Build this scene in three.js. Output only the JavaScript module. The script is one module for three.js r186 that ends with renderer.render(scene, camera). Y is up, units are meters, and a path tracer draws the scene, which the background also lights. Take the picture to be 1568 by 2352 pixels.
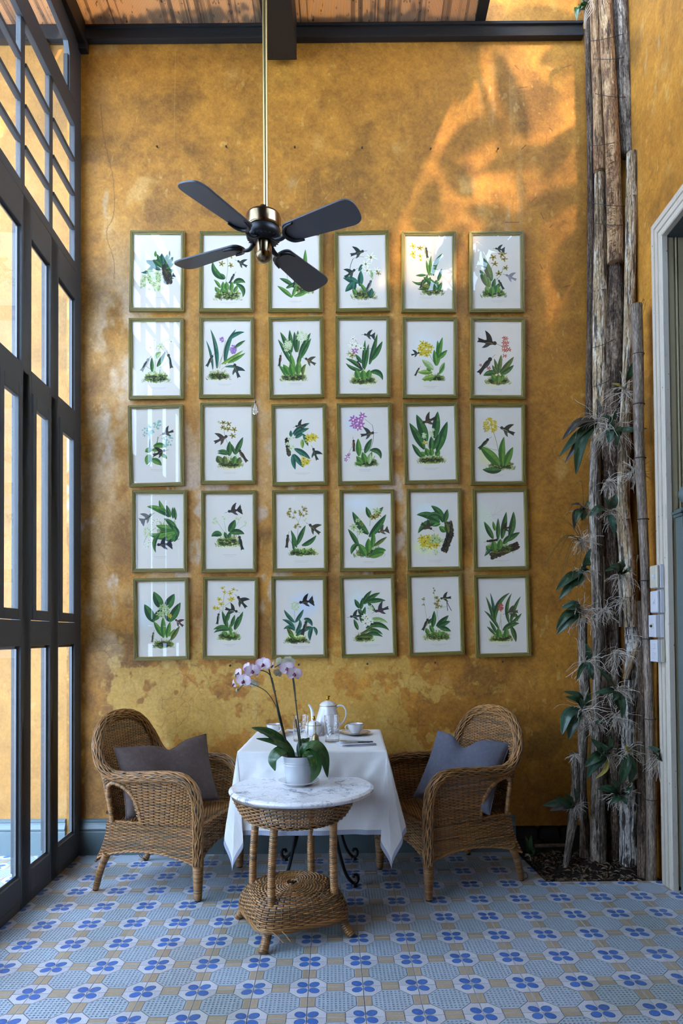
import * as THREE from 'three';
import { RoundedBoxGeometry } from 'three/addons/geometries/RoundedBoxGeometry.js';
import { mergeGeometries, mergeVertices } from 'three/addons/utils/BufferGeometryUtils.js';

// ---------------------------------------------------------------- camera, sky, sun, exposure
const W = 1568, H = 2352, EYE = 1.2875, FOCAL = 1572.7;
const scene = new THREE.Scene();
const camera = new THREE.PerspectiveCamera(2 * Math.atan(H / 2 / FOCAL) * 180 / Math.PI, W / H, 0.05, 120);
camera.position.set(0, EYE, 0);
camera.rotation.set(1.2 * Math.PI / 180, 0, -0.008);
camera.setViewOffset(W, H, -22, -250, W, H);              // shift lens
scene.background = new THREE.Color().setRGB(0.52, 0.71, 1.0);
scene.backgroundIntensity = 13;
const renderer = new THREE.WebGLRenderer({ antialias: true });
renderer.toneMapping = THREE.LinearToneMapping;
renderer.toneMappingExposure = 1.15;
renderer.shadowMap.enabled = true;
const SUN = new THREE.Vector3(0.19, 0.44, 0.88).normalize();   // towards the sun
const sun = new THREE.DirectionalLight(new THREE.Color().setRGB(1.0, 0.68, 0.28), 6.5);
sun.position.copy(SUN).multiplyScalar(20); sun.target.position.set(0, 0, 0);
sun.castShadow = true; sun.shadow.radius = 2.6; sun.shadow.mapSize.set(2048, 2048);
Object.assign(sun.shadow.camera, { left: -8, right: 8, top: 9, bottom: -6, near: 1, far: 45 });
scene.add(sun, sun.target);

// ---------------------------------------------------------------- helpers
const V = (x, y, z) => new THREE.Vector3(x, y, z);
const lerp = (a, b, t) => a + (b - a) * t, clamp = (x, a, b) => Math.min(b, Math.max(a, x));
const smooth = (a, b, x) => { const t = clamp((x - a) / (b - a), 0, 1); return t * t * (3 - 2 * t); };
function rng(seed) { let s = seed >>> 0; return () => { s = (s + 0x6d2b79f5) >>> 0; let t = Math.imul(s ^ (s >>> 15), 1 | s); t = (t + Math.imul(t ^ (t >>> 7), 61 | t)) ^ t; return ((t ^ (t >>> 14)) >>> 0) / 4294967296; }; }
const used = new Map();
function numbered(name) { const n = used.get(name) || 0; used.set(name, n + 1); return n ? `${name}_${String(n).padStart(3, '0')}` : name; }
function shadows(o) { o.castShadow = true; o.receiveShadow = true; return o; }
function mesh(name, geo, mat, parent) {
  const m = shadows(new THREE.Mesh(geo, mat)); m.name = parent ? name : numbered(name);
  (parent || scene).add(m); return m;
}
function thing(name, label, category, pos = [0, 0, 0], turn = 0, group) {
  const o = new THREE.Group(); o.name = numbered(name); scene.add(o);
  o.position.set(...pos); o.rotation.y = turn; o.userData = { label, category };
  if (group) o.userData.group = group;
  return o;
}
function tag(o, label, category, group) { o.userData.label = label; o.userData.category = category; if (group) o.userData.group = group; return o; }
function struct(name, geo, mat, label) { const m = mesh(name, geo, mat); m.userData.kind = 'structure'; if (label) m.userData.label = label; return m; }
function structGroup(name, pos = [0, 0, 0], turn = 0) { const o = new THREE.Group(); o.name = numbered(name); o.position.set(...pos); o.rotation.y = turn; o.userData.kind = 'structure'; scene.add(o); return o; }
// the point seen at pixel (px, py) of the frame, on the plane at depth z (or height y)
const PITCH = 1.2 * Math.PI / 180, ROLL = -0.008;
function ray(px, py) {
  const u2 = (px - 806) / FOCAL, v2 = -(py - 1426) / FOCAL, c = Math.cos(ROLL), s = Math.sin(ROLL);
  const u = c * u2 - s * v2, v = s * u2 + c * v2, cp = Math.cos(PITCH), sp = Math.sin(PITCH);
  return V(u, v * cp + sp, v * sp - cp);
}
function at(px, py, z) { const r = ray(px, py); return r.multiplyScalar(z / r.z).add(V(0, EYE, 0)); }

const geoCache = new Map();
function box(w, h, d, x = 0, y = 0, z = 0, r = 0) {
  const key = [w, h, d, r].map((v) => v.toFixed(5)).join();
  if (!geoCache.has(key)) { const g0 = r > 0 ? new RoundedBoxGeometry(w, h, d, 2, Math.min(r, w / 2.05, h / 2.05, d / 2.05)) : new THREE.BoxGeometry(w, h, d); geoCache.set(key, g0); }
  const g = geoCache.get(key).clone(); g.translate(x, y, z); return g;
}
function spanBox(x0, x1, y0, y1, z0, z1, r = 0) { return box(Math.abs(x1 - x0), Math.abs(y1 - y0), Math.abs(z1 - z0), (x0 + x1) / 2, (y0 + y1) / 2, (z0 + z1) / 2, r); }
function clean(g) { const o = g.index ? g.toNonIndexed() : g; for (const k of Object.keys(o.attributes)) if (!['position', 'normal', 'uv', 'color'].includes(k)) o.deleteAttribute(k); return o; }
function merge(list) {
  const any = list.some((g) => g.attributes.color);
  list = list.map(clean);
  if (any) for (const g of list) if (!g.attributes.color) paint(g, 1, 1, 1);
  for (const g of list) if (!g.attributes.uv) g.setAttribute('uv', new THREE.BufferAttribute(new Float32Array(g.attributes.position.count * 2), 2));
  return mergeGeometries(list);
}
function paint(g, r, gg, b) { const n = g.attributes.position.count, a = new Float32Array(n * 3); for (let i = 0; i < n; i++) { a[3 * i] = r; a[3 * i + 1] = gg; a[3 * i + 2] = b; } g.setAttribute('color', new THREE.BufferAttribute(a, 3)); return g; }
// uv in metres, by the way each face looks
function metreUV(g, su = 1, sv = su, ou = 0, ov = 0) {
  const p = g.attributes.position, n = g.attributes.normal, uv = new Float32Array(p.count * 2);
  for (let i = 0; i < p.count; i++) {
    const ax = Math.abs(n.getX(i)), ay = Math.abs(n.getY(i)), az = Math.abs(n.getZ(i));
    let u, v; if (ay > ax && ay > az) { u = p.getX(i); v = p.getZ(i); } else if (ax > az) { u = p.getZ(i); v = p.getY(i); } else { u = p.getX(i); v = p.getY(i); }
    uv[2 * i] = u * su + ou; uv[2 * i + 1] = v * sv + ov;
  }
  g.setAttribute('uv', new THREE.BufferAttribute(uv, 2)); return g;
}
// tube along a list of points; radius and colour may vary along it
function tube(pts, radius, sides = 6, opt = {}) {
  const n = pts.length, pos = [], nor = [], uv = [], col = [], idx = [];
  const T = pts.map((p, i) => { const a = pts[Math.max(0, i - 1)], b = pts[Math.min(n - 1, i + 1)]; return V(b.x - a.x, b.y - a.y, b.z - a.z).normalize(); });
  let N = Math.abs(T[0].y) < 0.9 ? V(0, 1, 0) : V(1, 0, 0);
  if (opt.up) N = opt.up.clone();
  let len = 0;
  for (let i = 0; i < n; i++) {
    if (i) len += pts[i].distanceTo(pts[i - 1]);
    N.addScaledVector(T[i], -N.dot(T[i])).normalize();
    const B = V().crossVectors(T[i], N);
    const r = typeof radius === 'function' ? radius(i / (n - 1), i, len) : radius;
    const c = opt.color ? opt.color(i / (n - 1), i, len) : null;
    for (let k = 0; k <= sides; k++) {
      if (!opt.uv && k === sides) break;
      const a = k / sides * 2 * Math.PI, rr = opt.bump ? r * opt.bump(i / (n - 1), a, len) : r;
      const ca = Math.cos(a), sa = Math.sin(a) * (opt.flat || 1);
      pos.push(pts[i].x + rr * (ca * N.x + sa * B.x), pts[i].y + rr * (ca * N.y + sa * B.y), pts[i].z + rr * (ca * N.z + sa * B.z));
      uv.push(k / sides * (opt.uScale || 1), len * (opt.vScale || 1) + (opt.vOff || 0));
      if (c) col.push(c[0], c[1], c[2]);
    }
  }
  const S = opt.uv ? sides + 1 : sides;
  for (let i = 0; i < n - 1; i++) for (let k = 0; k < sides; k++) {
    const a = i * S + k, b = i * S + (k + 1) % S, c = a + S, d = b + S;
    idx.push(a, b, c, b, d, c);
  }
  if (opt.caps !== false) for (const e of [0, n - 1]) {
    const ci = pos.length / 3; pos.push(pts[e].x, pts[e].y, pts[e].z); uv.push(0.5, 0.5);
    if (col.length) col.push(...(opt.capColor || [col[e * S * 3], col[e * S * 3 + 1], col[e * S * 3 + 2]]));
    for (let k = 0; k < sides; k++) { const a = e * S + k, b = e * S + (k + 1) % S; e ? idx.push(ci, a, b) : idx.push(ci, b, a); }
  }
  const g = new THREE.BufferGeometry();
  g.setAttribute('position', new THREE.Float32BufferAttribute(pos, 3));
  g.setAttribute('uv', new THREE.Float32BufferAttribute(uv, 2));
  if (col.length) g.setAttribute('color', new THREE.Float32BufferAttribute(col, 3));
  g.setIndex(idx); g.computeVertexNormals(); return g;
}
const curve = (pts, n, closed = false) => new THREE.CatmullRomCurve3(pts.map((p) => (p.isVector3 ? p : V(...p))), closed, 'centripetal').getSpacedPoints(n);
function lathe(profile, seg = 40) { return new THREE.LatheGeometry(profile.map(([r, y]) => new THREE.Vector2(Math.max(r, 1e-5), y)), seg); }
// a grid of points as a surface; thick > 0 gives it a second side
function sheet(nu, nv, f, opt = {}) {
  const pos = [], uv = [], col = [], idx = [];
  for (let j = 0; j <= nv; j++) for (let i = 0; i <= nu; i++) {
    const p = f(i / nu, j / nv); pos.push(p.x, p.y, p.z); uv.push(i / nu * (opt.su || 1), j / nv * (opt.sv || 1));
    if (opt.color) col.push(...opt.color(i / nu, j / nv));
  }
  for (let j = 0; j < nv; j++) for (let i = 0; i < nu; i++) { const a = j * (nu + 1) + i, b = a + 1, c = a + nu + 1, d = c + 1; opt.flip ? idx.push(a, c, b, b, c, d) : idx.push(a, b, c, b, d, c); }
  const make = (P) => { const g = new THREE.BufferGeometry(); g.setAttribute('position', new THREE.Float32BufferAttribute(P, 3)); g.setAttribute('uv', new THREE.Float32BufferAttribute(uv, 2)); if (col.length) g.setAttribute('color', new THREE.Float32BufferAttribute(col, 3)); g.setIndex(idx); g.computeVertexNormals(); return g; };
  const g = make(pos);
  if (!opt.thick) return g;
  const nr = g.attributes.normal, P2 = pos.slice(), out = idx.slice(), n0 = pos.length / 3, P = pos.slice();
  for (let i = 0; i < n0; i++) for (let k = 0; k < 3; k++) P2[3 * i + k] = pos[3 * i + k] - nr.array[3 * i + k] * opt.thick;
  for (let i = 0; i < idx.length; i += 3) out.push(idx[i] + n0, idx[i + 2] + n0, idx[i + 1] + n0);
  const rim = []; for (let i = 0; i <= nu; i++) rim.push(i); for (let j = 1; j <= nv; j++) rim.push(j * (nu + 1) + nu);
  for (let i = nu - 1; i >= 0; i--) rim.push(nv * (nu + 1) + i); for (let j = nv - 1; j > 0; j--) rim.push(j * (nu + 1));
  for (let k = 0; k < rim.length; k++) { const a = rim[k], b = rim[(k + 1) % rim.length]; opt.flip ? out.push(a, b, b + n0, a, b + n0, a + n0) : out.push(a, b + n0, b, a, a + n0, b + n0); }
  P.push(...P2);
  const h = new THREE.BufferGeometry(); h.setAttribute('position', new THREE.Float32BufferAttribute(P, 3)); h.setAttribute('uv', new THREE.Float32BufferAttribute(uv.concat(uv), 2));
  if (col.length) h.setAttribute('color', new THREE.Float32BufferAttribute(col.concat(col), 3));
  h.setIndex(out); h.computeVertexNormals(); return h;
}
// a moulding: profile [[in, out], ...] swept round a w x h rectangle lying in the xy plane, mitred; "in" grows to the centre, "out" towards +z
function mould(w, h, profile) {
  const pos = [], idx = [], uv = [], m = profile.length;
  const corners = [[-1, -1], [1, -1], [1, 1], [-1, 1]];
  for (let s = 0; s < 4; s++) {
    const [a, b] = [corners[s], corners[(s + 1) % 4]], base = pos.length / 3;
    for (let k = 0; k < m - 1; k++) {
      const q = pos.length / 3;
      for (const [p, c] of [[profile[k], a], [profile[k], b], [profile[k + 1], b], [profile[k + 1], a]]) {
        const x = c[0] * (w / 2 - p[0]), y = c[1] * (h / 2 - p[0]); pos.push(x, y, p[1]); uv.push((s % 2 ? y : x) * 1, k / m + s);
      }
      idx.push(q, q + 1, q + 2, q, q + 2, q + 3);
    }
  }
  const g = new THREE.BufferGeometry(); g.setAttribute('position', new THREE.Float32BufferAttribute(pos, 3)); g.setAttribute('uv', new THREE.Float32BufferAttribute(uv, 2)); g.setIndex(idx); g.computeVertexNormals(); return g;
}
// ---------------------------------------------------------------- noise and textures
const hash2 = (x, y, s) => { let h = Math.imul(x | 0, 374761393) + Math.imul(y | 0, 668265263) + Math.imul(s | 0, 2147483647 ^ 0x5bd1e995); h = Math.imul(h ^ (h >>> 13), 1274126177); return ((h ^ (h >>> 16)) >>> 0) / 4294967296; };
function vnoise(x, y, s = 1) {
  const ix = Math.floor(x), iy = Math.floor(y); let fx = x - ix, fy = y - iy; fx = fx * fx * (3 - 2 * fx); fy = fy * fy * (3 - 2 * fy);
  const a = hash2(ix, iy, s), b = hash2(ix + 1, iy, s), c = hash2(ix, iy + 1, s), d = hash2(ix + 1, iy + 1, s);
  return a + (b - a) * fx + (c - a + (a - b - c + d) * fx) * fy;
}
function fbm(x, y, o = 4, s = 1) { let v = 0, a = 0.5, t = 0; for (let i = 0; i < o; i++) { v += a * vnoise(x, y, s + i * 17); t += a; x = x * 2.03 + 11.7; y = y * 2.03 + 5.3; a *= 0.5; } return v / t; }
// distance to the nearest edge between random cells (cracks)
function cracks(x, y, s) {
  const ix = Math.floor(x), iy = Math.floor(y); let d1 = 9, d2 = 9;
  for (let j = -1; j <= 1; j++) for (let i = -1; i <= 1; i++) { const cx = ix + i + hash2(ix + i, iy + j, s), cy = iy + j + hash2(ix + i, iy + j, s + 9); const d = Math.hypot(cx - x, cy - y); if (d < d1) { d2 = d1; d1 = d; } else if (d < d2) d2 = d; }
  return d2 - d1;
}
function dataTex(w, h, f, srgb = true, repeat) {
  const d = new Uint8Array(w * h * 4);
  for (let y = 0; y < h; y++) for (let x = 0; x < w; x++) { const c = f(x / w, y / h, x, y), o = (y * w + x) * 4; for (let k = 0; k < 3; k++) d[o + k] = clamp(typeof c === 'number' ? c : c[k], 0, 255); d[o + 3] = 255; }
  const t = new THREE.DataTexture(d, w, h); t.magFilter = THREE.LinearFilter; t.minFilter = THREE.LinearMipmapLinearFilter; t.generateMipmaps = true;
  t.wrapS = t.wrapT = THREE.RepeatWrapping; if (srgb) t.colorSpace = THREE.SRGBColorSpace; if (repeat) t.repeat.set(...repeat); t.needsUpdate = true; return t;
}
function canvasTex(w, h, draw, srgb = true) {
  const c = document.createElement('canvas'); c.width = w; c.height = h; draw(c.getContext('2d'), w, h);
  const t = new THREE.CanvasTexture(c); t.wrapS = t.wrapT = THREE.RepeatWrapping; if (srgb) t.colorSpace = THREE.SRGBColorSpace; return t;
}
const std = (o) => new THREE.MeshStandardMaterial(o), phys = (o) => new THREE.MeshPhysicalMaterial(o);
const mix3 = (a, b, t) => [lerp(a[0], b[0], t), lerp(a[1], b[1], t), lerp(a[2], b[2], t)];
// ---------------------------------------------------------------- plaster
// colour and relief of old ochre limewash; (u, v) in metres on a wall
function plasterColor(x, y, opt) {
  const big = fbm(x * 1.1 + 3, y * 1.1, 3, 11), mid = fbm(x * 3.3, y * 3.3 + 7, 4, 23), fine = fbm(x * 14, y * 14, 4, 41), grain = vnoise(x * 150, y * 150, 5), haze = fbm(x * 2.2 + 9, y * 2.6, 4, 77);
  let t = (big - 0.5) * 0.9 + (mid - 0.5) * 0.85 + (fine - 0.5) * 0.95 + (fbm(x * 40, y * 40, 3, 47) - 0.5) * 0.5 + 0.5;
  let c = mix3([134, 84, 18], [204, 139, 42], clamp(0.5 + (t - 0.5) * 0.62, 0, 1));
  const pale = smooth(0.60, 0.78, fbm(x * 5.5 + 40, y * 4 + 3, 5, 91)) * smooth(0.45, 0.62, haze);
  c = mix3(c, [200, 152, 84], pale * 0.7);
  const scuff = smooth(0.70, 0.80, fbm(x * 9 + 3, y * 2.4 + 20, 4, 131)) * smooth(0.5, 0.6, fbm(x * 1.3 + 70, y * 1.1, 2, 9));
  c = mix3(c, [188, 166, 146], scuff * 0.5);
  c = mix3(c, [106, 68, 14], smooth(0.60, 0.75, fbm(x * 2.6 + 15, y * 3.1 + 31, 4, 201)) * 0.55);
  if (opt) {
    // ragged remains of a lighter coat low on the wall
    const m = smooth(1.38, 1.05, y) * smooth(0.36, 0.72, y) * smooth(-1.65, -1.3, x) * smooth(1.15, 0.2, x);
    const rag = fbm(x * 5 + 5, y * 5 + 2, 6, 303) * 0.58 + fbm(x * 22, y * 22, 5, 313) * 0.42 + (m - 0.75) * 0.26;
    c = mix3(c, mix3([184, 138, 52], [204, 164, 84], fbm(x * 10, y * 10, 3, 333)), smooth(0.46, 0.53, rag) * smooth(0, 0.35, m) * 0.8);
    // worn whitish lime and painted window sheen near the glazed side, and down the gaps between the prints
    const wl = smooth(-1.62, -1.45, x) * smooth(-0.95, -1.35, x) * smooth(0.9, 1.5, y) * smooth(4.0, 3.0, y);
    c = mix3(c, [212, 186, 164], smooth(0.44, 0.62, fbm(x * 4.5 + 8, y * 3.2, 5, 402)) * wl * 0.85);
    const gap = smooth(1.2, 1.6, y) * smooth(3.9, 2.2, y) * smooth(1.0, 0.3, x);
    c = mix3(c, [204, 160, 108], smooth(0.40, 0.66, fbm(x * 6 + 2, y * 4, 6, 512)) * gap * 0.55);
    c = mix3(c, [196, 172, 158], smooth(0.54, 0.68, fbm(x * 9 + 2, y * 5, 6, 511)) * gap * smooth(2.9, 2.2, y) * 0.75);
    const wr = Math.exp(-(((x - 0.93) / 0.16) ** 2)) * smooth(2.9, 3.6, y) * smooth(4.9, 4.4, y);
    c = mix3(c, [184, 146, 104], smooth(0.5, 0.7, fbm(x * 26, y * 2.2, 4, 611)) * wr * 0.55);
  }
  const crackMask = opt ? Math.max(smooth(1.9, 1.3, y) * smooth(0.3, 0.55, y), 0.8 * smooth(-1.1, -1.4, x) * smooth(2.4, 1.6, y), 0.7 * Math.exp(-(((x - 0.62) / 0.2) ** 2) - (((y - 4.2) / 0.3) ** 2))) : 0.6;
  const wx = x + (fbm(x * 6, y * 6, 3, 700) - 0.5) * 0.16, wy = y + (fbm(x * 6 + 50, y * 6, 3, 710) - 0.5) * 0.16;
  const cr = cracks(wx * 8.5, wy * 8.5, 5), cr2 = cracks(wx * 19 + 3, wy * 19, 8);
  const k = (smooth(0.05, 0.0, cr) * 0.42 * smooth(0.38, 0.6, fbm(x * 4, y * 4, 3, 821)) + smooth(0.07, 0.0, cr2) * 0.22 * smooth(0.5, 0.62, haze)) * crackMask * smooth(0.35, 0.5, fbm(x * 1.7 + 4, y * 1.7, 3, 801));
  c = mix3(c, [104, 68, 26], clamp(k, 0, 0.75));
  const fleck = smooth(0.72, 0.82, fbm(x * 30, y * 18, 3, 951)) * smooth(0.45, 0.6, fbm(x * 2, y * 2, 3, 957)); c = mix3(c, [222, 186, 122], fleck * 0.35);
  const hair = cracks(wx * 30, wy * 30, 12); c = mix3(c, [226, 180, 104], smooth(0.05, 0, hair) * 0.22 * smooth(0.5, 0.62, fbm(x * 1.5 + 9, y * 1.5, 3, 961)));
  const g = (grain - 0.5) * 18 + (fbm(x * 70, y * 70, 2, 971) - 0.5) * 26;
  return [c[0] + g, c[1] + g * 0.8, c[2] + g * 0.5];
}
function scratches(ctx, w, h, n, seed, px) {     // trowel and brush marks
  const r = rng(seed);
  for (let i = 0; i < n; i++) {
    const x = r() * w, y = r() * h, a = r() < 0.7 ? Math.PI / 2 + (r() - 0.5) * 1.2 : r() * 6.3, l = px * (0.02 + r() * r() * 0.16), b = (r() - 0.5) * l * 0.5;
    const light = r() < 0.72;
    ctx.strokeStyle = light ? `rgba(226,184,112,${0.06 + r() * 0.22})` : `rgba(84,52,18,${0.05 + r() * 0.14})`;
    ctx.lineWidth = px * (0.001 + r() * r() * 0.006); ctx.beginPath(); ctx.moveTo(x, y);
    ctx.quadraticCurveTo(x + Math.cos(a) * l / 2 - Math.sin(a) * b, y + Math.sin(a) * l / 2 + Math.cos(a) * b, x + Math.cos(a) * l, y + Math.sin(a) * l); ctx.stroke();
  }
}
function plasterCanvas(w, h, x0, y0, wm, hm, opt, seed) {
  return canvasTex(w, h, (ctx) => {
    const im = new ImageData(w, h), d = im.data;
    for (let j = 0; j < h; j++) for (let i = 0; i < w; i++) { const c = plasterColor(x0 + i / w * wm, y0 + (1 - j / h) * hm, opt), o = (j * w + i) * 4; d[o] = clamp(c[0], 0, 255); d[o + 1] = clamp(c[1], 0, 255); d[o + 2] = clamp(c[2], 0, 255); d[o + 3] = 255; }
    ctx.putImageData(im, 0, 0); ctx.lineCap = 'round'; scratches(ctx, w, h, 2600, seed, h / hm);
    if (opt) {   // one long thin crack by the glazed side, fine vertical lines
      const X = (x) => (x - x0) / wm * w, Y = (y) => (1 - (y - y0) / hm) * h, r = rng(5);
      ctx.strokeStyle = 'rgba(92,56,20,.7)'; ctx.lineWidth = 1.3; ctx.beginPath(); new THREE.CatmullRomCurve3([[231, 240], [234, 280], [238, 312], [249, 362], [260, 412], [262, 480], [257, 506], [246, 526], [247, 552], [256, 580], [263, 612], [262, 640]].map(([a, b]) => V(a, b, 0))).getPoints(90).map((q) => [q.x + (r() - 0.5) * 2.2, q.y]).forEach(([px, py], k) => { const p = at(px, py, BACK); k ? ctx.lineTo(X(p.x), Y(p.y)) : ctx.moveTo(X(p.x), Y(p.y)); }); ctx.stroke();
      ctx.strokeStyle = 'rgba(214,170,100,.35)'; ctx.lineWidth = 1.5; ctx.beginPath(); ctx.moveTo(X(-1.04), Y(4.85)); ctx.lineTo(X(-1.05), Y(4.3)); ctx.stroke();
      for (let k = 0; k < 26; k++) { const xx = 0.95 + r() * 0.42, yy = 3.0 + r() * 1.8, l = 0.02 + r() * 0.07, a = r() * 3; ctx.strokeStyle = `rgba(50,30,14,${0.2 + r() * 0.5})`; ctx.lineWidth = 1 + r(); ctx.beginPath(); ctx.moveTo(X(xx), Y(yy)); ctx.lineTo(X(xx + Math.cos(a) * l), Y(yy + Math.sin(a) * l)); ctx.stroke(); }
    }
  });
}
const BACK = -4.093, RIGHT = 1.62;
const WALL_X0 = -1.75, WALL_W = 3.55, WALL_H = 5.3;
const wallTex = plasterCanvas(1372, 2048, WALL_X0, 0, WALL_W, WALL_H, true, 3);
const wallTex3 = canvasTex(512, 1024, (ctx, w, h) => { const im = new ImageData(w, h), d = im.data; for (let j = 0; j < h; j++) for (let i = 0; i < w; i++) { const c = mix3(plasterColor(90 + i / w * 2.6, (1 - j / h) * 5.2, false), [216, 178, 122], 0.4), o = (j * w + i) * 4; d[o] = c[0]; d[o + 1] = c[1]; d[o + 2] = c[2]; d[o + 3] = 255; } ctx.putImageData(im, 0, 0); scratches(ctx, w, h, 300, 4, 200); });
const wallTex2 = plasterCanvas(1024, 1024, 40, 20, 3.2, 3.2, false, 8);
const plasterBump = dataTex(512, 512, (u, v) => 128 + 120 * (fbm(u * 24, v * 24, 5, 61) - 0.5) + 60 * (vnoise(u * 200, v * 200, 3) - 0.5), false);
plasterBump.repeat.set(2, 3);
const M = {};
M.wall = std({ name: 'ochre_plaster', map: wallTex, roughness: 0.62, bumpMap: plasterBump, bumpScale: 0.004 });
M.wall2 = std({ name: 'ochre_plaster_side', map: wallTex2, roughness: 0.66, bumpMap: plasterBump, bumpScale: 0.004 });
function wallUV(g) { const p = g.attributes.position, uv = new Float32Array(p.count * 2), n = g.attributes.normal; for (let i = 0; i < p.count; i++) { const side = Math.abs(n.getX(i)) > 0.7; uv[2 * i] = ((side ? p.getZ(i) + 4 : p.getX(i)) - WALL_X0) / WALL_W; uv[2 * i + 1] = p.getY(i) / WALL_H; } g.setAttribute('uv', new THREE.BufferAttribute(uv, 2)); return g; }
// back wall; the plaster stops above the planting pit
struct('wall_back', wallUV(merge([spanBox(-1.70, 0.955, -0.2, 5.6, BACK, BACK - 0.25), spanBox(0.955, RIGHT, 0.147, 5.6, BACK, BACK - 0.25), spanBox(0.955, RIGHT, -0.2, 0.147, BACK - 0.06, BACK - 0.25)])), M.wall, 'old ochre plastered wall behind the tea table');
struct('wall_courtyard', metreUV(spanBox(-6.5, -1.70, -0.2, 5.6, BACK, BACK - 0.25), 1 / 2.6, 1 / 5.2), std({ name: 'pale_ochre_plaster', color: 0xd8d0c8, map: wallTex3, roughness: 0.7, bumpMap: plasterBump, bumpScale: 0.004 }), 'ochre wall of the yard outside the glazing');
// right wall with the doorway
const DZ0 = -3.44, DZ1 = -2.2, DTOP = 3.30;
// beyond the doorway its top is a long opening to the greenery outside
struct('wall_right', metreUV(merge([spanBox(RIGHT, 1.95, -0.2, 5.6, BACK - 0.25, DZ0 - 0.03), spanBox(RIGHT, 1.95, DTOP + 0.03, 5.6, DZ0 - 0.03, -3.0), spanBox(RIGHT, 1.95, DTOP + 0.03, 4.0, -3.0, DZ1 + 0.03), spanBox(RIGHT, 1.95, 0, 4.0, DZ1 + 0.03, -0.5), spanBox(RIGHT, 1.95, 0, 5.6, -0.5, 3.2)]), 1 / 3.2, 1 / 3.2, 0.3, 0.2), M.wall2, 'ochre wall on the right with the doorway');
// wall behind the viewer
struct('wall_front', metreUV(spanBox(-1.75, 1.95, 0, 5.6, 3.2, 3.45), 1 / 3.2), M.wall2);
// dim hall behind the doorway
M.hall = std({ name: 'hall_paint', color: 0x8d8a7c, roughness: 0.8 });
struct('wall_hall', merge([spanBox(3.4, 3.5, 0, 3.6, -4.4, -1), spanBox(1.95, 3.5, 0, 3.6, -4.5, -4.4), spanBox(1.95, 3.5, 0, 3.6, -1, -0.9)]), M.hall);
struct('ceiling_hall', spanBox(1.95, 3.5, 3.6, 3.7, -4.5, -0.9), M.hall);
struct('floor_hall', spanBox(RIGHT + 0.05, 3.5, -0.12, -0.004, -4.5, -0.9), std({ name: 'dark_wood_floor', color: 0x3a2c22, roughness: 0.5 }));

// ---------------------------------------------------------------- roof
M.iron = std({ name: 'dark_painted_beam', color: 0x17130f, roughness: 0.55, bumpMap: plasterBump, bumpScale: 0.002 });
M.polycarb = phys({ name: 'ribbed_plastic_sheet', roughness: 0.85, transmission: 0.55, thickness: 0, map: canvasTex(1024, 512, (c) => {
  c.fillStyle = '#d8b080'; c.fillRect(0, 0, 1024, 512); const r = rng(12);
  for (let i = 0; i < 128; i++) { c.fillStyle = 'rgba(80,56,38,.5)'; c.fillRect(i * 8, 0, 2.6, 512); }
  for (let i = 0; i < 26; i++) { c.fillStyle = `rgba(40,28,18,${0.08 + r() * 0.25})`; c.fillRect(Math.floor(r() * 128) * 8, 0, 8 * (1 + Math.floor(r() * 3)), 512); }
  for (let i = 0; i < 420; i++) { c.fillStyle = `rgba(30,20,12,${0.15 + r() * 0.4})`; c.beginPath(); c.ellipse(r() * 1024, r() * 512, 1 + r() * 6, 1 + r() * 3, r() * 3, 0, 7); c.fill(); }
}) });
{
  const b = structGroup('ceiling_beam'); b.userData.label = 'dark beam along the top of the ochre wall';
  mesh('web', spanBox(-1.62, 1.43, 4.905, 4.965, BACK + 0.003, BACK + 0.03), M.iron, b);
  mesh('flange', spanBox(-1.62, 1.43, 4.89, 4.905, BACK + 0.003, BACK + 0.045, 0.003), M.iron, b);
  mesh('flange', spanBox(-1.62, 1.43, 4.965, 4.982, BACK + 0.003, BACK + 0.045, 0.003), M.iron, b);
  mesh('bracket', spanBox(-1.615, -1.565, 4.83, 4.89, BACK + 0.003, BACK + 0.05, 0.004), M.iron, b);
  const b2 = structGroup('ceiling_rafter'); b2.userData.label = 'wide dark rafter that carries the fan rod';
  mesh('rafter', spanBox(-0.474, -0.299, 4.747, 5.0, BACK + 0.047, 3.2, 0.004), M.iron, b2);
  const b3 = structGroup('ceiling_rafter'); b3.userData.label = 'slim dark roof bar at the end of the ribbed sheets';
  mesh('rafter', spanBox(0.775, 0.84, 4.985, 5.05, BACK + 0.003, 3.2, 0.004), M.iron, b3);
  const b4 = structGroup('ceiling_rafter'); b4.userData.label = 'dark rafter over the glazed wall';
  mesh('rafter', spanBox(-1.67, -1.57, 4.86, 5.0, BACK + 0.047, 3.2, 0.004), M.iron, b4);
}
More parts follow.
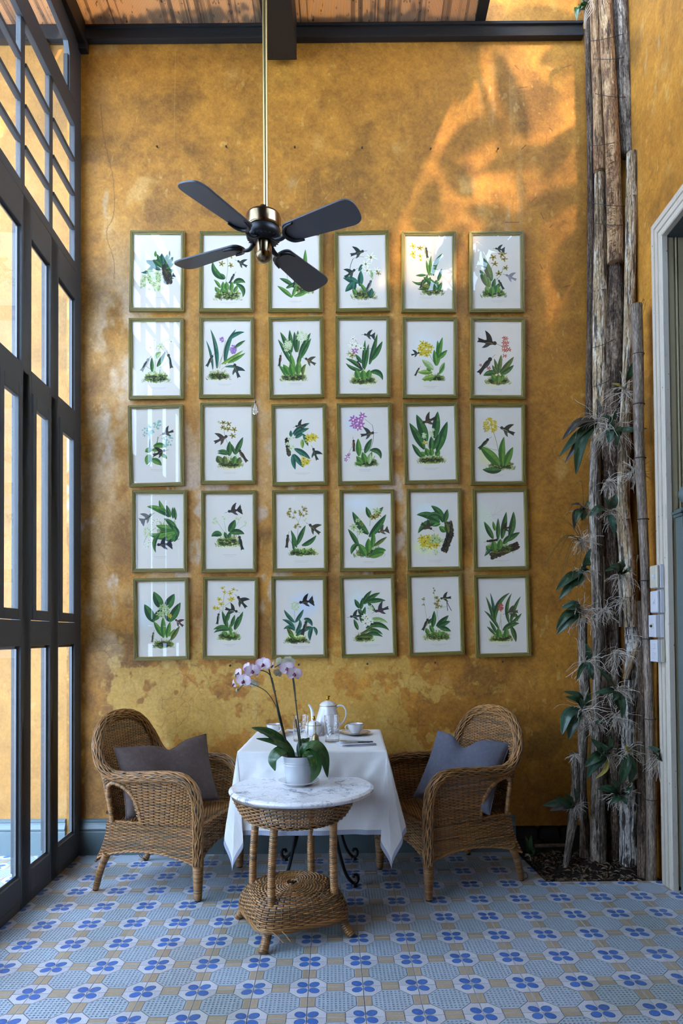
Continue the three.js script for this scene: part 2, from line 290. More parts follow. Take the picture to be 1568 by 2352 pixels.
// ribbed plastic sheets rise gently from the beam; along the right-hand wall the roof is open to the sky
const SLOPE = 0.10, roofY = (z) => 4.986 + SLOPE * (z - BACK);
function roofSheet(x0, x1, z0, z1, label) {
  const g = spanBox(x0, x1, -0.003, 0.003, 0, z1 - z0); const p = g.attributes.position;
  for (let i = 0; i < p.count; i++) p.setXYZ(i, p.getX(i), p.getY(i) + roofY(p.getZ(i) + z0), p.getZ(i) + z0);
  metreUV(g, 1 / 1.12); return struct('ceiling_sheet', g, M.polycarb, label);
}
roofSheet(-1.66, -0.474, BACK + 0.002, -3.2, 'ribbed plastic roof sheet left of the rafter');
roofSheet(-0.299, 0.79, BACK + 0.002, -3.2, 'ribbed plastic roof sheet right of the rafter');
struct('ceiling', merge([spanBox(-1.75, 0.79, 5.03, 5.12, -3.2, 3.4), spanBox(0.79, 1.95, 5.03, 5.12, -0.6, 3.4), spanBox(-0.474, -0.299, 5.0, 5.05, BACK, -3.2)]), std({ name: 'added_dark_slab', color: 0x4a3a2a, roughness: 0.9 }), 'unseen dark ceiling slab added over the room to cut overhead light');  // unseen opaque slab, added to cut the light from above
{ // leaf mould gathered along the lower edge of the sheets, on the outside
  const r = rng(55), L = []; for (let i = 0; i < 420; i++) { const x = -1.6 + r() * 2.38, q = fbm(x * 3.2, 4, 3, 9), z = BACK + 0.045 + Math.pow(r(), 2.2) * 0.10 * smooth(0.3, 0.7, q), s = 0.006 + r() * 0.016; if (x > -0.47 && x < -0.30) continue; const g = new THREE.IcosahedronGeometry(s, 0); g.scale(1 + r(), 0.5, 0.6 + r() * 0.6); g.rotateY(r() * 6); g.translate(x, roofY(z) + 0.004 + s * 0.4, z); L.push(g); }
  const m = struct('roof_debris', merge(L), std({ name: 'leaf_mould', color: 0x1c140c, roughness: 1 })); m.userData.kind = 'stuff'; m.userData.label = 'dark leaf mould lying along the lower edge of the roof sheets';
}
// ---------------------------------------------------------------- glazed wall on the left: s runs from the back corner towards the viewer, y up, +d into the room
const GL = { o: V(-1.639, 0, -4.093), turn: Math.atan2(0.048, 1) };
M.joinery = std({ name: 'slate_blue_grey_paint', color: 0x3d4144, roughness: 0.45, bumpMap: plasterBump, bumpScale: 0.0012 });
M.glass = phys({ name: 'window_glass', color: 0xffffff, roughness: 0.0, transmission: 1, thickness: 0, ior: 1.5 });
const PITCHS = 0.3545, S0 = 0.105;
// local axes of a bay: x along the wall (towards the viewer), y up, z into the room; the group is turned so that local x is world u
function bay(i) {
  const g = structGroup(`window_${i + 1}`, [GL.o.x, 0, GL.o.z], -Math.PI / 2 + GL.turn);
  const s0 = i ? S0 + i * PITCHS + 0.022 : S0, s1 = S0 + (i + 1) * PITCHS - 0.0935;   // clear width
  const a = s0, b = s1;
  const D0 = -0.028;                // outer and inner face of the joinery
  const J = (name, list) => mesh(name, merge(list), M.joinery, g);
  // post on the viewer's side of the bay, moulded
  const PW = 0.1155, m0 = b + 0.057, m1 = b + 0.105, a1 = i ? a - 0.0105 : a;   // a slimmer mullion divides the transom lights
  J('post', [spanBox(b + 0.012, b + PW - 0.012, 0, 3.44, D0, 0.018, 0.004), spanBox(b + 0.032, b + PW - 0.032, 0.16, 3.42, 0.012, 0.034, 0.006), spanBox(b, b + PW, 0, 3.44, D0, 0.0, 0.004)]);
  J('mullion', [spanBox(m0, m1, 3.44, 4.44, -0.018, 0.004, 0.004), spanBox(m0 + 0.014, m1 - 0.014, 3.46, 4.42, 0, 0.014, 0.004)]);
  const rail = (y0, y1, extra = true) => { const L = [spanBox(a, b, y0, y1, D0, -0.002, 0.003)]; if (extra) { const m = (y0 + y1) / 2; L.push(spanBox(a + 0.02, b - 0.02, m - 0.016, m - 0.007, -0.006, 0.006, 0.002), spanBox(a + 0.02, b - 0.02, m + 0.008, m + 0.017, -0.006, 0.006, 0.002)); } J('rail', L); };
  J('plinth', [spanBox(a, b, 0.0, 0.045, D0, 0.03, 0.004)]);
  rail(0.045, 0.155); rail(1.248, 1.372); rail(2.50, 2.612); rail(3.275, 3.44); J('rail', [spanBox(a1, m1, 3.44, 3.495, D0, 0.006, 0.003), spanBox(a1, m1, 4.315, 4.45, D0, 0.004, 0.003)]); J('rail', [spanBox(a1, m1, 4.72, 4.86, D0, 0.0, 0.003)]);
  const bead = (x0, x1, y0, y1) => { const m = mould(x1 - x0, y1 - y0, [[0, -0.004], [0.004, 0.002], [0.010, -0.004], [0.014, -0.012]]); m.translate((x0 + x1) / 2, (y0 + y1) / 2, 0); return m; };
  const pane = (x0, x1, y0, y1, z = -0.013) => { const p = new THREE.PlaneGeometry(x1 - x0, y1 - y0); p.translate((x0 + x1) / 2, (y0 + y1) / 2, z); mesh('pane', p, M.glass, g); };
  // lower fixed light
  J('glazing_bead', [bead(a, b, 0.155, 1.248), bead(a, b, 2.612, 3.275)]);
  pane(a, b, 0.155, 1.248); pane(a, b, 2.612, 3.275); pane(i ? a1 : a + 0.10, m1, 4.45, 4.72);
  // recessed casement sash, set back between the posts
  const z0 = -0.036, z1 = -0.012, w = b - a;
    const sash = mesh('sash', merge([spanBox(a + 0.002, a + 0.046, 1.375, 2.497, z0, z1, 0.004), spanBox(b - 0.046, b - 0.002, 1.375, 2.497, z0, z1, 0.004), spanBox(a + 0.046, b - 0.046, 1.375, 1.425, z0, z1, 0.003), spanBox(a + 0.046, b - 0.046, 2.43, 2.497, z0, z1, 0.003)]), M.joinery, g);
  const sp = new THREE.PlaneGeometry(w - 0.092, 1.005); sp.translate((a + b) / 2, 1.9275, z0 + 0.014); mesh('pane', sp, M.glass, sash);
  if (i) mesh('catch', new THREE.SphereGeometry(0.009, 10, 8).translate(b - 0.045, 1.78, z1 + 0.008), M.iron, sash);
  // transom light of four small panes
  const ys = [3.495, 3.70, 3.905, 4.11, 4.315];
  for (let k = 0; k < 4; k++) pane(a1, m0, ys[k] + (k ? 0.011 : 0), ys[k + 1] - (k < 3 ? 0.011 : 0));
  for (let k = 1; k < 4; k++) J('muntin', [spanBox(a1, m0, ys[k] - 0.011, ys[k] + 0.011, D0 + 0.004, -0.003, 0.002), spanBox(a1, m0, ys[k] - 0.004, ys[k] + 0.004, -0.006, 0.008, 0.002)]);
  // the top light ends in a cut corner beside the wall
  if (i === 0) {
    const sh = new THREE.Shape([[a, 4.45], [a + 0.095, 4.45], [a + 0.095, 4.66], [a + 0.125, 4.72], [a, 4.72]].map(([x, y]) => new THREE.Vector2(x, y))), e = new THREE.ExtrudeGeometry(sh, { depth: 0.028, bevelEnabled: false }); e.translate(0, 0, D0); J('corner_block', [e]);
    J('glazing_bead', [spanBox(a + 0.095, a + 0.107, 4.455, 4.66, -0.02, 0.006, 0.003), spanBox(a + 0.107, a + 0.36, 4.45, 4.458, -0.02, 0.006, 0.003)]);
  }
  return g;
}
for (let i = 0; i < 10; i++) { const g = bay(i); g.userData.label = i ? `tall slate blue glazed bay, number ${i + 1} from the ochre wall` : 'tall slate blue glazed bay next to the ochre wall'; }
{ // end post against the back wall
  const g = structGroup('trim_1', [GL.o.x, 0, GL.o.z], -Math.PI / 2 + GL.turn); g.userData.label = 'dark end post of the glazing against the ochre wall';
  mesh('post', merge([spanBox(-0.0, 0.105, 0, 4.86, -0.024, 0.0, 0.004), spanBox(0.012, 0.093, 0.16, 4.84, -0.002, 0.014, 0.005)]), M.joinery, g);
  mesh('plinth', spanBox(0.002, 0.105, 0, 0.045, -0.022, 0.03, 0.004), M.joinery, g);
}
// plain wall beyond the glazing, towards and behind the viewer; the roof beam goes on outside, with a strip of sheet over it
struct('wall_left', metreUV(spanBox(-1.75, -1.40, 0, 5.6, -0.45, 3.3), 1 / 3.2), M.wall2);
{
  const b = structGroup('yard_beam'); b.userData.label = 'dark roof beam going on outside the glazing';
  mesh('web', spanBox(-6.4, -1.70, 4.89, 4.98, BACK + 0.003, BACK + 0.05, 0.003), M.iron, b);
  mesh('bracket', spanBox(-1.86, -1.80, 4.79, 4.89, BACK + 0.003, BACK + 0.055, 0.004), M.iron, b);
  const s = spanBox(-4.2, -1.70, 4.985, 4.991, BACK, BACK + 1.0); struct('yard_roof', metreUV(s, 1 / 1.12), M.polycarb, 'strip of ribbed plastic roof over the yard');
}
// ---------------------------------------------------------------- cement tile floor
const TILE = 0.2, TROT = 0.0298, TX = -1.1664, TZ = 2.5026;
const tileTex = (bump) => canvasTex(512, 512, (c) => {
  const S = 512, r = rng(77), u = (t) => t * S;
  const poly = (pts) => { c.beginPath(); pts.forEach(([x, y], i) => (i ? c.lineTo(u(x), u(y)) : c.moveTo(u(x), u(y)))); c.closePath(); };
  const fill = (col) => { c.fillStyle = col; c.fill(); };
  c.fillStyle = bump ? '#b4b4b4' : '#c3c6cc'; c.fillRect(0, 0, S, S);
  const sym = (f) => { for (let k = 0; k < 4; k++) { c.save(); c.translate(S / 2, S / 2); c.rotate(k * Math.PI / 2); c.translate(-S / 2, -S / 2); f(k); c.restore(); } };
  // ochre half bars along the edges
  sym(() => { poly([[0.345, 0.012], [0.655, 0.012], [0.655, 0.125], [0.345, 0.125]]); fill(bump ? '#b8b8b8' : '#a8977f'); });
  // octagon
  const o = 0.138, q = 0.362, oct = [[q, o], [1 - q, o], [1 - o, q], [1 - o, 1 - q], [1 - q, 1 - o], [q, 1 - o], [o, 1 - q], [o, q]];
  poly(oct); fill(bump ? '#c0c0c0' : '#a6b4c2');
  c.lineJoin = 'round'; c.strokeStyle = bump ? '#303030' : 'rgba(66,68,80,.85)'; c.lineWidth = bump ? 8 : 5; poly(oct); c.stroke();
  sym(() => { c.beginPath(); c.moveTo(u(0.34), u(0)); c.lineTo(u(0.34), u(o)); c.stroke(); c.beginPath(); c.moveTo(u(0.66), u(0)); c.lineTo(u(0.66), u(o)); c.stroke(); });
  // waffle of small pits
  const n = 9, st = 0.072;
  for (let j = 0; j < n; j++) for (let i = 0; i < n; i++) {
    const x = 0.5 + (i - 4) * st, y = 0.5 + (j - 4) * st; if (Math.abs(x - 0.5) + Math.abs(y - 0.5) > 0.435) continue;
    if (bump) continue; c.fillStyle = `rgba(${84 + r() * 30},${98 + r() * 26},${112 + r() * 20},.22)`; c.fillRect(u(x - 0.019), u(y - 0.019), u(0.038), u(0.038));
  }
  // quarter clovers
  sym((k) => {
    if (!bump) { poly([[0, 0], [0.33, 0], [0.33, 0.145], [0.145, 0.33], [0, 0.33]]); fill(k % 2 ? '#c6c8d0' : '#bcbec8'); }
    c.beginPath(); c.ellipse(u(0.108), u(0.108), u(0.100), u(0.083), Math.PI / 4, 0, 7); c.strokeStyle = bump ? '#3a3a3a' : 'rgba(70,78,112,.85)'; c.lineWidth = bump ? 7 : 4; c.stroke();
    fill(bump ? '#c8c8c8' : ['#3f6ab4', '#426eb8', '#3b64ac', '#466db0'][k]);
  });
  // wear
  for (let i = 0; i < 1500; i++) { const v = r(); c.fillStyle = bump ? `rgba(${v > 0.5 ? 255 : 0},${v > 0.5 ? 255 : 0},${v > 0.5 ? 255 : 0},${r() * 0.10})` : v > 0.6 ? `rgba(238,238,240,${r() * 0.14})` : `rgba(96,84,64,${r() * 0.13})`; c.beginPath(); c.ellipse(r() * S, r() * S, 1 + r() * r() * 16, 1 + r() * 6, r() * 3, 0, 7); c.fill(); }
}, !bump);
const tMap = tileTex(false), tBump = tileTex(true);
M.tiles = [0xffffff, 0xf2f4f2, 0xe9eae2, 0xf8f2ec, 0xdfe6e4].map((color) => std({ name: 'cement_tile', color, map: tMap, bumpMap: tBump, bumpScale: 0.0036, roughness: 0.38 }));
M.grout = std({ name: 'grout', color: 0x54504c, roughness: 0.9 });
const tileToWorld = (i, j) => { const c = Math.cos(TROT), s = Math.sin(TROT); return [TX + c * i * TILE - s * j * TILE, -(TZ + s * i * TILE + c * j * TILE)]; };
const PIT = [[1.003, -3.582], [0.955, -4.2], [1.62, -4.2], [1.62, -3.60]];
// clip a polygon to the left of the line a -> b
function clipTo(poly, a, b) {
  const out = [], side = (p) => (b[0] - a[0]) * (p[1] - a[1]) - (b[1] - a[1]) * (p[0] - a[0]);
  for (let i = 0; i < poly.length; i++) { const p = poly[i], q = poly[(i + 1) % poly.length], sp = side(p), sq = side(q); if (sp >= 0) out.push(p); if ((sp >= 0) !== (sq >= 0)) { const t = sp / (sp - sq); out.push([lerp(p[0], q[0], t), lerp(p[1], q[1], t)]); } }
  return out;
}
function tilePiece(poly) {      // poly in tile units, 0..1 x 0..1; returns a chamfered slab, top at y = 0
  const sh = new THREE.Shape(poly.map(([x, y]) => new THREE.Vector2(x * TILE, y * TILE)));
  const g = new THREE.ExtrudeGeometry(sh, { depth: 0.010, bevelEnabled: true, bevelThickness: 0.0015, bevelSize: 0.0013, bevelOffset: -0.0023, bevelSegments: 1 });
  g.translate(0, 0, -0.0115); const p = g.attributes.position, uv = new Float32Array(p.count * 2);
  for (let i = 0; i < p.count; i++) { uv[2 * i] = p.getX(i) / TILE; uv[2 * i + 1] = p.getY(i) / TILE; }
  g.setAttribute('uv', new THREE.BufferAttribute(uv, 2)); g.rotateX(-Math.PI / 2); return g;
}
function waffleTile() {      // a whole tile with the small square pits of its octagon sunk into it
  const sh = new THREE.Shape([[0, 0], [TILE, 0], [TILE, TILE], [0, TILE]].map(([x, y]) => new THREE.Vector2(x, y))), n = 9, st = 0.072, e = 0.0185;
  for (let j = 0; j < n; j++) for (let i = 0; i < n; i++) { const x = 0.5 + (i - 4) * st, y = 0.5 + (j - 4) * st; if (Math.abs(x - 0.5) + Math.abs(y - 0.5) > 0.435) continue; sh.holes.push(new THREE.Path([[x - e, y - e], [x - e, y + e], [x + e, y + e], [x + e, y - e]].map(([a, b]) => new THREE.Vector2(a * TILE, b * TILE)))); }
  const g = new THREE.ExtrudeGeometry(sh, { depth: 0.0022, bevelEnabled: false }); g.translate(0, 0, -0.0022); g.deleteAttribute('uv');
  const base = tilePiece([[0, 0], [1, 0], [1, 1], [0, 1]]); base.rotateX(Math.PI / 2); base.deleteAttribute('uv'); { const p = base.attributes.position; for (let i = 0; i < p.count; i++) p.setZ(i, Math.min(p.getZ(i), -0.0023)); }
  const E = 0.0013; { const p = g.attributes.position; for (let i = 0; i < p.count; i++) { const x = p.getX(i), y = p.getY(i); p.setX(i, clamp(x, E, TILE - E)); p.setY(i, clamp(y, E, TILE - E)); } }
  const m = mergeGeometries([clean(g), clean(base)]); m.computeVertexNormals(); const p = m.attributes.position, uv = new Float32Array(p.count * 2); for (let i = 0; i < p.count; i++) { uv[2 * i] = p.getX(i) / TILE; uv[2 * i + 1] = p.getY(i) / TILE; } m.setAttribute('uv', new THREE.BufferAttribute(uv, 2)); m.rotateX(-Math.PI / 2); return m;
}
const floor = structGroup('floor'); floor.userData.label = 'floor of patterned blue and white cement tiles';
{
  mesh('screed', merge([spanBox(-6.5, 0.955, -0.16, -0.0125, BACK, 3.4), spanBox(0.955, RIGHT + 0.06, -0.16, -0.0125, -3.585, 3.4)]), M.grout, floor);
  const whole = waffleTile(), r = rng(31);
  const wallA = [-6.5, BACK + 0.002], wallB = [RIGHT + 0.02, BACK + 0.002];
  const inPit = (x, z) => z < -3.584 && x > lerp(1.003, 0.955, (-3.582 - z) / 0.618);
  let far = [];
  for (let j = -4; j <= 8; j++) for (let i = -8; i <= 14; i++) {
    const [x0, z0] = tileToWorld(i, j), cs = [[0, 0], [1, 0], [1, 1], [0, 1]], c = Math.cos(TROT), s = Math.sin(TROT);
    const toT = (x, z) => { const dx = (x - TX) / TILE, dz = -(z + TZ) / TILE; return [c * dx + s * dz - i, -s * dx + c * dz - j]; };
    const wc = cs.map(([a, b]) => tileToWorld(i + a, j + b));
    if (wc.every(([x]) => x < -2.6) || wc.every(([x]) => x > RIGHT + 0.05)) continue;
    if (j < 0 && (wc.every(([x]) => x < -1.75))) continue;
    let pieces = [cs];
    const cutBy = (a, b) => { pieces = pieces.map((p) => clipTo(p, toT(...a), toT(...b))).filter((p) => p.length > 2); };
    cutBy([9, BACK + 0.006], [-9, BACK + 0.006]); pieces = pieces.map((p) => p);
    if (wc.some(([, z]) => z < BACK + 0.006) && !pieces.length) continue;
    if (wc.some(([x]) => x > RIGHT + 0.05)) cutBy([RIGHT + 0.05, 9], [RIGHT + 0.05, -9]);
    if (wc.some(([x, z]) => inPit(x, z)) ) {
      // what lies outside the pit: in front of its front edge, or left of its left edge
      const A = [], fr = [[1.003, -3.584], [1.66, -3.584]], le = [[0.955, -4.2], [1.003, -3.584]];
      for (const p of pieces) { const front = clipTo(p, toT(...fr[1]), toT(...fr[0])); if (front.length > 2) A.push(front); const back = clipTo(p, toT(...fr[0]), toT(...fr[1])); if (back.length > 2) { const left = clipTo(back, toT(...le[1]), toT(...le[0])); if (left.length > 2) A.push(left); } }
      pieces = A;
    }
    for (const p of pieces) {
      const area = Math.abs(p.reduce((t, q, k) => { const n = p[(k + 1) % p.length]; return t + q[0] * n[1] - n[0] * q[1]; }, 0)) / 2; if (area < 0.01) continue;
      const m = mesh('tile', area > 0.999 ? whole : tilePiece(p), M.tiles[Math.min(4, Math.floor(r() * r() * 5.5))], floor);
      m.position.set(x0, (r() - 0.5) * 0.0008, z0); m.rotation.y = TROT;
    }
  }
  // tiles behind the viewer, joined
  const slab = spanBox(-6.4, RIGHT + 0.05, -0.012, 0, -2.08, 3.4); const sp = slab.attributes.position, suv = new Float32Array(sp.count * 2), cc = Math.cos(TROT), ss = Math.sin(TROT);
  for (let k = 0; k < sp.count; k++) { const dx = (sp.getX(k) - TX) / TILE, dz = -(sp.getZ(k) + TZ) / TILE; suv[2 * k] = cc * dx + ss * dz; suv[2 * k + 1] = -ss * dx + cc * dz; }
  slab.setAttribute('uv', new THREE.BufferAttribute(suv, 2)); slab.translate(0, -0.0007, 0); const st = mesh('tile_paving', slab, M.tiles[0], floor); st.userData.kind = 'stuff';
}
// blue baseboard of glazed tiles with a moulded top
M.base = std({ name: 'blue_grey_paint', color: 0x586668, roughness: 0.35, bumpMap: plasterBump, bumpScale: 0.001 });
function baseboard(name, x0, x1, label, endReturn) {
  const g = structGroup(name); g.userData.label = label;
  const prof = [[0, 0], [0.022, 0], [0.022, 0.135], [0.019, 0.139], [0.019, 0.143], [0.026, 0.148], [0.028, 0.156], [0.022, 0.166], [0.017, 0.178], [0.015, 0.190], [0.018, 0.196], [0.018, 0.207], [0, 0.212]];
  const pieces = Math.round((x1 - x0) / 0.42);
  for (let k = 0; k < pieces; k++) {
    const a = lerp(x0, x1, k / pieces) + 0.0012, b = lerp(x0, x1, (k + 1) / pieces) - 0.0012;
    const sh = new THREE.Shape(prof.map(([d, y]) => new THREE.Vector2(d, y))); const e = new THREE.ExtrudeGeometry(sh, { depth: b - a, bevelEnabled: false });
    const p = e.attributes.position, n = e.attributes.normal; for (let i = 0; i < p.count; i++) { const d = p.getX(i), y = p.getY(i), z = p.getZ(i); p.setXYZ(i, a + z, y, BACK + d); }
    e.index ? 0 : 0; e.computeVertexNormals(); const flat = e; mesh('baseboard_tile', metreUV(flat, 2), M.base, g);
  }
}
baseboard('baseboard_back', -1.62, 0.965, 'blue grey moulded baseboard along the ochre wall');
baseboard('baseboard_courtyard', -4.6, -1.70, 'blue grey moulded baseboard outside the glazing');
// ---------------------------------------------------------------- doorway on the right: white casing, panelled jamb, gate post
M.white = std({ name: 'old_white_paint', color: 0xd0c6b6, roughness: 0.5, map: canvasTex(256, 1024, (c, w, h) => { c.fillStyle = '#f4f2ee'; c.fillRect(0, 0, w, h); const r = rng(9); for (let i = 0; i < 500; i++) { c.fillStyle = `rgba(${90 + r() * 60},${80 + r() * 50},${60 + r() * 40},${r() * 0.25})`; c.fillRect(r() * w, r() * h, 1 + r() * 2, 2 + r() * r() * 60); } for (let i = 0; i < 60; i++) { c.fillStyle = 'rgba(30,26,20,.7)'; c.beginPath(); c.arc(r() * w, r() * h, 0.6 + r() * 1.4, 0, 7); c.fill(); } }) });
M.jamb = std({ name: 'khaki_panel_paint', color: 0xa89c7c, roughness: 0.5, map: M.white.map });
{
  const g = structGroup('trim_2'); g.userData.label = 'moulded white casing round the doorway';
  // casing profile across its width: the outer edge is at u = 0
  const prof = [[0, 0], [0, 0.030], [0.004, 0.034], [0.033, 0.034], [0.0335, 0.022], [0.0355, 0.022], [0.036, 0.034], [0.0385, 0.034], [0.039, 0.022], [0.041, 0.022], [0.0415, 0.033], [0.072, 0.033], [0.0725, 0.022], [0.0745, 0.022], [0.075, 0.033], [0.0775, 0.033], [0.078, 0.022], [0.080, 0.022], [0.0805, 0.032], [0.108, 0.031], [0.112, 0.026], [0.112, 0]];
  const OUT = -3.548, IN = OUT + 0.112, TOP = 3.415, END = -2.0;
  const strip = (name, len, place) => { const sh = new THREE.Shape(prof.map(([u, d]) => new THREE.Vector2(u, d))); const e = new THREE.ExtrudeGeometry(sh, { depth: len, bevelEnabled: false }); const p = e.attributes.position; for (let i = 0; i < p.count; i++) { const q = place(p.getX(i), p.getY(i), p.getZ(i) / len); p.setXYZ(i, q[0], q[1], q[2]); } e.computeVertexNormals(); return mesh(name, metreUV(e, 2, 0.5), M.white, g); };
  strip('casing_side', 1, (u, d, t) => [RIGHT - d, t * (TOP - u) + 0.002, OUT + u]);
  strip('casing_head', 1, (u, d, t) => [RIGHT - d, TOP - u, lerp(OUT + u, END - u, t)]);
  strip('casing_side', 1, (u, d, t) => [RIGHT - d, t * (TOP - u) + 0.002, END - u]);
  const jam = structGroup('door_frame'); jam.userData.label = 'khaki panelled jamb inside the doorway';
  const jz = DZ0 - 0.03, L = [];
  mesh('jamb_board', merge([spanBox(RIGHT + 0.002, 1.655, 0.02, DTOP, jz, jz + 0.028, 0.003), spanBox(1.655, 1.664, 0.02, DTOP, jz, jz + 0.020), spanBox(1.664, 1.672, 0.02, DTOP, jz, jz + 0.030, 0.003), spanBox(1.672, 1.678, 0.02, DTOP, jz, jz + 0.020), spanBox(1.678, 1.95, 0.02, DTOP, jz, jz + 0.026, 0.003)]), M.jamb, jam);
  mesh('head_board', merge([spanBox(RIGHT + 0.002, 1.78, DTOP, DTOP + 0.028, jz, DZ1 + 0.03, 0.003), spanBox(1.79, 1.95, DTOP, DTOP + 0.028, jz, DZ1 + 0.03, 0.003)]), M.joinery, jam);
  mesh('threshold', spanBox(RIGHT + 0.052, 1.95, -0.16, -0.002, jz, DZ1), M.grout, jam);
  // post of a low gate folded back inside the doorway
  M.gate = std({ name: 'grey_green_paint', color: 0x5a6664, roughness: 0.5, bumpMap: plasterBump, bumpScale: 0.0012 });
  const t = thing('gate_post', 'grey green wooden post with moulded cap and ball finial standing in the doorway', 'post', [1.668, 0, -3.372]);
  mesh('shaft', merge([box(0.092, 1.86, 0.07, 0, 0.93, 0, 0.004), box(0.10, 0.12, 0.078, 0, 0.062, 0, 0.004)]), M.gate, t);
  mesh('cap', merge([box(0.108, 0.016, 0.086, 0, 1.866, 0, 0.004), box(0.122, 0.014, 0.10, 0, 1.881, 0, 0.005), box(0.10, 0.012, 0.08, 0, 1.893, 0, 0.004)]), M.gate, t);
  mesh('finial', lathe([[0.03, 0], [0.03, 0.008], [0.018, 0.014], [0.015, 0.022], [0.02, 0.03], [0.034, 0.045], [0.042, 0.066], [0.042, 0.085], [0.034, 0.104], [0.02, 0.118], [0.008, 0.124], [0, 0.125]], 24).translate(0, 1.897, 0), M.gate, t);
}
// four surface switch boxes, one above the other
{
  M.plastic = std({ name: 'white_plastic', color: 0xc4c4c8, roughness: 0.35 }); M.cream = std({ name: 'aged_plastic', color: 0xc0b8a4, roughness: 0.35 }); M.plug = std({ name: 'dark_slot', color: 0x2a2622, roughness: 0.6 });
  const spec = [['cream', 1.512, 1.636, 'yellowed white wall box with one small square key, topmost of four', 1], ['plastic', 1.386, 1.506, 'white wall box with one small square key, second from top', 1], ['plastic', 1.262, 1.382, 'white wall box with a brown worn knob, third from top', 2], ['plastic', 1.136, 1.256, 'white double switch box, lowest of four beside the door casing', 3]];
  spec.forEach(([m, y0, y1, label, kind], k) => {
    const x = RIGHT - 0.034, dx = [0, 0, -0.006, -0.002][k], z = [-3.502, -3.502, -3.508, -3.505][k];
    const t = thing('switch_box', label + (k === 0 ? ' on the casing' : k === 3 ? '' : ' on the casing'), 'switch', [x, (y0 + y1) / 2, z], 0, 'electrical boxes on the door casing');
    const h = y1 - y0 - 0.003;
    mesh('back_box', box(0.02, h, 0.084, -0.0105, 0, 0, 0.003), k === 3 ? M.cream : M.plastic, t);
    mesh('face_plate', box(0.018 - dx, h - 0.004, 0.082, -0.0298 + dx / 2, 0, -0.001, k < 2 ? 0.008 : 0.003), M[m], t);
    const fx = -0.0388 + dx;
    if (kind === 1) mesh('key', merge([box(0.003, 0.024, 0.022, fx - 0.001, 0, 0.006, 0.001), paint(box(0.003, 0.006, 0.005, fx - 0.003, -0.003, 0.007), 0.1, 0.1, 0.1)]), M.plastic, t);
    if (kind === 2) { mesh('key', box(0.003, 0.026, 0.026, fx - 0.001, 0, 0, 0.001), M.cream, t); const kb = mesh('knob', lathe([[0.006, 0], [0.007, 0.006], [0.004, 0.010], [0, 0.011]], 12).rotateZ(Math.PI / 2).translate(fx - 0.002, 0, 0), M.plug, t); }
    if (kind === 3) for (const dy of [0.024, -0.024]) mesh('rocker', box(0.004, 0.026, 0.03, fx - 0.001, dy, 0.004, 0.0015), M.plastic, t);
  });
}
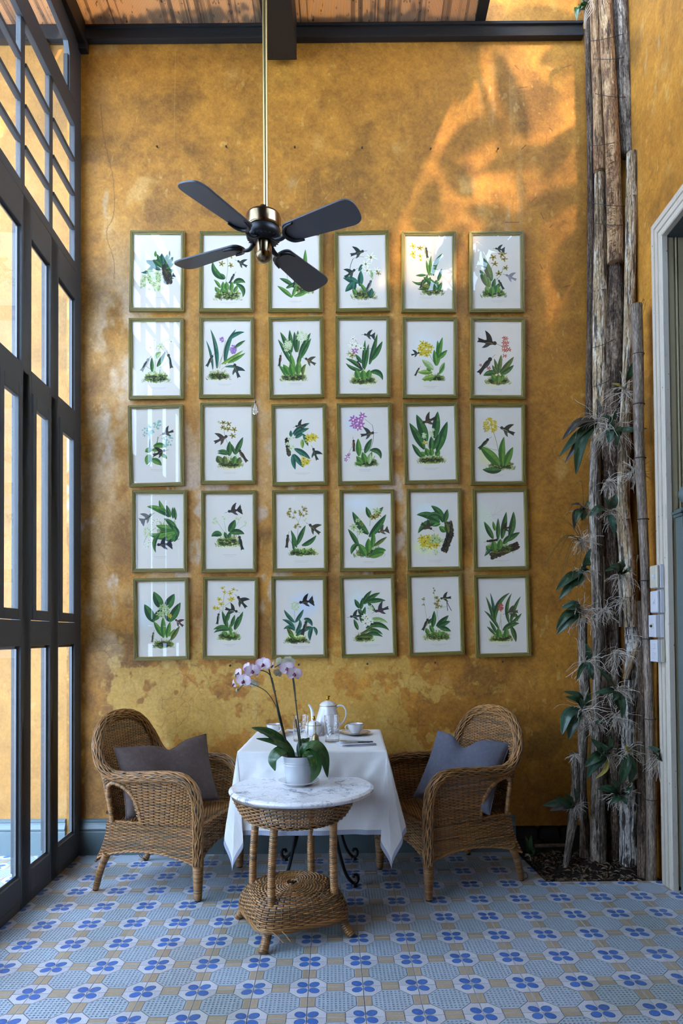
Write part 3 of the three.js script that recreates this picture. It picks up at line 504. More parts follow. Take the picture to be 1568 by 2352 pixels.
// ---------------------------------------------------------------- thirty framed botanical plates; every plate is drawn by hand below, in units of a 365 x 560 sheet
function drawPlate(c, spec, seed) {
  const r = rng(seed), [ox, oy] = spec.o;
  c.save(); c.beginPath(); c.rect(0, 0, 365, 560); c.clip();
  c.fillStyle = '#dbd1c2'; c.fillRect(0, 0, 365, 560);
  for (let i = 0; i < 160; i++) { c.fillStyle = `rgba(${200 + r() * 40},${180 + r() * 40},${140 + r() * 40},.05)`; c.beginPath(); c.ellipse(r() * 365, r() * 560, 2 + r() * 30, 2 + r() * 20, r() * 3, 0, 7); c.fill(); }
  c.translate(-ox, -oy); c.lineCap = 'round';
  const GREEN = { d: ['#1c4420', '#4b7c34'], m: ['#316420', '#73993a'], b: ['#164438', '#34785a'], y: ['#5d7f28', '#a9b850'], o: ['#3a4a1a', '#76802f'], p: ['#7f9a58', '#c9d3a0'] };
  const leaf = ([x0, y0, x1, y1, w, bend = 0, tone = 'd']) => {
    const dx = x1 - x0, dy = y1 - y0, l = Math.hypot(dx, dy), nx = -dy / l, ny = dx / l, mx = x0 + dx * 0.5 + nx * bend * l, my = y0 + dy * 0.5 + ny * bend * l, g = GREEN[tone];
    const N = 14, L = [], R = [];
    for (let k = 0; k <= N; k++) { const t = k / N, a = (1 - t) * (1 - t), b = 2 * t * (1 - t), e = t * t, px = a * x0 + b * mx + e * x1, py = a * y0 + b * my + e * y1; const tx = 2 * (1 - t) * (mx - x0) + 2 * t * (x1 - mx), ty = 2 * (1 - t) * (my - y0) + 2 * t * (y1 - my), tl = Math.hypot(tx, ty) || 1; const ww = w * Math.pow(Math.sin(Math.PI * Math.pow(clamp(t * 0.97 + 0.03, 0, 1), 0.85)), 0.8); L.push([px - ty / tl * ww, py + tx / tl * ww]); R.push([px + ty / tl * ww, py - tx / tl * ww]); }
    const mid = L.map((p, k) => [(p[0] + R[k][0]) / 2, (p[1] + R[k][1]) / 2]);
    const shape = (A, B) => { c.beginPath(); A.forEach((p, k) => (k ? c.lineTo(...p) : c.moveTo(...p))); B.slice().reverse().forEach((p) => c.lineTo(...p)); c.closePath(); };
    shape(L, R); c.fillStyle = g[0]; c.fill(); shape(L.map((p, k) => mix3([...p, 0], [...mid[k], 0], 0.12).slice(0, 2)), mid); c.fillStyle = g[1]; c.globalAlpha = 0.7; c.fill(); c.globalAlpha = 0.12; for (let q = 0; q < 5; q++) { const t0 = 2 + Math.floor(r() * 9), A = L[t0], B = mid[Math.min(13, t0 + 2)], D = mid[t0]; c.fillStyle = q % 2 ? '#c8d070' : '#0c2410'; c.beginPath(); c.moveTo(...D); c.lineTo(...mix3([...A, 0], [...D, 0], 0.3).slice(0, 2)); c.lineTo(...B); c.fill(); } c.globalAlpha = 1;
    c.strokeStyle = 'rgba(170,190,110,.5)'; c.lineWidth = 1; c.beginPath(); mid.forEach((p, k) => (k ? c.lineTo(...p) : c.moveTo(...p))); c.stroke();
  };
  const stem = ([x0, y0, x1, y1, bend = 0, w = 2.4, col = '#5f7a3a']) => { const dx = x1 - x0, dy = y1 - y0; c.strokeStyle = col; c.lineWidth = w; c.beginPath(); c.moveTo(x0, y0); c.quadraticCurveTo(x0 + dx / 2 - dy * bend, y0 + dy / 2 + dx * bend, x1, y1); c.stroke(); };
  const ground = ([x, y, w, h, kind = 'm']) => {
    for (let i = 0; i < 260; i++) { const a = (r() - 0.5) * 2, b = Math.pow(r(), 0.7), gx = x + a * w * (0.55 + 0.5 * b), gy = y + (b - 0.45) * h, k = r(); const col = k < 0.3 ? [166, 178, 62] : k < 0.65 ? [78, 104, 34] : k < 0.85 ? [38, 54, 20] : [70, 50, 22]; c.strokeStyle = `rgba(${col},${0.35 + r() * 0.4})`; c.lineWidth = 1 + r() * 3; c.beginPath(); c.moveTo(gx, gy); c.lineTo(gx + a * 12 + (r() - 0.5) * 8, gy - r() * h * 0.4); c.stroke(); }
    for (let i = 0; i < 60; i++) { const a = (r() - 0.5) * 2, b = r(); c.fillStyle = `rgba(${b < 0.4 ? '120,138,44' : '58,74,26'},.5)`; c.beginPath(); c.ellipse(x + a * w * 0.8, y + (r() - 0.35) * h * 0.75 * (1 - a * a * 0.5), 6 + r() * 16, 4 + r() * 9, 0, 0, 7); c.fill(); }
    c.fillStyle = 'rgba(26,30,12,.7)'; for (let i = 0; i < 50; i++) { c.beginPath(); c.ellipse(x + (r() - 0.5) * w * 1.3, y + (r() - 0.3) * h * 0.5, 3 + r() * 9, 2 + r() * 4, 0, 0, 7); c.fill(); }
    if (kind === 'b') for (let i = 0; i < 12; i++) { const bx = x + (r() - 0.5) * w * 1.2, by = y - r() * h * 0.4; c.fillStyle = ['#4f7a2c', '#6d8f35', '#3b6324'][i % 3]; c.beginPath(); c.ellipse(bx, by, 8, 13, (r() - 0.5), 0, 7); c.fill(); c.fillStyle = 'rgba(190,205,110,.5)'; c.beginPath(); c.ellipse(bx - 2, by - 3, 2.5, 6, 0, 0, 7); c.fill(); }
  };
  const FL = { w: ['#ece8d8', '#b9b48e', '#8a6a2a'], g: ['#b9c48a', '#77904c', '#4f6a2e'], y: ['#d2bb30', '#a5861c', '#7a5a14'], k: ['#b3a444', '#4e3a18', '#32220e'], p: ['#b06a9c', '#7a3a78', '#f0e0c0'], r: ['#b8483a', '#8a2a26', '#e0a090'], v: ['#8a5a9a', '#5f3a74', '#c9a0d0'], l: ['#d5dbb4', '#98a76e', '#a8903a'], t: ['#9ec4b0', '#3f7a66', '#2c5a4a'] };
  const flower = ([x, y, s, kind = 'w', petals = 5]) => {     // pointed petals of uneven length, a shaded half and a spotted lip
    const col = FL[kind], a0 = r() * 6, tilt = 0.7 + r() * 0.3;
    for (let k = 0; k < petals; k++) {
      const a = a0 + (k + (r() - 0.5) * 0.35) / petals * 6.283, l = s * (0.78 + r() * 0.4), w = s * (0.21 + r() * 0.08), P = (t, q) => [x + Math.cos(a) * l * t - Math.sin(a) * w * q, y + (Math.sin(a) * l * t + Math.cos(a) * w * q) * tilt];
      c.fillStyle = col[0]; c.beginPath(); c.moveTo(x, y); c.quadraticCurveTo(...P(0.45, 1.6), ...P(1, 0)); c.quadraticCurveTo(...P(0.45, -1.6), x, y); c.fill();
      c.globalAlpha = 0.55; c.fillStyle = col[1]; c.beginPath(); c.moveTo(x, y); c.quadraticCurveTo(...P(0.45, 1.5), ...P(1, 0)); c.quadraticCurveTo(...P(0.5, 0.1), x, y); c.fill(); c.globalAlpha = 1;
      if (kind === 'k' || kind === 'r') { c.fillStyle = col[1]; for (let q = 0; q < 3; q++) { const p = P(0.25 + 0.22 * q, (r() - 0.5) * 0.8); c.beginPath(); c.ellipse(p[0], p[1], s * 0.08, s * 0.055, a, 0, 7); c.fill(); } }
    }
    c.fillStyle = col[2]; c.beginPath(); c.ellipse(x, y + s * 0.06, s * 0.15, s * 0.2, a0, 0, 7); c.fill();
  };
  const spray = ([x, y, w, h, n, s, kind]) => { for (let i = 0; i < n; i++) { const a = r() * 6.283, q = Math.sqrt(r()); flower([x + Math.cos(a) * q * w, y + Math.sin(a) * q * h, s * (0.8 + r() * 0.4), kind]); } };
  // bird: body along angle (degrees, beak direction), posture 0 perched, 1 wings up, 2 wings spread with fanned tail
  const bird = ([x, y, s, deg, pose = 1, col = '#22302c', belly = '#7a6a3e']) => {
    c.save(); c.translate(x, y); c.rotate(deg * Math.PI / 180); if (Math.abs(deg) > 90) c.scale(1, -1); c.fillStyle = col;
    if (pose === 2) { c.beginPath(); c.moveTo(-s * 0.4, 0); for (let k = -4; k <= 4; k++) c.lineTo(-s * (1.15 + 0.05 * (k % 2)), k * s * 0.17); c.closePath(); c.fill(); } else { c.beginPath(); c.moveTo(-s * 0.3, -s * 0.1); c.lineTo(-s * 1.15, -s * 0.22); c.lineTo(-s * 1.05, 0); c.lineTo(-s * 1.15, s * 0.2); c.lineTo(-s * 0.3, s * 0.12); c.closePath(); c.fill(); }
    c.beginPath(); c.ellipse(-s * 0.05, 0, s * 0.5, s * 0.22, 0, 0, 7); c.fill();
    c.fillStyle = belly; c.beginPath(); c.ellipse(0, s * 0.09, s * 0.36, s * 0.1, 0, 0, 7); c.fill();
    c.fillStyle = col; c.beginPath(); c.arc(s * 0.48, -s * 0.04, s * 0.18, 0, 7); c.fill();
    c.lineWidth = 1.6; c.strokeStyle = '#1a1a18'; c.beginPath(); c.moveTo(s * 0.6, -s * 0.02); c.lineTo(s * 1.08, s * 0.06); c.stroke();
    if (pose) { c.beginPath(); c.moveTo(s * 0.25, -s * 0.08); c.quadraticCurveTo(s * 0.1, -s * 0.8, -s * 0.65, -s * 1.0); c.quadraticCurveTo(-s * 0.35, -s * 0.4, -s * 0.28, -s * 0.05); c.closePath(); c.fill(); c.globalAlpha = 0.85; c.beginPath(); c.moveTo(s * 0.2, 0.05 * s); c.quadraticCurveTo(-s * 0.1, s * 0.6, -s * 0.6, s * 0.62); c.quadraticCurveTo(-s * 0.35, s * 0.25, -s * 0.25, 0.05 * s); c.closePath(); c.fill(); c.globalAlpha = 1; } else { c.globalAlpha = 0.7; c.fillStyle = '#11191a'; c.beginPath(); c.ellipse(-s * 0.22, -s * 0.06, s * 0.5, s * 0.12, 0.06, 0, 7); c.fill(); c.globalAlpha = 1; }
    c.restore();
  };
  const log = ([x0, y0, x1, y1, w]) => { const l = Math.hypot(x1 - x0, y1 - y0), n = Math.ceil(l * w / 60); for (let i = 0; i < n * 3; i++) { const t = r(), q = (r() - 0.5), k = r(); c.fillStyle = k < 0.55 ? 'rgba(30,24,16,.85)' : k < 0.8 ? 'rgba(66,52,30,.7)' : 'rgba(92,92,44,.5)'; c.beginPath(); c.ellipse(lerp(x0, x1, t) - (y1 - y0) / l * q * w * 0.85, lerp(y0, y1, t) + (x1 - x0) / l * q * w * 0.85, 4 + r() * 9, 3 + r() * 5, Math.atan2(y1 - y0, x1 - x0) + (r() - 0.5), 0, 7); c.fill(); } };
  const halo = ([x, y, w, h, col = '214,220,170']) => { for (let i = 0; i < 30; i++) { c.fillStyle = `rgba(${col},.07)`; c.beginPath(); c.ellipse(x + (r() - 0.5) * w, y + (r() - 0.5) * h, w * (0.2 + r() * 0.5), h * (0.2 + r() * 0.5), 0, 0, 7); c.fill(); } };
  const F = { A: halo, W: log, G: ground, S: stem, L: leaf, F: flower, C: spray, B: bird };
  for (const [k, list] of spec.d) for (const a of list) F[k](a);
  // two lines of caption, too small to read
  const [cx, cy] = spec.t; c.strokeStyle = 'rgba(60,52,46,.34)'; c.lineWidth = 1.7;
  for (const [dy, w] of [[0, 40 + r() * 22], [10, 26 + r() * 20]]) { c.setLineDash([3, 2, 5, 2, 2, 2]); c.beginPath(); c.moveTo(cx - w, cy + dy); c.lineTo(cx + w, cy + dy); c.stroke(); c.lineWidth = 1.3; }
  c.setLineDash([]); c.restore();
}
const PLATES = [
  { o: [82, 72], t: [253, 549], l: 'dark leafy clump with a pale green flower cluster hanging below', d: [['A', [[270, 440, 120, 90]]], ['L', [[180, 270, 300, 210, 26, 0.75, 'b'], [230, 285, 140, 360, 16, -0.5, 'b'], [250, 240, 250, 195, 10, 0, 'm'], [355, 250, 358, 192, 6, 0, 'b'], [240, 350, 170, 345, 8, 0, 'y']]], ['C', [[310, 270, 60, 40, 1, 1, 'g']]], ['W', [[330, 300, 350, 440, 70]]], ['L', [[300, 300, 260, 220, 16, 0, 'd'], [310, 300, 300, 215, 18, 0, 'b'], [330, 300, 340, 220, 18, 0, 'd'], [340, 310, 385, 240, 16, 0, 'b'], [330, 330, 390, 290, 16, 0, 'd'], [300, 320, 235, 260, 16, 0, 'd'], [290, 340, 220, 310, 14, 0, 'b'], [350, 350, 388, 340, 14, 0, 'd']]], ['C', [[230, 405, 75, 55, 26, 24, 'g'], [260, 480, 60, 20, 8, 18, 'g'], [160, 440, 25, 45, 8, 18, 'g']]], ['B', [[365, 395, 34, 150, 2, '#1a2420']]]] },
  { o: [605, 78], t: [800, 588], l: 'yellow green star flowers above a thick leafy tuft with birds', d: [['G', [[795, 525, 100, 90, 'b']]], ['S', [[780, 430, 790, 250, 0.1]]], ['L', [[770, 410, 680, 280, 24, -0.35, 'd'], [775, 410, 730, 370, 14, 0.1, 'd'], [840, 445, 930, 440, 20, -0.45, 'd'], [860, 450, 910, 550, 18, -0.5, 'd'], [740, 480, 690, 415, 12, 0.1, 'm'], [760, 500, 760, 430, 16, 0, 'm'], [790, 500, 785, 430, 18, 0, 'm'], [820, 500, 830, 430, 16, 0, 'm'], [720, 510, 700, 470, 14, 0, 'm'], [845, 510, 870, 460, 14, 0, 'm']]], ['F', [[795, 205, 24, 'g'], [752, 228, 26, 'g'], [818, 232, 28, 'k'], [748, 298, 28, 'k'], [818, 308, 28, 'k']]], ['B', [[705, 255, 40, 160, 1], [895, 290, 48, -150, 1], [832, 400, 46, -62, 0]]]] },
  { o: [1128, 78], t: [1312, 580], l: 'spare plate with slanting leaves beneath the fan blade', d: [['A', [[1360, 490, 90, 60]]], ['G', [[1370, 480, 70, 80]]], ['S', [[1250, 440, 1235, 300, 0.05, 3, '#8a9a4a']]], ['L', [[1290, 460, 1188, 405, 16, 0.1, 'd'], [1285, 550, 1172, 462, 16, 0.05, 'm'], [1285, 545, 1320, 440, 12, 0.05, 'm'], [1300, 540, 1430, 480, 16, 0.1, 'm'], [1380, 400, 1385, 185, 18, 0, 'm'], [1240, 480, 1330, 430, 14, 0, 'd']]], ['F', [[1225, 285, 22, 'l']]], ['B', [[1275, 350, 40, 110, 1], [1308, 430, 44, -70, 0]]]] },
  { o: [90, 75], t: [282, 592], l: 'large white ragged flowers with two dark birds in a bent vine', d: [['G', [[280, 525, 95, 80]]], ['S', [[185, 420, 205, 255, -0.2, 4, '#2c4a3c'], [205, 255, 290, 245, -0.2], [250, 400, 275, 300, 0]]], ['L', [[255, 465, 262, 345, 22, 0, 'b'], [240, 440, 125, 400, 24, 0.1, 'b'], [225, 430, 140, 505, 24, 0.05, 'b'], [215, 430, 205, 505, 16, 0, 'b'], [245, 350, 275, 290, 12, 0.1, 'b'], [338, 345, 345, 410, 14, 0, 'p'], [225, 530, 195, 480, 14, 0, 'm'], [300, 520, 250, 440, 14, 0.1, 'm'], [330, 545, 345, 480, 18, 0, 'b']]], ['F', [[340, 245, 56, 'w', 7], [300, 295, 46, 'w', 6], [310, 345, 40, 'w', 6], [385, 350, 40, 'w', 6], [395, 370, 22, 'k']]], ['B', [[250, 210, 60, -15, 1], [190, 360, 56, -35, 1], [325, 455, 56, -62, 0, '#4a5450', '#8a8a70']]]] },
  { o: [597, 85], t: [770, 552], l: 'drooping arc of yellow flowers over long narrow leaves', d: [['G', [[810, 490, 85, 90]]], ['S', [[855, 350, 740, 150, -0.25], [800, 220, 670, 165, 0.1]]], ['L', [[770, 380, 650, 430, 14, -0.7, 'd'], [790, 400, 695, 490, 16, -0.6, 'd'], [785, 390, 760, 270, 12, 0, 'm'], [800, 390, 800, 235, 12, -0.1, 'm'], [815, 390, 885, 220, 16, -0.2, 'd'], [850, 430, 880, 335, 14, 0, 'd'], [840, 470, 740, 400, 22, 0, 'd'], [800, 490, 720, 465, 24, 0, 'o'], [830, 500, 840, 420, 22, 0, 'd'], [850, 500, 880, 440, 16, 0, 'd'], [760, 385, 680, 388, 10, 0, 'd']]], ['F', [[660, 165, 26, 'y'], [712, 180, 26, 'k'], [662, 222, 28, 'y'], [715, 240, 26, 'y'], [718, 270, 18, 'y'], [668, 250, 16, 'y']]], ['B', [[762, 205, 46, -100, 0, '#263a2e'], [730, 445, 38, -70, 0]]]] },
  { o: [1100, 85], t: [1287, 580], l: 'brown and yellow spotted flowers beside two tall broad leaves', d: [['G', [[1260, 520, 90, 70, 'b']]], ['S', [[1245, 440, 1255, 310, -0.2], [1245, 440, 1330, 330, 0.3]]], ['L', [[1245, 430, 1185, 255, 28, 0, 'd'], [1210, 470, 1155, 345, 24, 0.05, 'd'], [1220, 480, 1188, 380, 14, 0, 'm'], [1230, 480, 1220, 400, 14, 0, 'm'], [1250, 500, 1270, 410, 16, 0, 'd'], [1265, 490, 1320, 440, 14, 0.1, 'd'], [1220, 520, 1200, 470, 20, 0, 'm'], [1280, 520, 1290, 460, 22, 0, 'm'], [1250, 530, 1245, 470, 22, 0, 'm']]], ['F', [[1258, 250, 34, 'k'], [1325, 230, 38, 'k'], [1340, 265, 30, 'k'], [1270, 300, 32, 'k'], [1352, 330, 28, 'k'], [1300, 375, 32, 'k']]], ['B', [[1300, 190, 40, -170, 2], [1310, 450, 46, -120, 0], [1382, 400, 50, -155, 1, '#8a8084', '#b0a090']]]] },
  { o: [75, 732], t: [268, 1230], l: 'white spidery flowers over two hanging brown and cream birds', d: [['A', [[265, 1140, 120, 60]]], ['G', [[255, 1150, 100, 75]]], ['S', [[245, 1110, 240, 880, 0.05], [245, 950, 360, 870, -0.25], [285, 1080, 340, 1028, 0.1], [215, 1090, 160, 1045, -0.1]]], ['L', [[225, 1110, 222, 1000, 14, 0, 'd'], [245, 1010, 300, 962, 18, -0.2, 'p'], [262, 1070, 325, 958, 16, 0.05, 'd']]], ['F', [[240, 870, 26, 'w', 6], [212, 925, 34, 'w', 6], [290, 920, 36, 'l', 6], [345, 870, 30, 'l', 6], [370, 880, 26, 'w', 6]]], ['B', [[180, 1045, 62, -58, 0, '#8a8a80', '#b8b4a0'], [355, 1015, 62, -105, 0, '#3c4030', '#c8b878']]]] },
  { o: [607, 722], t: [777, 1200], l: 'two purple flower cones among long grassy blades', d: [['A', [[735, 1140, 80, 40, '220,214,120']]], ['G', [[730, 1135, 85, 60]]], ['S', [[735, 1080, 780, 870, 0.02, 3, '#8a8f5a'], [750, 1090, 870, 980, 0.05, 3, '#8a8f5a'], [720, 1080, 760, 980, 0, 3]]], ['L', [[715, 1080, 665, 785, 16, 0.12, 'b'], [685, 1090, 632, 870, 10, 0.1, 'b'], [780, 1050, 860, 785, 18, -0.18, 'b'], [800, 870, 925, 808, 16, -0.22, 'b'], [845, 930, 932, 870, 12, -0.05, 'd'], [750, 1050, 915, 945, 14, 0.05, 'y'], [800, 1040, 932, 965, 14, 0.05, 'm'], [780, 1070, 915, 1085, 10, -0.15, 'b']]], ['C', [[752, 863, 13, 26, 26, 8, 'v'], [838, 940, 24, 32, 46, 9, 'v']]], ['B', [[668, 1015, 54, -60, 0], [860, 1085, 62, -110, 1]]]] },
  { o: [1128, 722], t: [1303, 1196], l: 'pair of pale flower spikes among upright strap leaves', d: [['A', [[1290, 1110, 110, 90, '222,216,120']]], ['G', [[1285, 1145, 100, 60]]], ['L', [[1260, 1030, 1172, 860, 16, 0.05, 'd'], [1270, 980, 1190, 805, 20, 0.04, 'd'], [1275, 960, 1262, 790, 18, 0, 'd'], [1310, 960, 1298, 805, 18, 0, 'd'], [1320, 960, 1325, 795, 16, 0, 'd'], [1330, 1000, 1422, 815, 20, -0.04, 'd'], [1340, 1010, 1425, 855, 16, 0, 'd'], [1320, 1060, 1345, 960, 16, 0, 'd'], [1290, 1110, 1265, 960, 20, 0, 'm'], [1230, 1140, 1175, 1060, 16, 0.2, 'm'], [1260, 1130, 1210, 1050, 22, 0, 'm'], [1285, 1140, 1265, 1040, 24, 0, 'm'], [1320, 1130, 1330, 1020, 24, 0, 'm'], [1360, 1130, 1385, 1050, 14, -0.3, 'o']]], ['C', [[1240, 905, 32, 46, 34, 15, 'l'], [1358, 845, 34, 44, 30, 15, 'l']]], ['B', [[1188, 1010, 48, -80, 0, '#3a3424', '#9a5a2a'], [1405, 1025, 52, -150, 1, '#46422a', '#b07a30']]]] },
  { o: [92, 715], t: [282, 1230], l: 'nodding white and pink flower heads on one arching stalk', d: [['A', [[280, 1150, 120, 80, '220,216,110']]], ['G', [[275, 1165, 95, 60, 'b']]], ['S', [[345, 930, 215, 860, -0.35]]], ['L', [[270, 1090, 145, 1005, 16, 0.15, 'd'], [265, 1095, 145, 1040, 14, -0.2, 'd'], [275, 1080, 293, 865, 14, 0, 'd'], [285, 1090, 320, 895, 16, 0, 'd'], [325, 1050, 386, 820, 18, 0.02, 'd'], [340, 1020, 425, 875, 20, 0.05, 'd'], [330, 1110, 425, 1170, 20, -0.55, 'd'], [268, 1040, 215, 970, 14, 0, 'd'], [245, 1150, 220, 1090, 24, 0, 'm'], [280, 1160, 275, 1090, 26, 0, 'm'], [315, 1150, 325, 1090, 22, 0, 'm']]], ['F', [[200, 855, 28, 'w', 6], [195, 900, 36, 'w', 7], [225, 910, 40, 'w', 7], [260, 925, 34, 'w', 7], [215, 945, 30, 'p', 6], [170, 965, 24, 'g'], [195, 980, 28, 'k'], [210, 985, 20, 'g']]], ['B', [[315, 830, 46, -172, 2], [245, 1050, 44, -120, 0]]]] },
  { o: [600, 722], t: [787, 1217], l: 'bright yellow blossom clump over stubby pale shoots', d: [['A', [[770, 900, 150, 130, '224,226,226']]], ['G', [[815, 1150, 75, 50]]], ['S', [[830, 1060, 760, 920, -0.1]]], ['L', [[835, 1060, 840, 870, 20, 0.1, 'm'], [845, 1020, 880, 845, 18, -0.05, 'm'], [840, 1010, 915, 942, 18, 0.05, 'm'], [830, 1060, 815, 940, 18, 0, 'm'], [810, 1090, 722, 1015, 22, 0, 'p'], [800, 1110, 690, 1110, 18, 0, 'y'], [860, 1120, 892, 1035, 18, 0, 'p'], [820, 1140, 720, 1165, 20, 0, 'y'], [840, 1130, 895, 1035, 10, 0.2, 'm'], [790, 1100, 755, 1080, 10, 0, 'm']]], ['C', [[750, 925, 46, 46, 16, 26, 'y'], [745, 975, 40, 18, 6, 24, 'y']]], ['B', [[680, 970, 36, -15, 1], [690, 1100, 38, -60, 0, '#2c2a20', '#b8a868']]]] },
  { o: [1113, 730], t: [1290, 1242], l: 'tall red flower spike with one big dark bird in flight', d: [['A', [[1300, 1170, 110, 60, '222,212,120']]], ['G', [[1300, 1175, 95, 55]]], ['S', [[1310, 1110, 1355, 870, 0.05, 2, '#8a5a4a']]], ['L', [[1300, 1130, 1270, 1010, 14, 0.05, 'd'], [1305, 1120, 1325, 980, 16, 0, 'd'], [1315, 1120, 1420, 995, 20, 0.05, 'd'], [1320, 1130, 1420, 1058, 18, 0.1, 'd'], [1290, 1120, 1188, 1140, 22, 0.2, 'd'], [1290, 1120, 1255, 1060, 12, 0, 'd'], [1290, 1180, 1250, 1130, 22, 0, 'm'], [1320, 1180, 1340, 1130, 20, 0, 'm'], [1300, 1190, 1305, 1130, 24, 0, 'm']]], ['F', [[1345, 855, 20, 'r'], [1362, 860, 20, 'r'], [1345, 890, 22, 'r'], [1372, 890, 20, 'r'], [1340, 920, 22, 'r'], [1365, 915, 22, 'r'], [1345, 945, 22, 'r'], [1385, 940, 22, 'r'], [1362, 950, 20, 'r'], [1352, 990, 22, 'r'], [1232, 1085, 20, 'r'], [1168, 1060, 16, 'r']]], ['B', [[1235, 890, 82, 12, 1, '#161614'], [1215, 1050, 86, -50, 0, '#1c1c1a', '#46423a']]]] },
  { o: [68, 75], t: [265, 535], l: 'branching cloud of tiny bluish flowers with leafy stalk', d: [['S', [[195, 500, 265, 290, 0.1, 5], [235, 380, 270, 290, 0, 2], [215, 380, 195, 260, 0, 2], [290, 300, 350, 320, 0, 2]]], ['L', [[230, 360, 330, 368, 20, -0.25, 'm'], [215, 390, 165, 400, 20, 0.3, 'm'], [205, 420, 175, 495, 26, 0.1, 'm'], [215, 390, 300, 395, 14, -0.2, 'm'], [210, 460, 288, 505, 22, -0.25, 'm'], [280, 420, 330, 455, 14, -0.2, 'm']]], ['C', [[190, 240, 48, 45, 24, 11, 't'], [265, 195, 34, 35, 20, 11, 't'], [340, 320, 45, 38, 22, 11, 't']]], ['B', [[330, 262, 50, 165, 1, '#2a3026'], [285, 405, 56, -20, 1, '#241f16'], [203, 330, 38, -85, 0, '#5a5a40', '#c0b890']]]] },
  { o: [613, 58], t: [808, 553], l: 'dark yellow starry spray with a bird hovering at left', d: [['A', [[810, 500, 100, 40, '222,196,110']]], ['G', [[810, 480, 95, 75]]], ['S', [[840, 400, 770, 170, -0.25]]], ['L', [[805, 430, 808, 320, 22, 0, 'd'], [850, 420, 910, 290, 20, 0, 'd'], [850, 420, 820, 340, 12, 0, 'd'], [800, 410, 715, 395, 12, 0.2, 'd'], [795, 420, 715, 410, 12, 0.15, 'd'], [740, 480, 712, 430, 26, 0, 'o'], [770, 490, 770, 430, 22, 0, 'o'], [840, 490, 850, 430, 22, 0, 'm'], [870, 490, 890, 440, 20, 0, 'o']]], ['F', [[725, 175, 12, 'g'], [760, 180, 28, 'k'], [755, 215, 24, 'k'], [800, 190, 30, 'k'], [798, 230, 28, 'k'], [845, 235, 26, 'k'], [832, 280, 30, 'k'], [775, 225, 20, 'k']]], ['B', [[755, 300, 62, -25, 1, '#3a2e26', '#6a5640'], [900, 420, 62, -125, 0, '#3c3020', '#6a5a2a']]]] },
  { o: [1145, 70], t: [1348, 562], l: 'open yellow cups and blue green leaves springing from the left', d: [['W', [[1230, 300, 1250, 430, 26]]], ['S', [[1280, 300, 1400, 280, -0.15], [1290, 370, 1360, 450, 0.1]]], ['L', [[1280, 270, 1408, 188, 18, -0.1, 'b'], [1290, 280, 1405, 228, 16, -0.1, 'b'], [1300, 300, 1365, 270, 14, -0.2, 'b'], [1360, 270, 1395, 360, 14, 0, 'b'], [1290, 380, 1410, 458, 20, -0.1, 'b'], [1280, 420, 1295, 535, 18, 0.1, 'b'], [1285, 420, 1355, 520, 18, 0, 'b'], [1265, 290, 1265, 240, 12, 0, 'b']]], ['F', [[1255, 300, 24, 'l', 6], [1240, 340, 24, 'l', 6], [1265, 375, 28, 'l', 6], [1280, 360, 20, 'l']]], ['C', [[1420, 305, 32, 30, 8, 30, 'y'], [1365, 475, 30, 26, 8, 26, 'y']]], ['L', [[1350, 310, 1352, 378, 14, 0, 'y']]], ['B', [[1330, 208, 46, 170, 1, '#2a2620', '#8a8a70'], [1442, 410, 54, -110, 1]]]] },
  { o: [107, 60], t: [287, 534], l: 'magenta flowers on an arching stalk with a brown bird on a twig', d: [['A', [[200, 180, 70, 80, '200,214,222'], [300, 470, 90, 50]]], ['G', [[300, 475, 85, 60]]], ['S', [[320, 400, 350, 200, 0.2, 3, '#5a4a4a'], [350, 200, 290, 150, 0], [290, 380, 190, 360, -0.2, 2], [195, 360, 160, 430, 0.1, 2]]], ['L', [[245, 430, 240, 298, 22, 0, 'm'], [290, 410, 345, 300, 20, -0.05, 'd'], [330, 390, 410, 455, 20, -0.6, 'd'], [270, 490, 225, 430, 20, 0, 'm'], [295, 480, 270, 400, 22, 0, 'm'], [310, 470, 345, 400, 16, 0, 'm'], [260, 490, 215, 480, 16, 0, 'm'], [320, 490, 330, 410, 18, 0, 'p']]], ['F', [[205, 155, 36, 'p', 6], [245, 160, 38, 'p', 6], [275, 130, 34, 'p', 6], [215, 200, 36, 'p', 6], [265, 195, 36, 'p', 6], [240, 215, 34, 'p', 6], [160, 430, 24, 'p'], [145, 455, 20, 'p'], [170, 415, 16, 'p']]], ['B', [[325, 265, 58, -10, 1, '#23302c', '#b07a3a'], [205, 340, 50, -92, 0, '#3a2e20', '#c07a3a']]]] },
  { o: [604, 55], t: [780, 522], l: 'fan of broad upright leaves with small cream flowers', d: [['A', [[780, 460, 120, 40, '220,212,120']]], ['G', [[785, 455, 105, 60]]], ['L', [[735, 380, 625, 180, 30, 0.02, 'd'], [755, 320, 680, 118, 34, 0.02, 'd'], [815, 300, 843, 98, 30, 0, 'd'], [830, 400, 914, 175, 32, 0.0, 'd'], [710, 440, 642, 338, 18, 0, 'd'], [805, 380, 852, 265, 20, 0, 'd'], [790, 400, 790, 280, 22, 0, 'd'], [740, 430, 700, 400, 18, 0, 'm'], [765, 430, 745, 370, 20, 0, 'm'], [790, 430, 785, 370, 20, 0, 'm'], [820, 430, 850, 390, 20, 0, 'm']]], ['S', [[775, 400, 745, 280, 0, 3, '#8aa05a'], [790, 390, 800, 240, 0, 3, '#8aa05a']]], ['C', [[740, 285, 20, 20, 7, 16, 'l'], [795, 255, 32, 30, 12, 16, 'l'], [738, 335, 18, 12, 6, 13, 'y']]], ['B', [[765, 170, 62, 160, 1, '#3a2a1c', '#7a5a34']]]] },
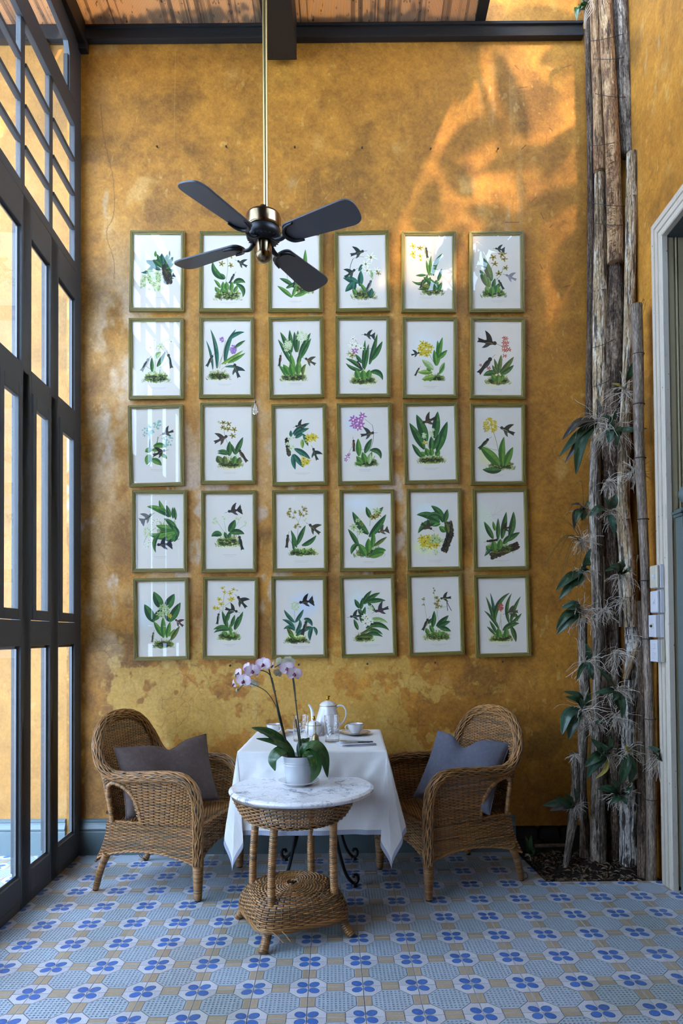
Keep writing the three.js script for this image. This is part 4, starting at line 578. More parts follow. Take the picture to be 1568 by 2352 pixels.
  { o: [1113, 68], t: [1297, 575], l: 'dense yellow flower ball on a thin stalk between two birds', d: [['A', [[1200, 440, 80, 90, '226,212,140']]], ['G', [[1320, 500, 100, 80]]], ['S', [[1300, 400, 1265, 260, 0.05, 3, '#7a6a3a'], [1290, 390, 1200, 360, -0.15, 2]]], ['L', [[1310, 510, 1155, 358, 36, 0.06, 'm'], [1335, 510, 1345, 290, 26, -0.12, 'm'], [1350, 510, 1412, 368, 26, -0.05, 'm'], [1320, 540, 1178, 535, 24, -0.08, 'd']]], ['C', [[1240, 210, 52, 58, 60, 13, 'y'], [1200, 240, 16, 14, 4, 8, 'k']]], ['B', [[1355, 240, 66, -155, 1, '#2c3024', '#9a9a6a'], [1200, 335, 60, -45, 0, '#22301f', '#5a6a3a']]]] },
  { o: [97, 715], t: [287, 1185], l: 'cascading green plant tilting right with white flowers at left', d: [['G', [[340, 1000, 80, 120]]], ['L', [[330, 880, 275, 762, 18, -0.1, 'm'], [335, 880, 182, 810, 22, 0.2, 'm'], [350, 890, 260, 835, 20, 0.3, 'd'], [360, 890, 330, 800, 16, 0, 'd'], [380, 900, 378, 815, 12, 0, 'd'], [400, 910, 390, 815, 12, 0, 'd'], [400, 980, 250, 950, 24, -0.1, 'm'], [400, 1000, 185, 1010, 26, -0.25, 'm'], [400, 1010, 250, 1040, 22, -0.2, 'm'], [400, 1030, 320, 1060, 24, -0.2, 'm'], [405, 1000, 310, 900, 22, 0.2, 'd'], [280, 1010, 250, 1155, 16, 0.35, 'd'], [405, 1020, 390, 1075, 22, 0.1, 'd'], [380, 960, 420, 1040, 18, -0.2, 'd']]], ['S', [[290, 930, 200, 900, 0.1, 2], [250, 970, 160, 1080, 0.2, 2]]], ['C', [[240, 925, 36, 26, 10, 16, 'w'], [190, 1000, 26, 40, 14, 16, 'l'], [185, 1090, 30, 34, 14, 16, 'w']]], ['B', [[190, 890, 56, -35, 2, '#6a6a64', '#2c3a28'], [300, 1095, 62, 175, 2, '#1c2230']]]] },
  { o: [623, 718], t: [810, 1172], l: 'low tuft with little white flowers beneath a flying dark bird', d: [['A', [[800, 1070, 120, 60, '222,226,140']]], ['G', [[795, 1070, 90, 80]]], ['S', [[780, 1010, 715, 915, -0.1, 2, '#8aa05a'], [785, 1010, 765, 900, 0, 2, '#8aa05a'], [830, 990, 890, 900, 0.1, 2, '#8aa05a'], [840, 1000, 935, 940, 0.1, 2, '#8aa05a']]], ['L', [[805, 1000, 852, 910, 26, 0.05, 'd'], [815, 1010, 922, 1018, 22, -0.25, 'd'], [750, 1025, 672, 1035, 22, 0.4, 'd'], [790, 1050, 770, 1000, 14, 0, 'd'], [800, 1050, 820, 1000, 14, 0, 'd']]], ['C', [[705, 920, 22, 24, 8, 15, 'l'], [765, 900, 14, 16, 4, 14, 'l'], [880, 895, 24, 16, 6, 15, 'l'], [925, 940, 14, 16, 4, 13, 'l']]], ['B', [[835, 845, 58, 170, 2, '#2a2622', '#4a3a30'], [890, 1070, 60, -105, 0, '#1e2a20', '#3a4a34']]]] },
  { o: [1153, 717], t: [1345, 1220], l: 'loose spray of tiny brown flowers over dark rounded bulbs', d: [['A', [[1370, 1155, 110, 40, '214,214,90']]], ['G', [[1355, 1155, 110, 45, 'b']]], ['S', [[1315, 1090, 1325, 930, 0, 2, '#5a5a4a'], [1325, 930, 1260, 830, 0, 1.5], [1325, 930, 1380, 810, 0, 1.5], [1290, 1110, 1255, 1060, 0, 2]]], ['L', [[1310, 1120, 1268, 990, 14, 0.05, 'd'], [1290, 1140, 1280, 1010, 12, 0, 'd'], [1315, 1100, 1380, 955, 18, -0.03, 'd'], [1350, 1105, 1460, 1030, 18, 0.2, 'd']]], ['C', [[1275, 865, 30, 40, 12, 14, 'k'], [1360, 850, 34, 40, 12, 14, 'k'], [1385, 910, 18, 16, 4, 14, 'l'], [1325, 960, 36, 14, 6, 15, 'k']]], ['B', [[1243, 1060, 56, -82, 0, '#2c2a1e', '#7a5a2a'], [1435, 975, 60, -140, 1, '#3a3622', '#8a8040']]]] },
  { o: [127, 713], t: [320, 1225], l: 'sturdy broad leaved plant with spidery green flowers', d: [['A', [[260, 790, 150, 80, '206,218,226']]], ['G', [[325, 1150, 110, 80]]], ['S', [[238, 1060, 230, 920, 0, 2], [330, 960, 335, 890, 0, 3]]], ['L', [[320, 1020, 200, 850, 28, -0.12, 'd'], [325, 1040, 455, 872, 26, 0.05, 'd'], [335, 900, 303, 815, 18, 0, 'd'], [365, 890, 434, 817, 16, 0, 'd'], [245, 1110, 165, 980, 18, 0.05, 'd'], [240, 1090, 190, 1170, 18, 0.3, 'd'], [320, 1160, 320, 1050, 26, 0, 'm'], [300, 1180, 248, 1090, 26, 0, 'm'], [350, 1120, 360, 1000, 18, 0, 'm'], [350, 1160, 452, 1140, 26, -0.1, 'm'], [360, 1110, 460, 1040, 14, 0, 'o'], [330, 1190, 440, 1160, 24, -0.1, 'm']]], ['F', [[210, 965, 34, 'g', 7], [240, 915, 28, 'g', 6], [258, 1000, 30, 'g', 6], [270, 945, 20, 'k'], [360, 890, 40, 'k', 7], [385, 850, 34, 'g', 7], [395, 875, 26, 'k', 6]]], ['B', [[420, 1000, 46, 165, 2, '#4a4030', '#b08a28']]]] },
  { o: [630, 703], t: [818, 1212], l: 'big yellow green flower bunch hanging before a dark bark curve', d: [['A', [[760, 860, 120, 90, '212,222,226'], [740, 1120, 110, 60, '222,222,150']]], ['W', [[920, 930, 935, 1030, 60], [932, 1020, 885, 1145, 52]]], ['L', [[880, 930, 790, 805, 26, 0.25, 'd'], [855, 930, 680, 872, 28, 0.25, 'd'], [850, 940, 690, 1010, 26, 0.4, 'd'], [870, 890, 750, 900, 14, 0.5, 'd'], [890, 930, 915, 832, 20, 0.02, 'd'], [860, 940, 800, 960, 14, 0.1, 'm'], [900, 1000, 850, 960, 22, 0, 'm'], [920, 1010, 900, 930, 20, 0, 'o']]], ['C', [[780, 1070, 72, 52, 26, 30, 'y'], [830, 1050, 40, 30, 8, 30, 'g'], [740, 1120, 30, 20, 5, 22, 'l'], [822, 1150, 20, 20, 5, 20, 'l']]], ['B', [[765, 965, 52, 30, 1, '#3a2e1c', '#7a3a2a']]]] },
  { o: [1127, 710], t: [1318, 1222], l: 'leafy plant on a slanting dark log with ghostly pale petals', d: [['A', [[1180, 960, 100, 200, '222,226,190']]], ['W', [[1235, 1190, 1440, 1110, 56]]], ['G', [[1300, 1130, 100, 70]]], ['S', [[1230, 930, 1290, 800, 0.1, 1.2, 'rgba(150,160,130,.6)'], [1220, 900, 1340, 830, 0.1, 1.2, 'rgba(150,160,130,.6)'], [1200, 870, 1320, 880, 0.1, 1.2, 'rgba(150,160,130,.6)'], [1240, 860, 1310, 940, 0.1, 1.2, 'rgba(150,160,130,.6)']]], ['L', [[1255, 1060, 1188, 930, 20, 0, 'd'], [1290, 1070, 1295, 905, 16, 0, 'd'], [1320, 1060, 1358, 860, 22, 0, 'd'], [1375, 1050, 1412, 858, 24, 0.1, 'd'], [1350, 1080, 1458, 1015, 20, -0.05, 'd'], [1270, 1000, 1255, 930, 12, 0, 'm'], [1330, 1100, 1385, 1030, 18, 0, 'd'], [1230, 1150, 1200, 1110, 18, 0, 'm'], [1265, 1150, 1255, 1070, 24, 0, 'm'], [1300, 1140, 1310, 1060, 22, 0, 'm'], [1240, 1130, 1185, 1188, 12, 0, 'b']]], ['B', [[1345, 985, 44, 165, 1, '#2a2c1c'], [1235, 1075, 48, 172, 0, '#2a2c1c', '#4a4a2c']]]] },
  { o: [110, 90], t: [313, 607], l: 'paddle shaped leaves on swollen stems, small bird at right', d: [['A', [[170, 330, 110, 130, '214,222,226']]], ['G', [[305, 555, 75, 55]]], ['L', [[300, 500, 232, 385, 20, 0.02, 'm'], [305, 510, 305, 350, 20, 0, 'm'], [330, 510, 358, 390, 18, 0, 'm'], [350, 500, 395, 445, 14, 0.05, 'y'], [360, 530, 430, 425, 16, 0, 'o'], [235, 390, 165, 258, 32, 0.0, 'd'], [300, 290, 237, 165, 34, -0.05, 'd'], [325, 300, 393, 185, 32, 0.0, 'd'], [355, 390, 438, 250, 30, 0.0, 'd'], [235, 380, 300, 290, 24, 0, 'd'], [355, 390, 320, 310, 22, 0, 'd']]], ['C', [[310, 320, 40, 46, 16, 24, 'g'], [365, 350, 20, 10, 3, 18, 'y']]], ['S', [[265, 540, 200, 492, 0.1, 1.5]]], ['B', [[418, 395, 44, -140, 1, '#4a2e2a', '#c8b8a0'], [228, 495, 42, -80, 0, '#5a6040', '#c0c090']]]] },
  { o: [638, 75], t: [815, 551], l: 'light spray of butter yellow flowers with three birds', d: [['A', [[810, 490, 110, 50]]], ['G', [[810, 485, 80, 60, 'b']]], ['S', [[770, 400, 775, 160, -0.08, 2], [770, 270, 840, 220, 0, 1.5], [770, 180, 870, 145, -0.2, 1.5], [760, 300, 700, 280, 0, 1.5]]], ['L', [[800, 430, 755, 302, 16, 0, 'd'], [785, 390, 815, 290, 16, 0, 'd'], [815, 440, 692, 440, 16, 0.3, 'd'], [810, 445, 695, 465, 14, 0.3, 'd'], [825, 420, 853, 330, 14, 0, 'd'], [850, 440, 880, 340, 14, 0, 'd'], [855, 440, 915, 305, 16, 0, 'd'], [870, 370, 915, 330, 10, 0, 'd'], [825, 470, 815, 400, 12, 0, 'm']]], ['F', [[758, 132, 20, 'y'], [772, 160, 20, 'y'], [840, 140, 20, 'y'], [870, 150, 10, 'y'], [818, 170, 24, 'y'], [735, 215, 24, 'y'], [818, 215, 24, 'y'], [832, 210, 22, 'y'], [748, 250, 26, 'y'], [698, 280, 22, 'y'], [722, 280, 22, 'y']]], ['B', [[895, 225, 60, -130, 1, '#1e2420'], [838, 300, 54, 15, 1, '#22261e', '#c0c8b0'], [728, 350, 46, -80, 0, '#2a3020', '#a0a880']]]] },
  { o: [1152, 72], t: [1350, 570], l: 'single pale flower ball beneath a black bird with fanned tail', d: [['A', [[1370, 270, 150, 120, '196,214,226'], [1310, 490, 90, 40, '222,218,120']]], ['G', [[1315, 520, 90, 45]]], ['S', [[1305, 480, 1298, 290, 0, 2.5, '#7a90a0']]], ['L', [[1300, 390, 1220, 295, 14, -0.1, 'b'], [1305, 390, 1368, 293, 14, 0.05, 'b'], [1300, 440, 1205, 368, 14, 0.25, 'b'], [1300, 450, 1215, 440, 14, 0.5, 'b'], [1310, 450, 1335, 365, 14, 0.4, 'b'], [1310, 470, 1345, 395, 14, 0.1, 'b'], [1290, 500, 1240, 425, 16, 0, 'o'], [1310, 490, 1380, 430, 14, 0, 'b'], [1350, 470, 1440, 430, 16, -0.3, 'b'], [1370, 365, 1432, 420, 16, -0.4, 'b'], [1435, 425, 1415, 528, 16, 0.2, 'b'], [1440, 425, 1462, 490, 12, -0.3, 'b'], [1300, 510, 1250, 470, 12, 0, 'm']]], ['C', [[1305, 272, 32, 34, 34, 12, 'l']]], ['B', [[1378, 420, 62, -72, 0, '#2a2c2a'], [1375, 240, 60, 172, 2, '#161616']]]], e: [[1378, 205, 42], [1410, 245, 50]] },
  { o: [125, 70], t: [325, 566], l: 'white flowers tucked in a column of arching striped leaves', d: [['A', [[260, 230, 120, 100, '214,224,228'], [300, 525, 90, 30]]], ['G', [[270, 505, 70, 60]]], ['L', [[270, 260, 340, 162, 16, -0.1, 'd'], [280, 260, 405, 180, 18, -0.12, 'd'], [290, 250, 445, 240, 18, -0.12, 'd'], [310, 250, 370, 325, 14, 0, 'd'], [245, 290, 210, 222, 16, 0, 'd'], [255, 300, 272, 212, 14, 0, 'd'], [265, 340, 235, 295, 16, 0, 'd'], [265, 360, 290, 280, 14, 0, 'd'], [270, 400, 245, 340, 14, 0, 'd'], [300, 400, 455, 405, 20, -0.3, 'p'], [290, 440, 465, 462, 20, -0.4, 'd'], [290, 460, 415, 492, 14, -0.3, 'd'], [280, 490, 415, 508, 14, -0.25, 'd'], [230, 450, 200, 370, 14, 0, 'd'], [240, 500, 345, 505, 18, -0.1, 'o'], [250, 480, 350, 420, 10, 0.1, 'o']]], ['C', [[300, 375, 38, 30, 10, 30, 'w'], [325, 300, 18, 20, 4, 20, 'l']]], ['B', [[400, 310, 60, 165, 1, '#2a2c30', '#7a2a44'], [205, 350, 50, 175, 1, '#22302a', '#8a9a80']]]] },
  { o: [635, 52], t: [833, 555], l: 'thin stalks of small green buds over a heap of round bulbs', d: [['A', [[825, 500, 120, 45, '206,214,110']]], ['G', [[825, 490, 100, 65, 'b']]], ['S', [[815, 400, 840, 280, 0, 1.5], [840, 380, 810, 150, -0.05, 1.5], [750, 360, 730, 220, 0, 1.5], [850, 290, 900, 275, 0, 1.5]]], ['L', [[790, 430, 808, 305, 18, 0.06, 'd'], [820, 420, 915, 342, 20, 0.05, 'd'], [830, 430, 928, 388, 18, -0.1, 'd'], [840, 430, 930, 462, 18, -0.1, 'd'], [760, 400, 790, 360, 12, 0, 'd'], [760, 480, 740, 430, 16, 0, 'm'], [800, 470, 770, 410, 16, 0, 'm']]], ['C', [[828, 225, 20, 50, 9, 16, 'k'], [840, 275, 26, 14, 5, 15, 'k'], [812, 155, 10, 24, 7, 8, 'k'], [728, 235, 12, 34, 9, 8, 'k']]], ['B', [[888, 215, 46, 175, 1, '#2a3020', '#c8b870'], [745, 395, 54, -62, 0, '#2a2c20', '#8a8040']], ], ['S', [[905, 240, 910, 308, 0.03, 4, '#1c1c1c'], [905, 240, 938, 308, 0.03, 4, '#1c1c1c']]]] },
  { o: [1135, 60], t: [1328, 562], l: 'one pink flower head among long curling grass leaves', d: [['A', [[1310, 505, 100, 50, '214,214,110']]], ['G', [[1305, 500, 85, 55, 'b']]], ['S', [[1290, 440, 1310, 300, 0.05, 2.5], [1320, 470, 1310, 370, -0.1, 2.5, '#8a8a3a']]], ['L', [[1265, 400, 1232, 168, 12, 0.05, 'b'], [1260, 400, 1198, 195, 12, 0.05, 'd'], [1262, 380, 1380, 172, 18, -0.3, 'd'], [1290, 440, 1182, 300, 12, 0.12, 'd'], [1270, 470, 1220, 375, 12, 0.05, 'd'], [1260, 480, 1200, 418, 10, 0.05, 'd'], [1370, 400, 1395, 175, 14, -0.25, 'd'], [1380, 400, 1462, 200, 14, -0.12, 'd'], [1375, 380, 1435, 390, 14, -1.6, 'd'], [1320, 450, 1445, 400, 20, -0.2, 'd'], [1380, 420, 1415, 538, 18, -0.1, 'd'], [1380, 400, 1465, 325, 12, 0.1, 'd'], [1290, 500, 1285, 430, 22, 0, 'm'], [1340, 500, 1350, 430, 20, 0, 'm']]], ['C', [[1308, 275, 18, 34, 34, 9, 'r'], [1306, 315, 12, 12, 8, 7, 'w']]], ['B', [[1380, 320, 52, 172, 1, '#3a402c', '#c0c8b0']]]] },
];
const FRAMES = [[-1.151, 3.488, -0.0141], [-0.732, 3.482, -0.01], [-0.318, 3.478, -0.01], [0.084, 3.477, 0.0086], [0.484, 3.469, -0.0116], [0.893, 3.467, -0.0044], [-1.157, 2.957, -0.003], [-0.735, 2.96, -0.0083], [-0.316, 2.957, 0.008], [0.083, 2.958, -0.0032], [0.486, 2.95, -0.008], [0.892, 2.943, -0.0156], [-1.159, 2.432, 0.0179], [-0.729, 2.442, -0.0017], [-0.302, 2.431, 0.0084], [0.09, 2.433, 0.0092], [0.488, 2.435, 0.0134], [0.887, 2.424, -0.005], [-1.139, 1.918, -0.0013], [-0.725, 1.913, -0.0023], [-0.302, 1.913, 0.0017], [0.1, 1.912, -0.0018], [0.501, 1.915, 0.0022], [0.896, 1.913, 0.0076], [-1.13, 1.393, 0.0109], [-0.718, 1.395, -0.0111], [-0.309, 1.397, 0.0005], [0.101, 1.401, 0.0209], [0.504, 1.408, 0.0213], [0.901, 1.397, 0.0157]];
const ROWNAME = ['top row', 'second row', 'third row', 'fourth row', 'bottom row'];
{
  const sheets = [[0, 3], [3, 2]].map(([from, rows]) => canvasTex(1920, rows * 490, (c) => {
    for (let k = 0; k < rows * 6; k++) { const n = from * 6 + k; c.save(); c.translate((k % 6) * 320, Math.floor(k / 6) * 490); c.scale(320 / 365, 490 / 560); drawPlate(c, PLATES[n], 900 + n); c.restore(); }
  }));
  const paper = sheets.map((map) => std({ name: 'printed_paper', map, roughness: 0.85 }));
  M.frame = std({ name: 'olive_gilt_frame', roughness: 0.36, metalness: 0.1, map: canvasTex(256, 256, (c) => { c.fillStyle = '#8a7a40'; c.fillRect(0, 0, 256, 256); const r = rng(4); for (let i = 0; i < 900; i++) { c.fillStyle = r() < 0.6 ? `rgba(${120 + r() * 40},${116 + r() * 36},${56 + r() * 30},.22)` : `rgba(36,34,14,.25)`; c.fillRect(r() * 256, r() * 256, 3 + r() * 50, 1 + r() * 2); } }) });
  M.pictureGlass = phys({ name: 'picture_glass', color: 0xffffff, roughness: 0.0, transmission: 1, thickness: 0, ior: 1.5 });
  const FW = 0.329, FH = 0.491, prof = [[0, -0.012], [0, 0.007], [0.0012, 0.0098], [0.0042, 0.0098], [0.0054, 0.0060], [0.0066, 0.0060], [0.008, 0.0112], [0.0112, 0.0112], [0.0124, 0.0066], [0.0138, 0.0066], [0.0150, 0.0096], [0.0178, 0.0092], [0.0195, 0.0055], [0.0225, 0.005], [0.0225, -0.003]];
  const moulding = mould(FW, FH, prof), back = box(FW - 0.004, FH - 0.004, 0.003, 0, 0, -0.0095), glass = new THREE.PlaneGeometry(FW - 0.042, FH - 0.042).translate(0, 0, 0.0035);
  for (let n = 0; n < 30; n++) {
    const [x, y, a] = FRAMES[n], row = Math.floor(n / 6), s = row < 3 ? 0 : 1, rr = s ? row - 3 : row, rows = s ? 2 : 3;
    const t = thing('framed_print', `olive framed botanical print, ${ROWNAME[row]}: ${PLATES[n].l}`.split(' ').slice(0, 16).join(' '), 'picture', [x, y, BACK + 0.0135], 0, 'framed botanical prints on the ochre wall');
    t.rotation.z = a;
    mesh('frame', moulding, M.frame, t);
    mesh('backing', back, M.grout, t);
    const pg = new THREE.PlaneGeometry(FW - 0.043, FH - 0.043).translate(0, 0, -0.002), uv = pg.attributes.uv;
    for (let i = 0; i < uv.count; i++) uv.setXY(i, (n % 6 + lerp(0.004, 0.996, uv.getX(i))) / 6, 1 - (rr + 1 - lerp(0.003, 0.997, uv.getY(i))) / rows);
    mesh('print', pg, paper[s], t);
    mesh('glass', glass, M.pictureGlass, t);
  }
}
// nails and wall plugs left in the plaster
{
  M.nail = std({ name: 'rusty_nail', color: 0x4a4038, roughness: 0.5, metalness: 0.6 });
  const nail = merge([new THREE.CylinderGeometry(0.003, 0.003, 0.022, 8).rotateX(Math.PI / 2).translate(0, 0, 0.006), new THREE.SphereGeometry(0.006, 10, 8).translate(0, 0, 0.018)]);
  const put = (px, py, where, nth) => { const p = at(px, py, BACK), m = mesh('nail', nail, M.nail); m.position.copy(p); m.rotation.set(0.25, 0, 0); tag(m, `small bare nail in the ochre wall ${where}, ${nth}`, 'nail', `nails ${where}`); };
  const nth = ['leftmost', 'second from left', 'third from left', 'fourth from left', 'fifth from left', 'rightmost'];
  [[362, 339], [520, 339], [677, 340], [831, 341], [988, 344], [1142, 344]].forEach(([x, y], i) => put(x, y, 'high above the prints', nth[i]));
  [[529, 1527], [686, 1525], [843, 1523], [998, 1520], [1152, 1518]].forEach(([x, y], i) => put(x, y, 'just below the prints', [...nth.slice(0, 4), nth[5]][i]));
  const pl = mesh('wall_plug', merge([new THREE.TorusGeometry(0.008, 0.0025, 8, 16), new THREE.CylinderGeometry(0.008, 0.008, 0.004, 14).rotateX(Math.PI / 2).translate(0, 0, -0.001)]), M.nail); pl.position.copy(at(247, 1866, BACK + 0.001)); tag(pl, 'small round wall plug low on the wall beside the left chair', 'wall plug');
}
// ---------------------------------------------------------------- wicker
M.wicker = std({ name: 'woven_rattan', vertexColors: true, roughness: 0.34 });
const CANE = [[0.30, 0.165, 0.062], [0.26, 0.14, 0.052], [0.23, 0.125, 0.048], [0.34, 0.195, 0.08], [0.19, 0.11, 0.046], [0.27, 0.16, 0.068], [0.13, 0.092, 0.05], [0.24, 0.145, 0.066]];
function caneColor(r, dark = 1) { const c = CANE[Math.floor(r() * CANE.length)], k = (0.85 + r() * 0.3) * dark; return [c[0] * k * 1.22, c[1] * k * 1.02, c[2] * k * 0.78]; }
// Strands are gathered into one buffer: thin tubes with few sides.
class Weave {
  constructor(seed) { this.pos = []; this.nor = []; this.col = []; this.idx = []; this.r = rng(seed); this.vary = false; }
  strand(P, N, rad, col, flat = 1, sides = 5) {         // P points, N surface normals; flat < 1 makes a split cane lying on the surface
    const n = P.length; if (n < 2) return; const base = this.pos.length / 3, T = V(), B = V(); let c0 = col, left = 10 + this.r() * 50;
    for (let i = 0; i < n; i++) {
      T.subVectors(P[Math.min(n - 1, i + 1)], P[Math.max(0, i - 1)]).normalize(); const U = N[i].clone().addScaledVector(T, -N[i].dot(T)).normalize(); B.crossVectors(T, U); if (this.vary && --left < 0) { c0 = caneColor(this.r); left = 10 + this.r() * 50; }
      for (let k = 0; k < sides; k++) { const a = k / sides * 6.2832, ca = Math.cos(a) * flat, sa = Math.sin(a), x = ca * U.x + sa * B.x, y = ca * U.y + sa * B.y, z = ca * U.z + sa * B.z; this.pos.push(P[i].x + rad * x, P[i].y + rad * y, P[i].z + rad * z); const l = Math.hypot(x, y, z) || 1; this.nor.push(x / l, y / l, z / l); this.col.push(c0[0], c0[1], c0[2]); }
    }
    for (let i = 0; i < n - 1; i++) for (let k = 0; k < sides; k++) { const a = base + i * sides + k, b = base + i * sides + (k + 1) % sides; this.idx.push(a, b, a + sides, b, b + sides, a + sides); }
  }
  get geo() { const g = new THREE.BufferGeometry(); g.setAttribute('position', new THREE.Float32BufferAttribute(this.pos, 3)); g.setAttribute('normal', new THREE.Float32BufferAttribute(this.nor, 3)); g.setAttribute('color', new THREE.Float32BufferAttribute(this.col, 3)); g.setAttribute('uv', new THREE.Float32BufferAttribute(new Float32Array(this.pos.length / 3 * 2), 2)); g.setIndex(this.idx); return g; }
}
// rows of weft laid over the surface S(a, row) -> point for a in [a0, a1]; the weft waves over stakes `spacing` apart
function weaveRows(w, rows, S, opt) {
  w.vary = true;
  const { spacing, amp, rad, step = 4, dark = 1, flat = 0.8 } = opt;
  rows.forEach((row, k) => {
    for (const [a0, a1] of row.spans) {
      const fine = 60, Q = []; for (let i = 0; i <= fine; i++) Q.push(S(lerp(a0, a1, i / fine), row.v));
      let len = 0; const acc = [0]; for (let i = 1; i <= fine; i++) acc.push(len += Q[i].distanceTo(Q[i - 1]));
      if (len < spacing * 0.6) continue;
      const n = Math.max(4, Math.ceil(len / spacing * step)), P = [], N = []; let j = 0, col = caneColor(w.r, dark);
      for (let i = 0; i <= n; i++) {
        const s = i / n * len; while (j < fine - 1 && acc[j + 1] < s) j++;
        const t = (s - acc[j]) / Math.max(1e-9, acc[j + 1] - acc[j]), a = lerp(a0, a1, (j + t) / fine), p = S(a, row.v), e = 0.004;
        const da = S(clamp(a + e, -1, 1), row.v).sub(S(clamp(a - e, -1, 1), row.v)), dv = S(a, row.v + 0.003).sub(S(a, row.v - 0.003)), nn = V().crossVectors(da, dv).normalize(); if (opt.flip) nn.negate();
        const phase = opt.phase ? opt.phase(a) : (s + (row.s0 || 0)) / spacing;
        p.addScaledVector(nn, amp * Math.sin(Math.PI * phase + (k % 2) * Math.PI)); P.push(p); N.push(nn);
      }
      w.strand(P, N, rad, col, flat);
    }
  });
  w.vary = false;
}
// a rolled, plaited edge along a curve
function plait(w, pts, R, n = 14, turns = 5, rad = 0.0042, dark = 1) {
  const m = pts.length, T = pts.map((p, i) => V().subVectors(pts[Math.min(m - 1, i + 1)], pts[Math.max(0, i - 1)]).normalize()); const N = []; let u = Math.abs(T[0].y) > 0.8 ? V(1, 0, 0) : V(0, 1, 0);
  for (let i = 0; i < m; i++) { u = u.clone().addScaledVector(T[i], -u.dot(T[i])).normalize(); N.push(u.clone()); }
  for (let k = 0; k < n; k++) {
    const P = [], Q = [], dir = k % 2 ? 1 : -1; const col = caneColor(w.r, dark * (k % 4 === 3 ? 0.6 : 1));
    for (let i = 0; i < m; i++) { const t = i / (m - 1), a = 6.2832 * (k / n + dir * 0) + 0.17 * dir * Math.sin(t * turns * 6.2832 + (k >> 1) * 1.7), B = V().crossVectors(T[i], N[i]), d = N[i].clone().multiplyScalar(Math.cos(a)).addScaledVector(B, Math.sin(a)); const rr = R - rad * 0.7 + rad * 0.6 * Math.sin(t * turns * 6.2832 + (k >> 1) * 1.7 + k * Math.PI / 2); P.push(pts[i].clone().addScaledVector(d, rr)); Q.push(d); }
    w.vary = true; w.strand(P, Q, rad, col, 0.8); w.vary = false;
  }
  const P = pts.map((p) => p.clone()); w.strand(P, N, R - rad * 1.1, [0.07, 0.042, 0.022], 1, 8);
}
// a rod bound round and round with cane
function wrapped(pts, r0, r1, pitch = 0.0065, seed = 1, dark = 1, sides = 12) {
  let L = 0; for (let i = 1; i < pts.length; i++) L += pts[i].distanceTo(pts[i - 1]);
  const turns = Math.max(3, Math.round(L / pitch)), P = new THREE.CatmullRomCurve3(pts).getSpacedPoints(turns * 4), r = rng(seed), cols = Array.from({ length: turns + 1 }, () => caneColor(r, dark));
  return tube(P, (t, i) => lerp(r0, r1, t) * (1 + (0.10 * Math.abs(Math.sin(Math.PI * (i % 4) / 4)) - 0.04)), sides, { color: (t, i) => { const c = cols[Math.floor(i / 4)], k = i % 4 === 0 ? 0.55 : 1; return [c[0] * k, c[1] * k, c[2] * k]; } });
}
